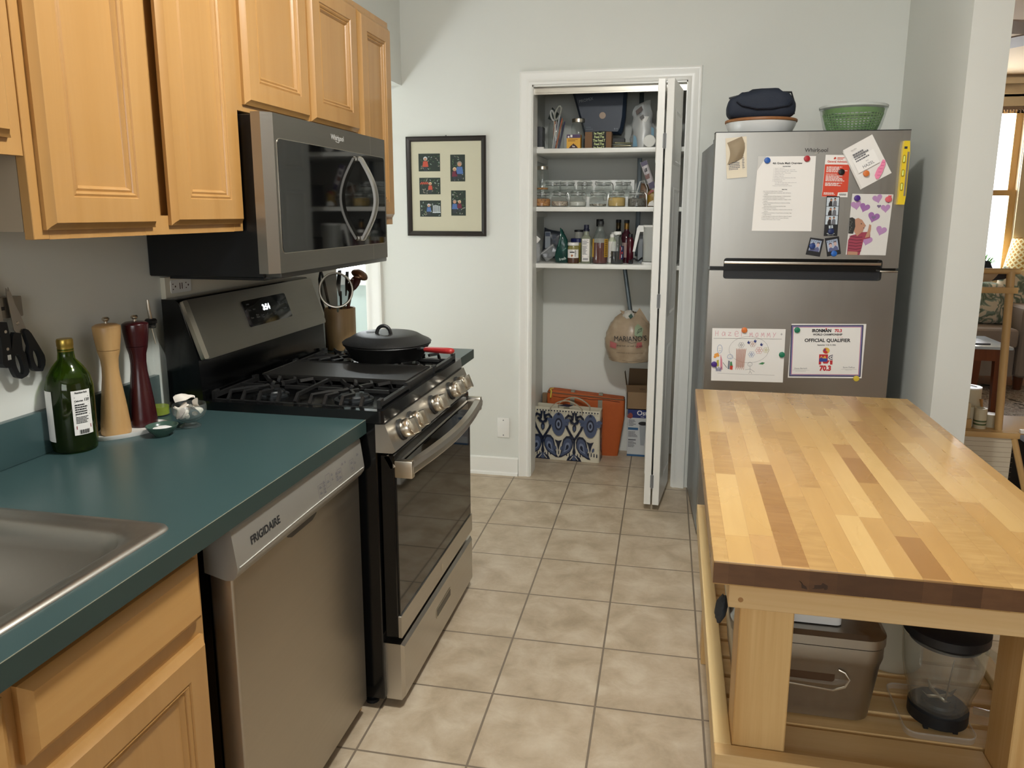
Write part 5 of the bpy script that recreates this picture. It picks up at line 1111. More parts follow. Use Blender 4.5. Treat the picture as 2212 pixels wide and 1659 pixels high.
# ---- middle shelf: clip-top jars
M_rub = thin('seal_ring', (.75, .78, .76), .8, .3); M_wire = P('bail_wire', '9a9a98', .3, .9)
def fill_mat(nm, c1, c2, c3, sc=120):
    m = NT(nm); v = m.coord((sc, sc, sc)); n_ = m.N('ShaderNodeTexVoronoi'); m.L(v, n_.inputs['Vector']); n_.inputs['Scale'].default_value = 1
    s_ = m.N('ShaderNodeSeparateColor'); m.L(n_.outputs['Color'], s_.inputs[0]); m.L(m.ramp(s_.outputs[0], [(.0, c1), (.5, c2), (1, c3)]), m.b.inputs['Base Color']); m.bump(n_.outputs['Distance'], .8, .004); return m.mat
fills = {'lentil': fill_mat('orange_lentils', 'b8702c', 'd89a50', '9a5a28', 220), 'bean': fill_mat('speckled_beans', '6a4a44', 'd8c8b4', 'b0988a', 170), 'salt': P('coarse_white', 'cfcdc6', .8, bump=.5, bs=300), 'few': fill_mat('dark_beans', '2a2422', 'c8bfae', '4a3c34', 120), 'meal': P('yellow_cornmeal', 'cfae66', .9, bump=.4, bs=400), 'seed': fill_mat('grey_seeds', '5c5852', '88827a', '45413c', 260)}
def clipjar(x, y, z, lab, fill=None, fh=0, s=1.0, rot=0, group='clip-top glass jars on the middle shelf'):
    c = (x, y, z); t = thing('clip_top_jar', lab, 'jar', c, group=group)
    G = lambda pr: [(r*s, q*s) for r, q in pr]
    lathe_part('glass', G([(0, 0), (.040, 0), (.045, .004), (.0455, .045), (.042, .056), (.036, .060), (.036, .064)]), c, M_glass, t, 24, 45, close=False)
    lathe_part('seal_ring', G([(.034, .064), (.0385, .064), (.0385, .067), (.034, .067)]), c, M_rub, t, 24)
    lathe_part('lid', G([(.037, .068), (.039, .069), (.0395, .076), (.037, .080), (.033, .0805), (.030, .084), (.012, .086), (0, .086)]), c, M_glass, t, 24, 45)
    T = Matrix.Translation(c) @ Matrix.Rotation(rot, 4, 'Z') @ Matrix.Diagonal((s, s, s, 1)); f = MB(T)
    f.tube([(.037*math.cos(k*pi/12), .037*math.sin(k*pi/12), .0595) for k in range(24)], .0012, 5, True)
    f.tube([(.0405*math.cos(k*pi/12), .0405*math.sin(k*pi/12), .0715) for k in range(24)], .0012, 5, True)
    f.tube([(-.012, -.040, .072), (-.014, -.047, .060), (-.012, -.050, .035), (.012, -.050, .035), (.014, -.047, .060), (.012, -.040, .072)], .0014, 5)
    f.tube([(-.009, .040, .058), (-.009, .045, .068), (-.006, .041, .080), (.006, .041, .080), (.009, .045, .068), (.009, .040, .058)], .0013, 5)
    obj('bail_wire', f, M_wire, t)
    if fill: lathe_part('contents', G([(0, .004), (.037, .004), (.0425, .008), (.0430, fh*.92), (.035, fh), (0, fh*1.04)]), c, fills[fill], t, 24, 60)
    return t
for x, fl_, fh, rt, lb in ((.722, 'lentil', .042, .3, 'clip-top jar of orange lentils, leftmost of the front row'), (.818, 'bean', .030, 1.1, 'clip-top jar of speckled beans, second in the front row'), (.915, 'salt', .028, .9, 'clip-top jar with a little white salt, third in the front row'), (1.023, 'few', .016, 2.4, 'nearly empty clip-top jar with a few dark beans at its bottom'), (1.122, 'meal', .048, -.7, 'clip-top jar of yellow cornmeal in the front row'), (1.227, 'seed', .044, 1.0, 'clip-top jar of grey seeds, rightmost of the front row')):
    clipjar(x, 3.665, S2, lb, fl_, fh, 1.03, rt)
t = thing('tiered_riser', 'white tiered riser behind the jars on the middle shelf', 'riser', (.94, 3.85, S2))
f = MB().box(.672, 1.20, 3.74, 3.90, S2, S2+.055, .002); f.box(.672, 1.20, 3.90, 3.93, S2, S2+.150, .002); obj('riser_body', f, M_white, t)
for x, rt, lb in ((.757, .9, 'empty clip-top jar on the riser, first from the left'), (.838, 1.2, 'empty clip-top jar on the riser, second from the left'), (.935, 0.1, 'empty clip-top jar on the riser, third from the left'), (1.040, 1.5, 'empty clip-top jar on the riser, fourth from the left'), (1.145, 0.2, 'empty clip-top jar on the riser, rightmost')):
    clipjar(x, 3.80, S2+.0555, lb, None, 0, 1.05, rt)
c = (.716, 3.70, S2+.0895)
t = thing('mason_jar', 'tall clear jar with metal lid standing on top of the lentil jar', 'jar', c)
lathe_part('glass', [(0, 0), (.031, 0), (.033, .004), (.0335, .09), (.028, .103), (.028, .110)], c, M_glass, t, close=False); lathe_part('lid', [(.030, .108), (.031, .109), (.031, .124), (.029, .126), (0, .126)], c, M_chrome, t); lathe_part('contents', [(0, .004), (.030, .004), (.031, .012), (0, .015)], c, fills['lentil'], t)
def pouch(nm, lab, cat, pts, y, th, mat, printf=None, pm=None, group=None, tilt=0):
    """pillow bag: outline (x,z) puffed to thickness th, front toward the camera"""
    n = len(pts); cx = sum(p[0] for p in pts)/n; cz = sum(p[1] for p in pts)/n; t = thing(nm, lab, cat, (cx, y, min(p[1] for p in pts)), group=group)
    rn = random.Random(n*7+int(cx*100)); f = MB(PX(y)); lev = [(1, 0), (.93, .22), (.75, .42), (.45, .5), (0, .5)]
    for sg in (1, -1):
        rows = [[(cx+(p[0]-cx)*k, cz+(p[1]-cz)*k, sg*th*(h+(.06*(rn.random()-.5) if 0 < h else 0))) for p in pts] for k, h in lev[:-1]]
        f.add([q for r in rows for q in r]+[(cx, cz, sg*th*.5)], [(i*n+j, i*n+(j+1) % n, (i+1)*n+(j+1) % n, (i+1)*n+j) for i in range(3) for j in range(n)]+[(3*n+j, 3*n+(j+1) % n, 4*n) for j in range(n)])
    obj('bag_body', f, mat, t, ang=75)
    if printf: f = MB(PX(y-th*.52)); printf(f); obj('bag_print', f, pm, t)
    return t
def seg(pts, n=4):
    out = []
    for a, b in zip(pts, pts[1:]+pts[:1]):
        for k in range(n): out.append((a[0]+(b[0]-a[0])*k/n+.0012*math.sin(7*k+a[0]*90), a[1]+(b[1]-a[1])*k/n+.0012*math.cos(5*k+a[1]*70)))
    return out
pouch('snack_pouch', 'yellow and red snack bag beside the seed jar on the middle shelf', 'bag', seg([(1.283, S2), (1.335, S2), (1.34, S2+.075), (1.30, S2+.092), (1.278, S2+.07)]), 3.68, .05, P('snack_yellow', 'a8842c', .4, var=.4, bs=120), lambda f: (f.m(0).poly([(1.285, S2+.006), (1.33, S2+.004), (1.33, S2+.026), (1.31, S2+.034), (1.292, S2+.024)], 0), f.m(1).poly([(1.281, S2+.06), (1.30, S2+.088), (1.33, S2+.085), (1.31, S2+.078)], 0)), [M_paper, P('snack_red', '8a2c2c', .4)])
t = pouch('bar_wrapper', 'purple and white bar wrapper leaning upright beyond the seed jar', 'wrapper', seg([(1.290, S2+.09), (1.318, S2+.10), (1.300, S2+.165), (1.270, S2+.245), (1.236, S2+.230), (1.262, S2+.160)]), 3.72, .016, P('wrapper_white', 'b9b2b4', .35), lambda f: (f.m(0).poly([(1.238, S2+.229), (1.269, S2+.243), (1.277, S2+.222), (1.247, S2+.208)], 0), f.m(0).poly([(1.290, S2+.092), (1.317, S2+.101), (1.310, S2+.135), (1.283, S2+.122)], 0), f.m(1).poly([(1.262, S2+.165), (1.285, S2+.175), (1.290, S2+.15), (1.270, S2+.142)], 0), f.m(2).poly([(1.256, S2+.195), (1.272, S2+.205), (1.276, S2+.186), (1.262, S2+.178)], 0)), [P('wrapper_purple', '3a2c52', .4), P('wrapper_brown', '6a3c30', .4), P('wrapper_dark', '2a2028', .4)])
single('wire_stand', MB().tube([(1.215, 3.79, S2+.06), (1.235, 3.79, S2+.135), (1.258, 3.79, S2+.140), (1.275, 3.79, S2+.10)], .003, 6).tube([(1.21, 3.79, S2), (1.215, 3.79, S2+.06)], .003, 6).tube([(1.275, 3.79, S2), (1.275, 3.79, S2+.10)], .003, 6), M_white, 'small white wire frame behind the seed jar', 'stand')
pouch('bagged_snack', 'small beige bag of crackers behind the white wire frame', 'bag', seg([(1.22, S2), (1.29, S2), (1.295, S2+.12), (1.24, S2+.13)]), 3.85, .05, P('cracker_bag', '8a6a52', .5, var=.3))
# ---- lowest shelf
pouch('coffee_pouch', 'dark navy foil pouch with white label, leftmost large bag on the lowest shelf', 'pouch', seg([(.700, S3+.02), (.835, S3+.01), (.825, S3+.165), (.760, S3+.172), (.712, S3+.188)]), 3.80, .06, P('dark_foil', '1c222c', .4), lambda f: (f.m(0).rect(.722, .752, S3+.075, S3+.165, .0), f.m(1).rect(.724, .750, S3+.140, S3+.162, .0005), f.m(1), bars(f, .762, .795, S3+.125, S3+.150, 3, 7, 0), f.m(1), bars(f, .765, .79, S3+.105, S3+.12, 3, 8, 0)), [P('pouch_label', '8a9196', .6), P('pouch_slate', '3c4658', .6)])
t = thing('plastic_clamshell', 'clear plastic clamshell box leaning diamond-wise at the left of the lowest shelf', 'container', (.745, 3.70, S3))
f = MB(frameM((.745, 3.70, S3+.003), (.80, 0, .60), (-.60, 0, .80))); f.box(.0, .085, .0, .062, -.02, .02, .006, 2); obj('box_body', f, thin('clamshell', (.75, .78, .8), .12, .08, 1.3), t); f = MB(frameM((.745, 3.70, S3+.003), (.80, 0, .60), (-.60, 0, .80))); f.box(-.002, .087, .050, .056, -.022, .022, .002, 1); obj('rim', f, thin('clamshell_rim', (.85, .87, .9), .3, .08, 1.3), t)
f = MB(Matrix.Translation((.690, 3.655, S3))); f.ell((0, 0, .062), (.026, .03, .060), 14, 12, .35, 5); single('crumpled_bag', f, thin('crumpled_film', (.62, .64, .66), .35, .2, 1.3), 'crumpled clear plastic bag at the far left of the lowest shelf', 'bag', ang=20)
f = MB(Matrix.Translation((.700, 3.632, S3+.128))); f.T = f.T @ Euler_m((.2, .7, .1)); f.box(-.016, .016, -.006, .006, -.014, .014, .002, 1); single('paper_tag', f, M_paper, 'white folded tag on the crumpled plastic bag, lowest shelf', 'tag')
pouch('green_pouch', 'glossy dark green peaked bag with white script on the lowest shelf', 'pouch', seg([(.800, S3), (.868, S3), (.872, S3+.10), (.862, S3+.125), (.835, S3+.178), (.822, S3+.19), (.826, S3+.172), (.808, S3+.10), (.790, S3+.03)]), 3.672, .052, P('green_foil', '14403a', .22), lambda f: (f.m(0).text('fresh', .020, .842, S3+.018, .002, a=.25, sx=.95, bold=.0004), f.m(1).poly([(.838, S3+.07), (.858, S3+.085), (.860, S3+.080), (.842, S3+.064)], .001), f.m(1).stroke([(.83, S3+.15), (.822, S3+.12), (.818, S3+.09)], .003, .001)), [P('pouch_white', 'b8c8c0', .5), P('green_highlight', '4c7a70', .3)])
c = (.905, 3.79, S3)
t = thing('storage_jar', 'jar with wide dark blue lid behind the white-capped spread jar', 'jar', c)
lathe_part('jar_body', [(0, 0), (.036, 0), (.038, .004), (.038, .108)], c, P('mustard_contents', 'a89a3c', .3), t, close=False); lathe_part('lid', capp(.041, .108, .130), c, P('blue_lid', '1c2458', .35), t)
c = (.908, 3.79, S3+.1305)
bottle('spice_jar', 'little clear spice jar with black lid stacked on the blue lid', 'jar', c, [(0, 0), (.022, 0), (.0235, .003), (.0235, .035)], thin('spice_glass', (.5, .5, .45), .5), capp(.025, .035, .046), M_blackm)
c = (.896, 3.662, S3)
t = thing('nut_butter_jar', 'jar of nut butter with white lid and white label, lowest shelf', 'jar', c)
lathe_part('jar_body', [(0, 0), (.029, 0), (.031, .003), (.031, .028), (.031, .084), (.028, .094), (0, .094)], c, P('nut_butter_top', '8a8450', .25), t); lathe_part('contents', [(.0312, .002), (.0313, .004), (.0313, .032), (.031, .033)], c, P('nut_butter', '4a2c1c', .3), t, close=False)
lathe_part('lid', capp(.031, .096, .112), c, M_white, t); wraplabel('label', c, .0315, -2.7, -.4, .030, .075, t)
f = MB().m(0).text('nuttzo', .010, -.003, .058, .0003, bold=.0008); f.text('creamy', .005, -.008, .068, .0003); f.m(1).poly([(-.004, .034), (-.010, .042), (-.004, .050), (.004, .044)], .0003); f.m(0); bars(f, .012, .020, .036, .072, 8, 4, .0003)
obj('label_print', bend(f, c, .0316, -pi/2), [M_ink, P('nut_orange', 'a8683a', .5)], t)
c = (.964, 3.672, S3)
t = bottle('oil_bottle', 'square-shouldered oil bottle with navy cap and white nutrition label', 'bottle', c, [(0, 0), (.028, 0), (.030, .003), (.030, .128), (.026, .142), (.015, .152), (.0145, .178)], thin('olive_glass', (.35, .38, .28), .55), [(.0165, .172), (.0165, .182), (.0135, .184), (.0135, .206), (0, .206)], P('navy_cap', '141830', .35), [(0, .003), (.028, .003), (.0285, .035), (0, .035)], P('olive_oil_low', '5c6030', .2))
wraplabel('label', c, .0305, -2.25, -.85, .012, .132, t); f = MB().m(0); f.text('Nutrition Facts', .0052, 0, .124, .0003, sx=.8, bold=.0002); bars(f, -.018, .018, .100, .121, 4, 3, .0003); bars(f, -.018, .012, .048, .096, 12, 6, .0003)
for k in range(11): f.rect(-.014+k*.0026, -.014+k*.0026+.0016, .018, .030, .0003)
f.m(1).rect(-.016, .016, .034, .040, .0003); obj('label_print', bend(f, c, .0307, -1.55), [M_ink2, P('label_maroon', '8a3038', .5)], t)
c = (1.020, 3.83, S3)
bottle('sauce_bottle', 'tall dark bottle with square black cap behind the vinegar bottle', 'bottle', c, [(0, 0), (.032, 0), (.034, .004), (.033, .14), (.014, .19), (.013, .20)], thin('smoke_glass', (.3, .35, .33), .5), capp(.020, .195, .235), M_blackm)
c = (1.040, 3.668, S3)
t = bottle('vinegar_bottle', 'large round vinegar bottle, amber-red below a clear neck, with yellow labels', 'bottle', c, [(0, 0), (.040, 0), (.042, .004), (.042, .120), (.038, .138), (.024, .170), (.014, .192), (.013, .212)], M_glass, capp(.0175, .208, .226), M_blackm, [(0, .003), (.039, .003), (.0405, .006), (.0405, .112), (0, .112)], P('cider_vinegar', '5a201c', .15))
wraplabel('label', c, .0426, -.95, .1, .036, .132, t, P('yellow_label', 'b8902c', .5)); wraplabel('label', c, .0426, -pi-.1, -pi+.75, .036, .132, t, bpy.data.materials['yellow_label'])
lathe_part('froth_band', [(.0408, .113), (.0408, .134)], c, P('glass_haze', 'a8a49c', .4, Alpha=.55), t, close=False)
f = MB().m(0); bars(f, -.010, .010, .04, .128, 9, 2, .0003); obj('label_print', bend(f, c, .0427, -.62), [P('label_umber', '6a4a1c', .6)], t)
c = (1.101, 3.70, S3)
t = bottle('juice_bottle', 'slim white-capped bottle with white and lime label beside the vinegar', 'bottle', c, [(0, 0), (.022, 0), (.023, .003), (.023, .12), (.012, .14), (.011, .148)], thin('lime_glass', (.75, .8, .6), .6), capp(.0125, .140, .156), M_white)
wraplabel('label', c, .0235, -2.9, -.2, .006, .118, t); f = MB().m(0).poly([(-.020, .118), (.020, .118), (.020, .092), (0, .104), (-.020, .112)], .0003); f.m(1).disc(0, .062, .003, .0003); f.text('O', .010, -.004, .05, .0003); f.stroke([(-.010, .03), (-.004, .036), (.004, .026)], .003, .0003); obj('label_print', bend(f, c, .0236, -pi/2), [P('lime_green', '9aae4a', .5), M_ink], t)
c = (1.106, 3.80, S3)
bottle('sauce_bottle', 'bottle with white metal cap just behind the slim juice bottle', 'bottle', c, [(0, 0), (.024, 0), (.025, .003), (.025, .13), (.017, .150)], thin('pale_glass', (.6, .62, .6), .4), capp(.0195, .148, .164), M_white)
c = (1.132, 3.668, S3)
t = bottle('syrup_bottle', 'squat bottle of near-black syrup with white cap and red-blue label', 'bottle', c, [(0, 0), (.032, 0), (.0345, .004), (.0345, .090), (.031, .108), (.017, .140), (.015, .156)], M_glass, capp(.020, .156, .172), M_white, [(0, .003), (.032, .003), (.033, .006), (.033, .068), (0, .068)], P('dark_syrup', '14121a', .12))
wraplabel('label', c, .035, -1.05, -.15, .026, .096, t, P('syrup_label_navy', '1c2454', .5)); f = MB().m(0).rect(-.016, -.013, .026, .096, .0003); f.rect(-.016, .014, .026, .029, .0003); f.m(1).poly([(-.008, .034), (-.003, .034), (-.003, .052), (-.008, .050)], .0003); f.rect(-.008, -.004, .074, .090, .0003); f.m(0).disc(-.002, .060, .006, .0003); obj('label_print', bend(f, c, .0351, -.62), [M_red, M_paper], t)
for (x, y, lb, m_, g) in ((1.172, 3.77, 'wine bottle with gold-brown neck foil and pink label, right of the pair', '3a1420', '7a5a24'), (1.118, 3.90, 'wine bottle with dark neck behind the white-capped bottles, left of the pair', '181c1c', '4a3c24')):
    c = (x, y, S3); t = bottle('wine_bottle', lb, 'bottle', c, [(0, 0), (.030, 0), (.032, .004), (.032, .130), (.028, .150), (.014, .172), (.0125, .185), (.0125, .215)], P('wine_glass_'+m_, m_, .12), capp(.0145, .215, .232), M_blackm, group=None)
    lathe_part('neck_foil', [(.0135, .182), (.0135, .216), (.013, .217)], c, P('neck_foil_'+g, g, .3, .6), t, close=False)
    if x > 1.15: wraplabel('label', c, .0325, -2.2, -.7, .030, .110, t, P('dusty_pink_label', 'a48a84', .6))
c = (1.196, 3.73, S3)
bottle('hot_sauce_bottle', 'small crimson bottle with black cap at the right end of the bottles', 'bottle', c, [(0, 0), (.018, 0), (.019, .003), (.019, .12), (.010, .142)], P('crimson_glass', '4a1420', .15), capp(.012, .14, .158), M_blackm)
# electric kettle
t = thing('electric_kettle', 'white electric kettle with long angular handle, half hidden by the folded door', 'kettle', (1.32, 3.69, S3))
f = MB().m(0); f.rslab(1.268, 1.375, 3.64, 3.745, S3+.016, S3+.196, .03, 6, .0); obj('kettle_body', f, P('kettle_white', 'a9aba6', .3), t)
obj('lid', MB().rslab(1.266, 1.377, 3.638, 3.747, S3+.196, S3+.206, .03), M_white, t)
obj('base', MB().rslab(1.262, 1.381, 3.634, 3.751, S3, S3+.013, .03), M_white, t)
f = MB(PX(3.70)); f.prism([(1.276, S3+.204), (1.276, S3+.010+.012), (1.270, S3+.012), (1.265, S3+.170), (1.248, S3+.170), (1.225, S3+.065), (1.212, S3+.065), (1.232, S3+.190), (1.240, S3+.204)], -.011, .011); obj('handle', f, M_white, t)
single('power_cord', MB().tube([(1.20, 3.69, S3+.010), (1.206, 3.665, S3+.016), (1.222, 3.66, S3+.030), (1.245, 3.66, S3+.018), (1.258, 3.675, S3+.028), (1.262, 3.70, S3+.03)], .0055, 8).box(1.192, 1.214, 3.672, 3.70, S3, S3+.020, .003), M_blackm, 'black kettle cord and plug lying on the lowest shelf', 'cord')
single('grey_rack', MB().box(1.235, 1.262, 3.78, 3.83, S3, S3+.15, .003), P('dim_grey_plastic', '8a9094', .5), 'pale grey upright plastic piece behind the kettle handle', 'plastic piece')
single('plastic_tumbler', MB().lathe([(.034, 0), (.042, .085), (.040, .085), (.032, .003)], (1.30, 3.83, S3+.207*0+.0), 24), thin('tumbler_smoke', (.35, .33, .33), .5), 'smoky plastic tumbler behind the kettle', 'cup')
# right hand items glimpsed behind the folded door
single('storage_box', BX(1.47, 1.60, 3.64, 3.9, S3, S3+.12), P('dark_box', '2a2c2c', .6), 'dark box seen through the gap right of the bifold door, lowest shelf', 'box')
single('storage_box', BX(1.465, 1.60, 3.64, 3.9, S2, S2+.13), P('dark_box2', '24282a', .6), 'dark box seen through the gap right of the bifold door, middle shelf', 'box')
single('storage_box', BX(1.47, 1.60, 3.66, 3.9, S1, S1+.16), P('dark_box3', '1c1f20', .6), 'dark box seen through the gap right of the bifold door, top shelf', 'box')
# ---- closet floor
single('cardboard_sheet', MB().box(.672, .76, 4.02, 4.05, 0, .345), M_card, 'flat brown cardboard box against the closet wall behind the orange bag', 'cardboard')
# ikat tote
TX0, TX1, TY0, TY1, TZ = .662, 1.052, 3.78, 3.915, .310
t = thing('tote_bag', 'navy and cream ikat patterned tote bag on the pantry floor', 'bag', (.857, 3.86, 0), math.radians(-3)); 
TT_ = Matrix.Translation((.857, 3.86, 0)) @ Matrix.Rotation(math.radians(-3), 4, 'Z'); hw, hd = .196, .060
M_cream = P('cream_fabric', 'cfc8b4', .35); M_dn = P('ikat_navy', '1c2438', .3); M_mid = P('ikat_slate', '4a5672', .3); M_lt = P('ikat_grey', '77829a', .3); M_tin = P('tote_lining', 'b9b29c', .6)
f = MB(TT_); n_ = 14
def shell(u, v):
    # closed loop in plan, slightly bulging; v up
    P_ = rrect(-hw, hw, -hd, hd, .012, 2); k = int(round(u*len(P_))) % len(P_); x, y = P_[k]; b = 1+.05*math.sin(pi*v)
    return (x*(1+.0*v), y*b*(1-.25*v), TZ*v+(.006*math.sin(x*30) if v > .95 else 0))
Pn = len(rrect(-hw, hw, -hd, hd, .012, 2)); f.grid(shell, Pn, 6, True); f.poly(rrect(-hw, hw, -hd, hd, .012, 2), 0.001)
obj('bag_body', f, M_cream, t, ang=50)
f = MB(TT_); f.box(-hw+.006, hw-.006, -hd*.72, hd*.72, TZ-.05, TZ-.045); obj('lining', f, M_tin, t)
# pattern on the front
def motif(f, X, Z, mx=1):
    A = lambda pts: [(X+mx*x, Z+z) for x, z in pts]
    f.m(0)   # heart outline scroll
    f.stroke(A([(.0, .0), (-.020, .030), (-.040, .065), (-.052, .100), (-.050, .130), (-.036, .146), (-.018, .140), (-.012, .124), (-.020, .114), (-.030, .120)]), .0135)
    f.poly(A([(-.006, .115), (.0, .165), (-.016, .165), (-.012, .14)])); f.poly(A([(0, .045), (-.010, .060), (-.012, .078), (-.006, .092), (-.022, .098), (-.026, .110), (-.012, .112), (0, .104)]))
    f.m(1).poly(A([(0, .052), (-.006, .062), (-.005, .076), (0, .082)]), .0004)
    f.m(0).poly(A([(-.0, -.005), (-.008, .012), (-.005, -.05), (-.010, -.075), (-.002, -.110), (0, -.11)]))
def paisley(f, X, Z, mx=1, s=1.0):
    B = [(-.012, .058), (.006, .056), (.020, .040), (.026, .015), (.028, -.010), (.034, -.035), (.044, -.052), (.030, -.050), (.010, -.038), (-.012, -.022), (-.024, .002), (-.027, .028), (-.022, .048)]
    for m_, k, w in ((0, 1, .0002), (1, .80, .0005), (2, .45, .0008), (0, .25, .0011)):
        f.m(m_).poly([(X+mx*(s*(x*k+(1-k)*.0)), Z+s*z*k) for x, z in B], w)
def medal(f, X, Z):
    for m_, rx, rz, w in ((1, .040, .072, .0002), (0, .022, .038, .0005), (2, .014, .026, .0008), (0, .007, .014, .0011)): f.m(m_).disc(X, Z, rx, w, 20, rz)
    for k in range(-3, 4):
        f.m(1).disc(X+.052*math.sin(k*.52), Z-.035+.020*abs(k), .016, .0001, 10, .012)
    f.m(0).poly([(X, Z+.075), (X-.010, Z+.055), (X+.010, Z+.055)], .0009)
f = MB(TT_ @ frameM((0, -hd*1.0-.0025, 0), (1, 0, 0), (0, -.02, 1)))
for X in (-.140, .048): motif(f, X, .130); motif(f, X, .130, -1)
for X in (-.046, .142): medal(f, X, .220)
for X, mx in ((-.185, -1), (-.100, 1), (.002, -1), (.092, 1)): paisley(f, X+(.006 if mx < 0 else 0), .080, mx, 1.25) if abs(X) < .19 else None
for X in (-.046, .142):
    f.m(0).poly([(X, .055), (X-.010, .10), (X-.022, .125), (X, .118), (X+.022, .125), (X+.010, .10)], .0002); f.m(1).disc(X-.018, .075, .007, .0004, 10, .014, .3); f.disc(X+.018, .075, .007, .0004, 10, .014, -.3)
f.m(0)
for k in range(24):
    x = -.190+k*.0162; zb = .026+.020*abs(math.sin((x+.140)/.188*pi)); f.poly([(x-.0035, zb-.01), (x+.0035, zb-.01), (x+.0025, zb+.012), (x-.0025, zb+.012)], .0003)
for X in (-.140, .048):
    f.m(1).disc(X, .022, .017, .0006, 12, .018); f.m(0).poly([(X-.045, .0), (X-.035, .022), (X-.012, .036), (X+.012, .036), (X+.035, .022), (X+.045, 0)], .0004); f.m(3).stroke([(X-.024, .008), (X-.006, .030)], .004, .0009); f.stroke([(X+.024, .008), (X+.006, .030)], .004, .0009)
    for sg in (-1, 1):
        for k in range(4): f.m(0).stroke([(X+sg*(.024+k*.006), .105), (X+sg*(.024+k*.006), .125+k*.004)], .0025, .0004)
f.m(0)
for x0 in [-.19+.017*k for k in range(23)]: f.rect(x0-.004, x0+.004, .296, .304, .0004)
obj('ikat_print', f, [M_dn, M_mid, M_lt, M_cream], t)
f = MB(TT_ @ frameM((hw+.002, 0, 0), (0, 1, 0), (0, 0, 1))); paisley(f, -.015, .09, 1, 1.0); paisley(f, .01, .20, -1, 1.0); f.m(0).poly([(-.05, .14), (-.03, .19), (-.045, .28), (-.052, .28)], 0); f.m(0).poly([(.02, .0), (.05, .0), (.045, .06), (.03, .04)], 0); f.m(1).disc(-.02, .02, .02, 0, 12); obj('side_print', f, [M_dn, M_mid, M_lt, M_cream], t)
M_web = P('cream_webbing', 'b0a48e', .7)
for y, ph in ((-hd*.8, 0), (hd*.7, .03)):
    f = MB(TT_); pts = [(-.10+ph, y, TZ-.03)]+[(-.10+ph+.19*(k/12), y-.01*math.sin(pi*k/12), TZ-.0+.052*math.sin(pi*k/12)**.8) for k in range(13)]+[(.09+ph, y, TZ-.03)]
    f.tube(pts, .010, 6, flat=.22); obj('handle', f, M_web, t)
f = MB(TT_); f.poly([(-.06, -hd*.6), (.01, -hd*.75), (.03, 0), (-.02, .02)], TZ+.012); f.T = TT_; obj('folded_cloth', f, P('navy_cloth', '1a2140', .7), t)
# orange cooler tote
t = thing('cooler_bag', 'orange canvas cooler bag with grey straps behind the ikat tote', 'bag', (.955, 3.985, 0))
f = MB(); Pn_ = rrect(-1, 1, -1, 1, .25, 3)
def cool(u, v):
    k = int(round(u*len(Pn_))) % len(Pn_); a, b = Pn_[k]; w_ = .200+.032*min(1, v*1.6); d_ = .045+.004*math.sin(pi*v); zz = .385*v
    if v > .94: w_ -= (v-.94)*.12; d_ *= .75; 
    return (.945+a*w_, 3.985+b*d_, zz-(.028*((a+1)/2) if v > .5 else 0)*(v-.5)*2+.004*math.sin(a*6)*v)
f.grid(cool, len(Pn_), 16, True); f.add([cool(k/len(Pn_), 1) for k in range(len(Pn_))], [list(range(len(Pn_)))])
M_or = P('orange_canvas', 'b3561e', .7, bump=.3, bs=220, var=.1); obj('bag_body', f, M_or, t, ang=60)
f = MB(); f.tube([(.945+a*.228, 3.985+b*.040-.003, .374-.026*((a+1)/2)) for a, b in Pn_], .0035, 6, True); obj('zipper', f, P('taupe_zip', '7a5a40', .6), t)
for x in (.868, 1.035):
    obj('strap', MB(PX(3.937)).rect(x-.013, x+.013, .19, .352-(.01 if x > 1 else 0), .002), P('grey_strap', '8f8c7c', .7) if 'grey_strap' not in bpy.data.materials else bpy.data.materials['grey_strap'], t)
    obj('strap_loop', MB().box(x-.012, x+.012, 3.955, 3.985, .375-(x-.86)*.06, .388-(x-.86)*.06, .002), bpy.data.materials['grey_strap'], t)
obj('zipper_pull', MB(PX(3.93)).tube([(.735, .398, 0), (.742, .385, .002), (.738, .345, .004)], .005, 6, flat=.5).tube([(.735, .398, 0), (.755, .403, -.004)], .003, 6), P('yellow_pull', 'c8b03a', .4), t)
f = MB(PX(3.940)).tube([(.75, .352, 0), (.80, .345, .001), (.90, .350, .001), (.985, .342, .001), (1.06, .345, .001), (1.15, .335, 0)], .0018, 5); obj('seam', f, P('dark_seam', '5a2a14', .8), t)
# blender carton and open box
t = thing('blender_carton', 'blue and white blender carton standing on the closet floor', 'box', (1.30, 4.0, 0))
obj('carton', BX(1.199, 1.40, 3.965, 4.055, 0, .290), P('carton_white', 'c2c6c8', .6), t)
f = MB(PX(3.965)).m(0).rect(1.199, 1.40, .238, .290, .0006); f.m(2).rect(1.199, 1.40, 0, .012, .0006); f.rect(1.202, 1.262, .163, .178, .0006); f.m(3).text('Oster', .040, 1.300, .256, .001, sx=1.0, bold=.0006); f.text('VERSA', .008, 1.285, .243, .001)
f.m(1).disc(1.214, .250, .014, .001, 14, .018); f.disc(1.205, .245, .010, .0012, 10); f.m(4); bars(f, 1.205, 1.25, .186, .228, 5, 12, .0008); bars(f, 1.205, 1.262, .118, .155, 5, 13, .0008); bars(f, 1.205, 1.255, .055, .095, 6, 14, .0008); f.rect(1.205, 1.250, .098, .106, .0008)
f.m(5).disc(1.29, .205, .028, .001, 16, .012); f.m(6).poly([(1.268, .195), (1.31, .195), (1.30, .07), (1.278, .07)], .0008)
obj('carton_print', f, [P('carton_blue', '1c2c6c', .5), P('carton_fruit', '8a4038', .5), P('carton_steel_blue', '2c5a84', .5), M_paper, M_ink2, M_blackm, P('carton_grey', '9aa0a6', .5)], t)
t = thing('cardboard_box', 'open brown cardboard box on top of the blender carton', 'box', (1.30, 4.0, .2905))
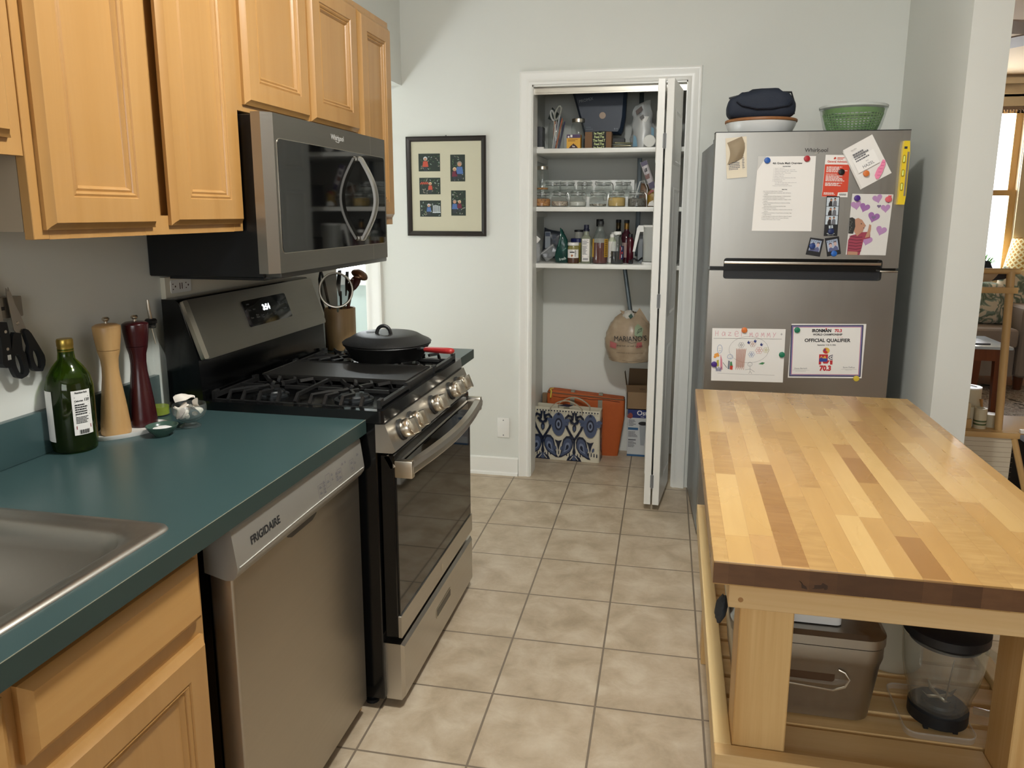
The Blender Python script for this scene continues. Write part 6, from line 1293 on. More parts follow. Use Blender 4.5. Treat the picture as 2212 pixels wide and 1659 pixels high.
f = MB(); z0, z1 = .2905, .395; f.box(1.190, 1.40, 3.960, 3.964, z0, z1); f.box(1.190, 1.194, 3.960, 4.055, z0, z1); f.box(1.396, 1.40, 3.960, 4.055, z0, z1); f.box(1.190, 1.40, 4.051, 4.055, z0, z1); f.box(1.190, 1.40, 3.960, 4.055, z0, z0+.004); obj('box_body', f, M_card, t)
f = MB(); f.add([(1.190, 3.960, z1), (1.40, 3.960, z1), (1.402, 3.925, z1+.055), (1.186, 3.925, z1+.050)], [(0, 1, 2, 3)]); f.add([(1.190, 3.960, z1), (1.190, 4.055, z1), (1.172, 4.04, z1+.115), (1.172, 3.965, z1+.120)], [(0, 1, 2, 3)]); f.add([(1.190, 4.053, z1), (1.40, 4.053, z1), (1.40, 4.056, z1+.125), (1.195, 4.056, z1+.125)], [(0, 1, 2, 3)])
obj('flap', f, P('cardboard_flap', '7d664c', .8), t); f = MB(frameM((1.28, 3.942, z1+.022), (1, 0, 0), (0, -.5, .8))).text('VEH', .018, 0, 0, .002); obj('box_lettering', f, M_ink, t)
# grocery bag hanging from the pole
t = thing('grocery_bag', 'tan plastic grocery bag with black lettering stuffed full, hanging from the pole', 'bag', (1.20, 3.82, .61))
f = MB(Matrix.Translation((1.205, 3.825, .615))); rn = random.Random(4); JJ = [[rn.random()-.5 for _ in range(17)] for _ in range(30)]
def bagr(v): return .80+.20*math.sin(pi/2*min(1, v/.38)) if v < .38 else max(.12, (1-((v-.38)/.66)**2.0)**.62)
def gb_(u, v):
    i = int(round(u*30)) % 30; j = int(round(v*16)); a_ = 2*pi*u; r = .142*bagr(v); r *= 1+.05*JJ[i][j]+.025*math.sin(9*a_+3*v)*v
    return (r*math.cos(a_), r*.78*math.sin(a_), .275*v+.006*JJ[i][j])
f.grid(gb_, 30, 16, True); f.add([gb_(k/30, 0) for k in range(30)], [list(range(30))]); M_tan = NT('tan_bag_film'); M_tan.L(M_tan.ramp(M_tan.noise(M_tan.coord((9, 9, 9)), 1, 3), [(.35, '8f7c66'), (.6, 'ab9880'), (.75, 'c2b29c')]), M_tan.b.inputs['Base Color']); M_tan.set(Roughness=.32); M_tan = M_tan.mat
obj('bag_body', f, M_tan, t, ang=28)
f = MB(); f.add([(1.165, 3.79, .865), (1.148, 3.78, .905), (1.175, 3.79, .895), (1.18, 3.80, .87)], [(0, 1, 2, 3)]); f.add([(1.225, 3.79, .87), (1.255, 3.78, .92), (1.285, 3.79, .875), (1.31, 3.80, .83), (1.26, 3.80, .85)], [(0, 1, 2, 3, 4)]); obj('ear', f, M_tan, t)
obj('white_knot', MB().ell((1.197, 3.785, .875), (.032, .026, .030), 14, 8, .25, 3), P('white_film', 'c2beb6', .4), t)
def onbag(f):
    g = MB(); g.F = f.F; g.I = f.I; R_ = .1465
    for v in f.V:
        x = v.x-1.205; vv_ = max(0, min(1, (v.y-.615)/.275)); r = .142*bagr(vv_)*1.06; s_ = max(-.97, min(.97, x/r)); g.V.append(Vector((v.x, 3.825-.80*r*math.sqrt(1-s_*s_)-.002, v.y)))
    return g
f = MB().m(0).text('MARIANO\'S', .040, 1.212, .742, 0, sx=.86, a=.04); f.m(0).stroke([(1.20, .738), (1.22, .732), (1.245, .736)], .002); f.text('shop well. eat well. live well.', .0125, 1.212, .712, 0); f.text('PLEASE REUSE OR RECYCLE AT OUR STORE', .0078, 1.212, .672, 0, sx=.95); f.text('printed in u.s.a.', .006, 1.27, .636, 0); f.stroke([(1.248, .788), (1.256, .806), (1.272, .812), (1.270, .796), (1.256, .790), (1.248, .782)], .0022); f.stroke([(1.253, .790), (1.268, .808)], .0018); f.stroke([(1.09, .634), (1.20, .625), (1.28, .628)], .0012)
obj('bag_lettering', onbag(f), [M_ink], t)
M_pk = P('bag_pink', 'a85a58', .5)
for pts_, m_ in (([(1.10, .700), (1.135, .695), (1.138, .725), (1.10, .735)], M_pk), ([(1.245, .705), (1.278, .71), (1.276, .738), (1.25, .735)], M_pk), ([(1.235, .775), (1.275, .76), (1.28, .81), (1.25, .835), (1.235, .82)], P('bag_green', '8a9a7c', .5))):
    cx_ = sum(q[0] for q in pts_)/len(pts_); cz_ = sum(q[1] for q in pts_)/len(pts_); f = MB(); n_ = len(pts_)
    f.add([(cx_, cz_, 0)]+[(cx_+(a-cx_)*.5, cz_+(b-cz_)*.5, 0) for a, b in pts_]+[(a, b, 0) for a, b in pts_], [(0, 1+i, 1+(i+1) % n_) for i in range(n_)]+[(1+i, 1+n_+i, 1+n_+(i+1) % n_, 1+(i+1) % n_) for i in range(n_)])
    g = onbag(f)
    for v in g.V: v.y += .0012
    obj('show_through', g, m_, t)
obj('green_tag', MB(PX(3.757)).prism([(1.196, .875), (1.212, .890), (1.222, .873), (1.208, .858)], 0, .002), P('green_tag', '1c4034', .5), t)
t = thing('carton', 'tall dark box with barcode behind the bifold door on the closet floor', 'box', (1.53, 3.98, 0)); obj('carton_body', BX(1.468, 1.60, 3.93, 4.04, .0, .46), P('olive_box', '4a4232', .6), t)
obj('barcode', MB(PX(3.929)).rect(1.472, 1.49, .27, .38, .0), M_paper, t)

# ------------------------------------------------------------------ kitchen island
def butcher():
    m = NT('butcher_block'); tc = m.N('ShaderNodeTexCoord'); sp = m.N('ShaderNodeSeparateXYZ'); m.L(tc.outputs['Object'], sp.inputs[0])
    X, Y, Z = sp.outputs; row = m.math('FLOOR', m.math('DIVIDE', X, .0415))
    def wn(*src):
        cb = m.N('ShaderNodeCombineXYZ')
        for i, s_ in enumerate(src):
            if isinstance(s_, (int, float)): cb.inputs[i].default_value = s_
            else: m.L(s_, cb.inputs[i])
        n = m.N('ShaderNodeTexWhiteNoise', noise_dimensions='3D'); m.L(cb.outputs[0], n.inputs['Vector']); return n.outputs['Value']
    r1 = wn(row, 3.3, 0); yy = m.math('DIVIDE', m.math('ADD', Y, m.math('MULTIPLY', r1, 5.0)), m.math('ADD', .26, m.math('MULTIPLY', wn(row, 8.1, 0), .22)))
    col = m.math('FLOOR', yy); tone = wn(row, col, 1.7); fig = wn(row, col, 9.2)
    cb = m.N('ShaderNodeCombineXYZ'); m.L(m.math('MULTIPLY', X, 42), cb.inputs[0]); m.L(m.math('ADD', m.math('MULTIPLY', Y, 3.0), m.math('MULTIPLY', tone, 40)), cb.inputs[1]); m.L(m.math('MULTIPLY', Z, 30), cb.inputs[2])
    g = m.noise(cb.outputs[0], 1, 5, .6, .8)
    cb2 = m.N('ShaderNodeCombineXYZ'); m.L(m.math('MULTIPLY', X, 14), cb2.inputs[0]); m.L(m.math('ADD', m.math('MULTIPLY', Y, 70), m.math('MULTIPLY', tone, 60)), cb2.inputs[1]); fl_ = m.noise(cb2.outputs[0], 1, 2, .5, .8)
    cb3 = m.N('ShaderNodeCombineXYZ'); m.L(m.math('ADD', m.math('MULTIPLY', X, 7), m.math('MULTIPLY', tone, 30)), cb3.inputs[0]); m.L(m.math('MULTIPLY', Y, 4), cb3.inputs[1]); bl = m.noise(cb3.outputs[0], 1, 3)
    base = m.ramp(tone, [(0, 'a67f50'), (.10, 'b9935a'), (.45, 'c39f64'), (.85, 'cdac72'), (1, 'b48b58')])
    c = m.mix(m.math('MULTIPLY', g, .35), base, (.62,.52,.40,1), 'MULTIPLY')
    c = m.mix(m.math('MULTIPLY', bl, .45), c, (.70,.60,.50,1), 'MULTIPLY')
    inr = lambda v, a, b: m.math('MULTIPLY', m.math('GREATER_THAN', v, a), m.math('LESS_THAN', v, b))
    cur = m.math('MULTIPLY', inr(X, -.2075, -.166), inr(Y, -.62, -.11)); brn = m.math('MULTIPLY', inr(X, .0, .0415), inr(Y, -.62, -.02)); c = m.mix(m.math('MULTIPLY', m.math('MAXIMUM', cur, brn), .55), c, (.62,.50,.38,1), 'MULTIPLY')
    gate = m.math('MAXIMUM', cur, m.math('GREATER_THAN', fig, .80)); fm = m.math('MULTIPLY', gate, m.math('MULTIPLY', fl_, .75)); c = m.mix(fm, c, (.50,.38,.28,1), 'MULTIPLY')
    # thin joint lines
    fx = m.math('FRACT', m.math('DIVIDE', X, .0415)); fy = m.math('FRACT', yy); j = m.math('MAXIMUM', m.math('GREATER_THAN', fx, .978), m.math('GREATER_THAN', fy, .996)); c = m.mix(m.math('MULTIPLY', j, .28), c, lin('7c542c'), 'MIX')
    # small knots and end-grain darkening by geometry
    v = m.N('ShaderNodeTexVoronoi'); mp = m.N('ShaderNodeMapping'); mp.inputs['Scale'].default_value = (9, 4.5, 1); m.L(tc.outputs['Object'], mp.inputs[0]); m.L(mp.outputs[0], v.inputs['Vector']); v.inputs['Scale'].default_value = 1
    k = m.math('LESS_THAN', v.outputs['Distance'], .035); sc = m.N('ShaderNodeSeparateColor'); m.L(v.outputs['Color'], sc.inputs[0]); k = m.math('MULTIPLY', k, m.math('GREATER_THAN', sc.outputs[0], .72)); c = m.mix(m.math('MULTIPLY', k, .8), c, lin('4a2c18'))
    m.L(c, m.b.inputs['Base Color']); m.L(m.math('ADD', .20, m.math('MULTIPLY', bl, .16)), m.b.inputs['Roughness']); m.bump(m.math('MULTIPLY', g, .5), .02, .001); m.b.inputs['Coat Weight'].default_value = .25; m.b.inputs['Coat Roughness'].default_value = .2
    return m.mat
M_bb = butcher()
t = thing('kitchen_island', 'butcher block topped pine kitchen island with slatted lower shelf', 'kitchen island', (1.83, 1.38, 0))
obj('tabletop', MB().box(1.515, 2.147, .755, 2.0, .841, .883, .0035, 2), M_bb, t, ang=30)
f = MB().box(1.516, 2.146, .7543, .7549, .8445, .8795); M_end = NT('end_grain'); tc = M_end.N('ShaderNodeTexCoord'); sp = M_end.N('ShaderNodeSeparateXYZ'); M_end.L(tc.outputs['Object'], sp.inputs[0]); rw = M_end.math('FLOOR', M_end.math('DIVIDE', sp.outputs[0], .0415)); wn_ = M_end.N('ShaderNodeTexWhiteNoise', noise_dimensions='1D'); M_end.L(rw, wn_.inputs['W']); c_ = M_end.ramp(wn_.outputs['Value'], [(0, '5e4028'), (.5, '6e4c30'), (1, '7c583a')]); c_ = M_end.mix(M_end.math('MULTIPLY', M_end.noise(M_end.coord((30, 30, 90)), 1, 4), .5), c_, lin('6a4428'), 'MULTIPLY'); M_end.L(c_, M_end.b.inputs['Base Color']); M_end.set(Roughness=.4); M_end = M_end.mat
obj('end_grain_face', f, M_end, t)
f = MB(frameM((0, .7541, 0), (1, 0, 0), (0, 0, 1))); f.poly([(1.648, .862), (1.652, .860), (1.653, .850), (1.662, .848), (1.660, .853), (1.655, .856)], 0); f.poly([(1.668, .850), (1.672, .852), (1.672, .857), (1.682, .858), (1.684, .862), (1.692, .858), (1.692, .852), (1.688, .850), (1.686, .853), (1.680, .851)], 0); obj('bark_mark', f, P('bark_dark', '3a2414', .6), t)
LY = ((.828, .918), (1.862, 1.952)); LX = ((1.569, 1.659), (2.014, 2.104))
for x in LX:
    for y in LY: obj('leg', MB().box(*x, *y, 0, .840, .002, 1), M_pineV, t)
obj('apron', MB().box(1.546, 2.126, .800, .827, .779, .8405, .0015, 1), M_pineX, t)
obj('apron', MB().box(1.546, 2.126, 1.953, 1.978, .779, .8405, .0015, 1), M_pineX, t)
obj('apron', MB().box(1.546, 1.568, .8275, 1.9525, .779, .8405, .0015, 1), M_pineY, t)
obj('apron', MB().box(2.105, 2.126, .8275, 1.9525, .779, .8405, .0015, 1), M_pineY, t)
obj('dowel_plug', MB(frameM((0, .7998, 0), (1, 0, 0), (0, 0, 1))).disc(1.566, .795, .0045, 0, 14), P('plug_brown', 'a87c4a', .5), t)
obj('shelf_rail', MB().box(1.538, 1.5685, .8255, 1.955, .440, .500, .0015, 1), M_pineY, t)
obj('shelf_rail', MB().box(2.1045, 2.135, .8255, 1.955, .440, .500, .0015, 1), M_pineY, t)
obj('shelf_rail', MB().box(1.538, 2.135, .796, .8253, .440, .500, .0015, 1), M_pineX, t)
obj('shelf_rail', MB().box(1.538, 2.135, 1.9552, 1.980, .440, .500, .0015, 1), M_pineX, t)
y = .930
while y < 1.93:
    if y < 1.86: obj('shelf_slat', MB().box(1.5690, 2.1040, y, min(y+.055, 1.953), .462, .485, .0015, 1), M_pineX, t)
    y += .069
obj('shelf_slat', MB().box(1.6595, 2.0135, .8265, .922, .462, .485, .0015, 1), M_pineX, t)
# steel bin
zs = .4852
t = thing('steel_container', 'brushed steel lidded bin with wire handle on the island shelf', 'container', (1.71, 1.10, zs))
B = (1.572, 1.848, .945, 1.26)
f = MB(); P0 = rrect(B[0]+.014, B[1]-.014, B[2]+.012, B[3]-.012, .035, 6); rings_ = []
for sc_, z in ((0, 0), (0, .004), (.3, .05), (.75, .118), (.85, .124), (1.0, .134), (1.0, .158)):
    d = .014*sc_; rings_.append([(p[0], p[1], zs+z) for p in rrect(B[0]+.014-d, B[1]-.014+d, B[2]+.012-d, B[3]-.012+d, .035, 6)])
rings_[0] = [(p[0], p[1], zs) for p in rrect(B[0]+.02, B[1]-.02, B[2]+.018, B[3]-.018, .03, 6)]
k = len(rings_[0]); f.add([p for r in rings_ for p in r], [(i*k+j, i*k+(j+1) % k, (i+1)*k+(j+1) % k, (i+1)*k+j) for i in range(len(rings_)-1) for j in range(k)]+[[j for j in range(k)][::-1], [(len(rings_)-1)*k+j for j in range(k)]])
M_bin = steel('bin_steel', 'aaa69e', .34, 2, .08); obj('bin_body', f, M_bin, t, ang=40)
f = MB(); rg = [rrect(B[0]-.003, B[1]+.003, B[2]-.003, B[3]+.003, .038, 6), rrect(B[0]-.003, B[1]+.003, B[2]-.003, B[3]+.003, .038, 6), rrect(B[0]+.006, B[1]-.006, B[2]+.006, B[3]-.006, .034, 6), rrect(B[0]+.03, B[1]-.03, B[2]+.03, B[3]-.03, .03, 6)]; zz = [.160, .178, .185, .183]
f.add([(p[0], p[1], zs+z) for r, z in zip(rg, zz) for p in r], [(i*k+j, i*k+(j+1) % k, (i+1)*k+(j+1) % k, (i+1)*k+j) for i in range(3) for j in range(k)]+[[3*k+j for j in range(k)], [j for j in range(k)][::-1]]); obj('lid', f, M_bin, t, ang=40)
hy = B[2]+.004; h = obj('wire_handle', MB().tube([(1.648, hy-.004, .598), (1.640, hy-.008, .582), (1.650, hy-.014, .568), (1.755, hy-.016, .562), (1.776, hy-.014, .570), (1.784, hy-.010, .583), (1.776, hy-.006, .594), (1.765, hy-.004, .598)], .0022, 8), M_chrome, t)
obj('handle_plate', MB(frameM((0, hy+.004, 0), (1, 0, 0), (0, 0, 1))).rslab(1.645, 1.785, .563, .603, 0, .004, .018), M_bin, t)
obj('handle_slot', MB(frameM((0, hy-.0003, 0), (1, 0, 0), (0, 0, 1))).rslab(1.652, 1.760, .570, .598, 0, .0006, .006), P('slot_brown', '4a3016', .5), h)
t = thing('baking_dish', 'white flat lidded dish lying on top of the steel bin', 'dish', (1.73, 1.05, .6702)); ZL = zs+.1855
obj('dish_body', MB().rslab(1.645, 1.772, .975, 1.10, ZL, ZL+.022, .012), M_white, t); 
c = (1.745, 1.14, ZL)
t = thing('mixing_bowl', 'round white bowl behind the flat dish on the steel bin', 'bowl', c)
lathe_part('bowl', [(0, 0), (.05, 0), (.075, .02), (.088, .05), (.085, .05), (.07, .022), (0, .008)], c, M_white, t, 36, 50, close=False)
f = MB(Matrix.Translation((1.554, 1.03, .652)) @ Euler_m((.15, .2, 0))); f.ell((0, 0, 0), (.011, .028, .027), 16, 12, .2, 8); single('oven_mitt', f, P('charcoal_knit', '3b4148', .9, bump=.6, bs=500), 'charcoal grey fabric mitt squeezed beside the steel bin at the island rail', 'mitt', ang=70)
c = (1.925, 1.20, zs)
t = thing('canister', 'tall milky white canister behind the bin and the blender jug', 'canister', c)
lathe_part('canister_body', [(0, 0), (.060, 0), (.064, .006), (.066, .22), (.060, .235), (0, .238)], c, P('milky_plastic', 'b9b09c', .4), t)
# blender jug
c = Vector((1.960, 1.000, zs))
t = thing('blender_jug', 'clear blender jug with black lid and black collar on the island shelf', 'blender jug', tuple(c))
lathe_part('collar', [(0, .006), (.046, .006), (.052, .010), (.052, .032), (.047, .036), (0, .036)], tuple(c), M_blackm, t, 36)
for k_ in range(5): a_ = 2*pi*k_/5+.2; obj('foot', MB().box(c.x+.042*math.cos(a_)-.004, c.x+.042*math.cos(a_)+.004, c.y+.042*math.sin(a_)-.004, c.y+.042*math.sin(a_)+.004, zs, zs+.008), M_blackm, t)
M_jug = thin('jug_plastic', (.8,.82,.82), .05, .03, 1.2, (.93,.95,.94))
f = MB(Matrix.Translation(c)); pr_ = [(.047, .034), (.050, .040), (.052, .060), (.060, .085), (.066, .12), (.070, .178), (.068, .178), (.063, .12), (.057, .086), (.0485, .062), (.046, .042)]
def jug(u, v):
    i = v*(len(pr_)-1); a = int(min(i, len(pr_)-2)); w_ = i-a; r = pr_[a][0]*(1-w_)+pr_[a+1][0]*w_; z = pr_[a][1]*(1-w_)+pr_[a+1][1]*w_; th = 2*pi*u; q = 1+.06*abs(math.cos(2*th))**2; return (r*q*math.cos(th), r*q*math.sin(th), z)
f.grid(jug, 48, len(pr_)-1, True); obj('jug_body', f, M_jug, t, ang=50)
obj('jug_handle', MB().tube([c+Vector((.060, -.028, .168)), c+Vector((.085, -.045, .160)), c+Vector((.088, -.048, .10)), c+Vector((.078, -.040, .050)), c+Vector((.052, -.025, .044))], .007, 10), M_jug, t)
lathe_part('lid', [(0, .168), (.062, .168), (.066, .180), (.073, .182), (.073, .198), (.066, .202), (0, .202)], tuple(c), M_blackm, t, 40)
f = MB(); 
for a_ in (.3, 1.9, 3.4, 5.0): f.tube([c+Vector((0, 0, .048)), c+Vector((.022*math.cos(a_), .022*math.sin(a_), .050)), c+Vector((.034*math.cos(a_), .034*math.sin(a_), .062))], [.005, .005, .001], 6, flat=.3)
obj('blade', f, M_chrome, t); lathe_part('blade_disc', [(0, .037), (.030, .037), (.028, .042), (0, .044)], tuple(c), M_blackm, t, 24)
obj('measure_rod', MB().tube([c+Vector((.008, -.010, .044)), c+Vector((.014, -.014, .135))], [.0022, .0008], 6), M_chrome, t)
t = thing('clear_tray', 'shallow clear plastic box lid under the blender jug', 'tray', (1.955, .985, zs))
f = MB(); P1 = rrect(1.888, 2.010, .932, 1.085, .02, 5)
f.T = Matrix(); n_ = len(P1); f.add([(p[0], p[1], zs+z) for z in (.0005, .012) for p in P1], [(j, (j+1) % n_, n_+(j+1) % n_, n_+j) for j in range(n_)]); f.tube([(p[0], p[1], zs+.012) for p in P1], .0016, 6, True); obj('tray_rim', f, thin('tray_clear', (.8, .8, .78), .18, .05), t)
# ------------------------------------------------------------------ living room beyond the pier
WY = 7.2
M_lr = M_wallL
w = MB(); wx0, wx1, wz0, wz1 = 3.45, 4.40, .85, 2.36
w.box(1.7, wx0, WY, WY+.12, 0, 2.62); w.box(4.63, 6.2, WY, WY+.12, 0, 2.62); w.box(wx0, 4.63, WY, WY+.12, 0, wz0); w.box(wx0, 4.63, WY, WY+.12, wz1, 2.62); w.box(wx1+.0, 4.63, WY, WY+.12, wz0, wz1)
struct('wall_living_far', w, M_lr)
struct('wall_living_right', MB().box(6.2, 6.32, -4, 7.3, 0, 2.7), M_lr)
struct('wall_living_left', MB().box(1.7, 1.78, 5.4, WY, 0, 2.7).box(1.72, 2.56, YB+.2, YB+.26, 0, 2.7), M_lr)
f = MB(); f.tube([(1.8, WY-.03, 2.57), (6.2, WY-.03, 2.57)], .035, 4); f.box(1.8, 6.2, WY-.02, WY, 2.44, 2.47); struct('trim_6', f, P('cream_crown', 'e8d8b8', .5))
# window: wood sash, two lights
M_sash = P('golden_sash', 'caa468', .35); M_wtrim = P('cream_window_trim', 'd6c4a2', .45)
o = struct('window_1', MB().box(wx0-.09, wx0, WY-.02, WY+.01, wz0-.1, wz1+.1).box(wx1, wx1+.14, WY-.02, WY+.01, wz0-.1, wz1+.1).box(wx0, wx1, WY-.02, WY+.01, wz1, wz1+.1).box(wx0-.12, wx1+.16, WY-.07, WY+.01, wz0-.05, wz0), M_wtrim)
zm = 1.595
obj('sash', MB().box(wx0, wx1, WY+.03, WY+.07, zm, zm+.05).box(wx0, wx0+.05, WY+.03, WY+.07, wz0, zm).box(wx1-.055, wx1, WY+.03, WY+.07, wz0, zm).box(wx0, wx1, WY+.03, WY+.07, wz0, wz0+.07), M_sash, o)
obj('sash', MB().box(wx0, wx0+.05, WY+.075, WY+.11, zm, wz1).box(wx1-.055, wx1, WY+.075, WY+.11, zm, wz1).box(wx0, wx1, WY+.075, WY+.11, wz1-.05, wz1), M_sash, o)
obj('pane', MB().box(wx0, wx1, WY+.095, WY+.098, wz0, wz1), thin('window_pane', (1, 1, 1), .04), o)
f = MB()
for k in range(40):
    x = wx0+.01+(wx1-wx0-.02)*k/39; f.box(x-.006, x+.006, WY-.012, WY-.008, wz1-.045-.012*(k % 2), wz1-.01)
f.box(wx0, wx1, WY-.014, WY-.006, wz1-.03, wz1+.02); obj('shade_fringe', f, P('fringe_brown', '8a7460', .8), o)
# rug
M_rug = NT('rug_pattern'); v = M_rug.coord((5, 5, 5)); n_ = M_rug.noise(v, 1.6, 3, .5, 2.5); M_rug.L(M_rug.ramp(n_, [(.38, '4a4640'), (.43, 'a39a90'), (.50, 'b4aaa0'), (.53, '5c5850'), (.58, 'a89e94'), (.66, '7c6a60')]), M_rug.b.inputs['Base Color']); M_rug.set(Roughness=.95); M_rug = M_rug.mat
single('rug', MB().box(2.75, 5.4, 3.9, 6.55, -.0055, .006), M_rug, 'large grey patterned rug on the living room floor', 'rug')
# sofa
t = thing('sofa', 'grey beige fabric sofa under the living room window', 'sofa', (4.0, 6.6, 0))
M_sofa = P('grey_upholstery', '8f8378', .85, bump=.3, bs=200); SY = 6.28
obj('base', MB().box(2.5, 4.18, SY+.03, 7.0, .12, .36, .02), M_sofa, t)
for x0, x1 in ((2.5, 3.335), (3.34, 4.175)): obj('seat_cushion', MB().box(x0, x1, SY-.02, 6.86, .362, .52, .035, 3), M_sofa, t)
obj('back', MB().box(2.5, 4.18, 6.84, 7.08, .36, .86, .05, 3), M_sofa, t)
obj('arm', MB().box(4.19, 4.34, SY+.0, 6.90, .12, .70, .04, 3), M_sofa, t)
for x in (4.25, 2.6): obj('leg', MB().lathe([(.03, 0), (.04, .12)], (x, SY+.10, 0), 12), P('walnut_leg', '5a3018', .4), t)
# cushions
M_leaf = NT('leaf_print'); n_ = M_leaf.noise(M_leaf.coord((1, 1, 1)), 9, 2, .5, 1.2); M_leaf.L(M_leaf.ramp(n_, [(.44, 'd6ccb6'), (.47, '8a9a8c'), (.55, '5c6c58'), (.60, 'a8a898'), (.64, 'd8cdb8')]), M_leaf.b.inputs['Base Color']); M_leaf.set(Roughness=.9); M_leaf = M_leaf.mat
def cushion(c, w_, h_, d_, rot, mat, lab):
    f = MB(Matrix.Translation(c) @ Euler_m(rot))
    def fn(u, v):
        a_ = 2*pi*u; ca, sa = math.cos(a_), math.sin(a_); k = 1/max(abs(ca), abs(sa))**.86; b_ = pi*(v-.5); r = math.cos(b_)**.55; return (w_/2*ca*k*r, d_/2*math.sin(b_), h_/2*sa*k*r)
    f.grid(fn, 32, 12, True); return single('throw_cushion', f, mat, lab, 'cushion', ang=70)
cushion((3.90, 6.62, .70), .58, .36, .17, (-.25, .05, 0), M_leaf, 'cream cushion with green leaf print on the sofa, nearest the lamp side post')
cushion((4.27, 6.70, .80), .34, .30, .13, (-.35, .5, .3), M_leaf, 'second leaf print cushion leaning in the sofa corner by the arm')
# coffee table
t = thing('coffee_table', 'small reddish wood table with pale top in front of the sofa', 'table', (3.4, 5.45, 0)); M_red_w = wood('cherry_wood', '6a3418', '8a4a24', 2, 16, .06, .35)
obj('tabletop', MB().box(2.9, 3.735, 5.25, 5.75, .515, .535, .003), P('pale_glazed_top', 'c3cfd8', .15), t); obj('apron', MB().box(2.94, 3.70, 5.28, 5.72, .43, .515), M_red_w, t)
for x in (2.97, 3.67):
    for y in (5.31, 5.69): obj('leg', MB().add([(x+a*s_, y+b*s_, z) for z, s_ in ((0.006, .016), (.43, .028)) for a, b in ((-1,-1), (1,-1), (1,1), (-1,1))], [(0,1,5,4), (1,2,6,5), (2,3,7,6), (3,0,4,7), (0,3,2,1), (4,5,6,7)]), M_red_w, t)
single('magazine', MB().box(3.40, 3.62, 5.33, 5.55, .5355, .545, .001), P('magazine_dark', '3c3c42', .4), 'dark magazine lying on the small table before the sofa', 'magazine')
# side table and lamp
t = thing('side_table', 'pale wooden side table behind the sofa arm holding the lamp', 'table', (4.62, 6.95, 0))
obj('tabletop', MB().box(4.36, 4.80, 6.75, 7.15, .66, .69, .004), M_sash, t)
for x in (4.385, 4.77):
    for y in (6.78, 7.09): obj('leg', MB().box(x-.015, x+.015, y-.015, y+.015, 0, .66), M_sash, t)
c = (4.40, 6.98, .0)
t = thing('table_lamp', 'lamp with gold shade of white interlocking rings, at the right edge', 'lamp', (4.50, 7.0, .70))
M_shade = NT('ring_lattice_shade'); tc = M_shade.N('ShaderNodeTexCoord'); mp = M_shade.N('ShaderNodeMapping'); mp.inputs['Scale'].default_value = (1, 1, 1)
sp = M_shade.N('ShaderNodeSeparateXYZ'); M_shade.L(tc.outputs['Object'], sp.inputs[0]); ang_ = M_shade.math('MULTIPLY', M_shade.math('ARCTAN2', sp.outputs[1], sp.outputs[0]), 22/(2*pi)); hh = M_shade.math('MULTIPLY', sp.outputs[2], 22)
def ring_(au, hv):
    fu = M_shade.math('SUBTRACT', M_shade.math('FRACT', au), .5); fv = M_shade.math('SUBTRACT', M_shade.math('FRACT', hv), .5); d = M_shade.math('SQRT', M_shade.math('ADD', M_shade.math('MULTIPLY', fu, fu), M_shade.math('MULTIPLY', fv, fv))); return M_shade.math('LESS_THAN', M_shade.math('ABSOLUTE', M_shade.math('SUBTRACT', d, .44)), .07)
rr_ = M_shade.math('MAXIMUM', ring_(ang_, hh), ring_(M_shade.math('ADD', ang_, .5), M_shade.math('ADD', hh, .5)))
cc_ = M_shade.mix(rr_, lin('c08a34'), lin('f2e6b4')); M_shade.L(cc_, M_shade.b.inputs['Base Color']); M_shade.set(Roughness=.8); M_shade.b.inputs['Transmission Weight'].default_value = 0; M_shade = M_shade.mat
LX_, LYY = 4.50, 7.0
f = MB(Matrix.Translation((0, 0, 0))); f.lathe([(.21, .955), (.165, 1.225), (.163, 1.225), (.207, .957)], (LX_, LYY, 0), 48, close=False); obj('lamp_shade', f, M_shade, t)
obj('lamp_base', MB().lathe([(.07, .70), (.075, .72), (.05, .74), (.06, .80), (.04, .88), (.012, .92), (.012, 1.0), (0, 1.0)], (LX_, LYY, 0), 24), P('amber_base', 'c89a5a', .3), t)
# potted plant on the window sill side
t = thing('potted_plant', 'spiky green potted plant in front of the bright window', 'plant', (4.10, 6.98, .86)); f = MB(); rn = random.Random(3)
for k in range(46):
    a_ = rn.random()*2*pi; L_ = .13+.10*rn.random(); up_ = .5+.9*rn.random(); b = Vector((4.10+.02*math.cos(a_), 6.98+.02*math.sin(a_), .97)); d = Vector((math.cos(a_), math.sin(a_), up_)).normalized()
    p1 = b+d*L_*.6; p2 = b+d*L_+Vector((0, 0, -.03)); sd = Vector((-math.sin(a_), math.cos(a_), 0))*.009; f.add([b-sd*.6, b+sd*.6, p1+sd, p2, p1-sd], [(0, 1, 2, 4), (4, 2, 3)])
obj('leaves', f, P('plant_green', '4f9a34', .5), t); obj('pot', MB().lathe([(.06, .862), (.085, .97), (.078, .97), (.07, .95), (0, .95)], (4.10, 6.98, 0), 24), P('dark_pot', '2c2c30', .5), t)
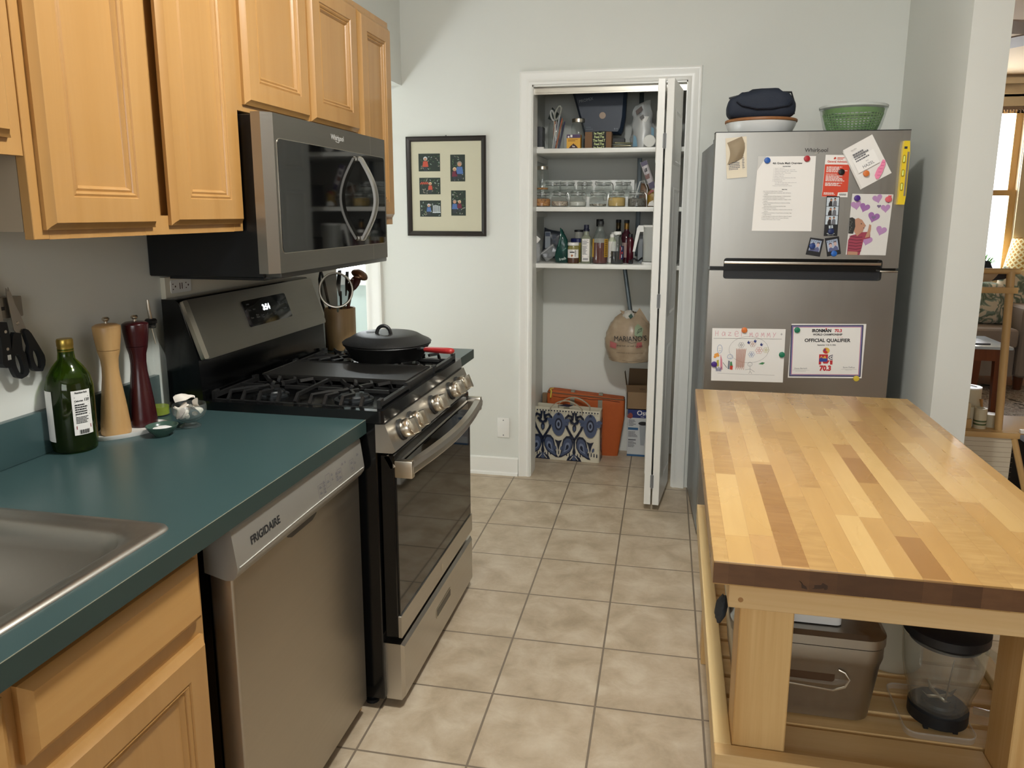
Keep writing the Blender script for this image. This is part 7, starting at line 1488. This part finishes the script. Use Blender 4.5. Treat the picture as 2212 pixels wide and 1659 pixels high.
# ceiling fan
t = thing('ceiling_fan', 'ceiling fan with pale blades, glimpsed at the top right corner', 'ceiling fan', (3.40, 4.15, 2.32))
obj('downrod', MB().lathe([(.012, 2.42), (.012, 2.60), (.07, 2.61), (.07, 2.62)], (3.40, 4.15, 0), 16), M_gray, t); obj('motor', MB().lathe([(.03, 2.30), (.10, 2.32), (.12, 2.37), (.10, 2.42), (.02, 2.43)], (3.40, 4.15, 0), 28), P('fan_bronze', '4a4038', .4, .5), t)
for k in range(5):
    a_ = 2*pi*k/5+3.5; T = Matrix.Translation((3.40, 4.15, 2.36)) @ Matrix.Rotation(a_, 4, 'Z') @ Matrix.Rotation(.22, 4, 'X'); obj('blade_arm', MB(T).box(.09, .22, -.015, .015, -.004, .004), bpy.data.materials['fan_bronze'], t); obj('blade', MB(T).rslab(.18, .62, -.065, .065, -.004, .004, .05), P('fan_blade', 'b4a8a0', .3) if 'fan_blade' not in bpy.data.materials else bpy.data.materials['fan_blade'], t)
obj('light_bowl', MB().lathe([(0, 2.22), (.06, 2.235), (.09, 2.27), (.09, 2.30), (0, 2.30)], (3.40, 4.15, 0), 24), M_white, t)
# toy market stand
M_toyw = P('beech_toy_wood', 'c09c66', .4, var=.08); YT = 3.0
t = thing('toy_market_stand', 'wooden play market stand with grooved white panel and striped awning', 'toy', (2.73, 3.1, 0))
f = MB(frameM((0, YT, 0), (1, 0, 0), (0, 0, 1))); f.box(2.59, 2.862, .10, .505, -.004, .004)
obj('front_panel', f, P('toy_panel_white', 'c3b8a2', .5), t); f = MB(frameM((0, YT, 0), (1, 0, 0), (0, 0, 1)))
for k in range(15): f.rect(2.59, 2.870, .485-.0215*k, .4862-.0215*k, .0043)
obj('panel_grooves', f, P('groove_brown', '7c6c54', .7), t)
obj('frame_leg', MB().tube([(2.862, YT, .52), (2.93, YT-.01, .28), (2.985, YT-.02, .01)], .013, 8), M_toyw, t)
obj('frame_leg', MB().tube([(2.60, YT, .52), (2.59, YT, .01)], .013, 8), M_toyw, t)
obj('front_rail', MB().box(2.58, 2.885, YT-.014, YT+.014, .505, .530, .005), M_toyw, t)
obj('counter_tray', MB().box(2.58, 3.05, YT+.015, YT+.30, .518, .530, .002), M_toyw, t)
obj('tray_lip', MB().box(3.04, 3.052, YT-.01, YT+.30, .530, .556, .001).box(2.885, 3.05, YT-.012, YT+.006, .530, .545, .001), P('toy_white_lip', 'd9d4cc', .35), t)
obj('post', MB().tube([(2.815, YT+.03, .53), (2.79, YT+.03, 1.205)], .0155, 14), M_toyw, t)
obj('post', MB().tube([(2.60, YT+.03, .53), (2.60, YT+.03, 1.205)], .0135, 14), M_toyw, t)
obj('cross_bar', MB().box(2.58, 2.818, YT+.010, YT+.022, 1.115, 1.140, .002), M_toyw, t)
obj('awning_rod', MB().tube([(2.57, YT+.03, 1.205), (2.822, YT+.03, 1.205)], .012, 12), M_toyw, t)
M_str = NT('awning_stripes'); mp = M_str.coord((1, 1, 1)); sp = M_str.N('ShaderNodeSeparateXYZ'); M_str.L(mp, sp.inputs[0]); M_str.L(M_str.mix(M_str.math('GREATER_THAN', M_str.math('FRACT', M_str.math('MULTIPLY', M_str.math('ADD', sp.outputs[0], 10.03), 9)), .5), lin('c4b090'), lin('2c3038')), M_str.b.inputs['Base Color']); M_str.set(Roughness=.9); M_str = M_str.mat
f = MB(); f.grid(lambda u, v: (2.57+.235*u, YT+.03+.28*v, 1.212-.10*math.sin(pi*min(1, v*1.05))*(.6+.4*(1-u))+.02*v), 12, 12); obj('awning', f, M_str, t)
# toys on the counter
M_tc = P('toy_cream', 'c6bb9e', .45); zt = .5302
def cyl(lab, x, y, r, h, nm='toy_canister', cat='toy canister', m_=None, hole=None, stripes=0, z=None):
    z = zt if z is None else z; t = thing(nm, lab, cat, (x, y, z)); obj('body', MB().lathe([(0, 0), (r, 0), (r, h), (r*.62, h), (r*.6, h-.02), (0, h-.02)], (x, y, z), 32), m_ or M_tc, t)
    if hole: obj('core', MB().lathe([(r*.60, h-.004), (r*.60, h-.001), (0, h-.001)], (x, y, z), 28), hole, t)
    if stripes:
        for q in (.016, .030): obj('green_band', MB().lathe([(r+.0004, q), (r+.0006, q+.001), (r+.0006, q+.006), (r+.0004, q+.007)], (x, y, z), 32, close=False), P('band_green', '4c5c34', .5) if 'band_green' not in bpy.data.materials else bpy.data.materials['band_green'], t)
    return t
t = cyl('cream tape-roll shaped paper roll with blue core on the toy stand', 2.735, YT+.17, .050, .155, 'paper_roll', 'paper roll', None, P('core_blue', '3a3c6a', .4)); obj('white_rim', MB().lathe([(.0505, .150), (.0505, .156), (.031, .156)], (2.735, YT+.17, zt), 36, close=False), M_white, t)
cyl('cream toy cup with two green bands near the rail', 2.748, YT+.050, .024, .088, 'toy_cup', 'cup', None, None, 1)
cyl('plain cream toy cup behind the banded cup', 2.722, YT+.085, .022, .086, 'toy_cup', 'cup')
cyl('short pale toy pot with white lid beside the post', 2.802, YT+.09, .030, .055, 'toy_pot', 'pot', None, M_white)
t = thing('toy_crate', 'small wooden toy crate at the left of the toy stand counter', 'crate', (2.66, YT+.06, zt)); obj('crate_body', MB().box(2.60, 2.708, YT+.025, YT+.10, zt, zt+.042, .002), M_toyw, t)
single('toy_block', MB().box(2.678, 2.700, YT+.03, YT+.085, zt+.0425, zt+.110, .002), P('toy_cream_block', 'c0ac86', .45), 'cream toy carton standing on the small wooden crate', 'toy')
single('toy_block', MB().box(2.656, 2.675, YT+.03, YT+.085, zt+.0425, zt+.105, .002), P('toy_maroon', '6a2c26', .45), 'maroon toy carton standing on the small wooden crate', 'toy')
single('toy_bottle', MB().lathe([(0, 0), (.011, 0), (.011, .05), (.007, .06), (.007, .07), (0, .07)], (2.640, YT+.06, zt+.0425), 16), M_tc, 'little cream toy bottle left of the maroon carton', 'toy')
t = thing('picture_frame', 'dark tablet-like toy frame lying behind the paper roll', 'toy', (2.66, YT+.24, zt)); obj('frame', MB().box(2.60, 2.70, YT+.225, YT+.29, zt, zt+.06, .002), P('toy_frame_dark', '2c2a28', .4), t)
single('wooden_scoop', MB().tube([(2.764, YT+.075, zt+.002), (2.762, YT+.085, zt+.085), (2.758, YT+.09, zt+.118)], [.004, .005, .007], 8), P('scoop_wood', 'a8783c', .5), 'small wooden scoop leaning beside the toy cups', 'toy')
# dark wheeled basket under the stand
single('dark_basket', MB().box(3.02, 3.45, 3.15, 3.45, .0065, .42, .02), P('basket_black', '17181a', .7), 'black basket on the floor right of the toy stand', 'basket')
# unseen side of the room: wall right of the kitchen seen in the reflections
# ------------------------------------------------------------------ light
W = bpy.data.worlds.new('sky'); SC.world = W; W.use_nodes = True
bg = W.node_tree.nodes['Background']; bg.inputs[0].default_value = (.93, .97, 1.0, 1); bg.inputs[1].default_value = 9
def area(nm, loc, size, power, col, rot=(0, 0, 0), shape='RECTANGLE', sy=None, spread=None):
    l = bpy.data.lights.new(nm, 'AREA'); l.energy = power; l.color = col; l.shape = shape; l.size = size
    if sy: l.size_y = sy
    if spread: l.spread = spread
    o = bpy.data.objects.new(nm, l); C.objects.link(o); o.location = loc; o.rotation_euler = rot; return o
# kitchen ceiling fixture: flush dome
t = thing('ceiling_light', 'round flush ceiling light above the kitchen aisle', 'light', (1.36, 1.05, 2.54))
obj('base', MB().lathe([(.17, 2.598), (.17, 2.62)], (1.36, 1.05, 0), 40), M_trim, t)
M_dome = NT('lit_dome'); M_dome.set(Emission_Color=(1.0, .97, .9, 1), Emission_Strength=6); M_dome = M_dome.mat
obj('glass_dome', MB().lathe([(0, 2.562), (.06, 2.566), (.11, 2.578), (.135, 2.598), (0, 2.598)], (1.36, 1.05, 0), 40, close=False), M_dome, t)
l = bpy.data.lights.new('kitchen_lamp', 'POINT'); l.energy = 45; l.color = (1.0, .995, .95); l.shadow_soft_size = .05; o = bpy.data.objects.new('kitchen_lamp', l); C.objects.link(o); o.location = (1.36, 1.05, 2.50)
area('kitchen_lamp_down', (1.36, 1.05, 2.555), .24, 23, (1.0, .995, .95), shape='DISK')
# added soft fills behind and beside the camera; daylight at the living room window
area('rear_fill_light', (1.6, -3.6, 1.7), 2.2, 50, (.96, .985, 1.0), (math.radians(90), 0, 0), sy=1.3)  # unseen fill added behind the camera to brighten the walls
area('side_fill_light', (6.0, .5, 1.6), 2.6, 6, (.95, .98, 1.0), (math.radians(90), 0, math.radians(90)), sy=1.4)  # weak unseen fill added from the right, no window modelled there
area('living_window_light', (3.9, WY+.3, 1.7), 1.4, 30, (.97, .98, 1.0), (math.radians(-90), 0, 0), sy=1.4)
area('back_room_light', (-1.0, 4.5, 2.5), .8, 22, (.92, .98, 1.0))
# ------------------------------------------------------------------ camera
f_, yaw, pitch, roll, cx, cy, cz = 1629.0348, .206295, .185338, .00216971, 1.4332795, -.431471, 1.4388715
def cam_axes(y, p, r):
    cy_, sy_ = math.cos(y), math.sin(y); f = Vector((-sy_, cy_, 0)); rt = Vector((cy_, sy_, 0)); u = Vector((0, 0, 1))
    f2 = f*math.cos(p)-u*math.sin(p); u2 = u*math.cos(p)+f*math.sin(p)
    return rt*math.cos(r)+u2*math.sin(r), u2*math.cos(r)-rt*math.sin(r), f2
r_, u_, w_ = cam_axes(yaw, pitch, roll)
cd = bpy.data.cameras.new('camera'); co = bpy.data.objects.new('camera', cd); C.objects.link(co)
M = Matrix((r_, u_, -w_)).transposed().to_4x4(); M.translation = (cx, cy, cz); co.matrix_world = M
cd.sensor_width = 36; cd.sensor_fit = 'HORIZONTAL'; cd.lens = f_/2212*36; cd.shift_x = -7.391/2212; cd.shift_y = -65.371/2212; cd.clip_start = .02
SC.camera = co
vs_ = SC.view_settings; vs_.view_transform = 'Standard'; vs_.look = 'None'; vs_.gamma = 1; vs_.exposure = 0.0
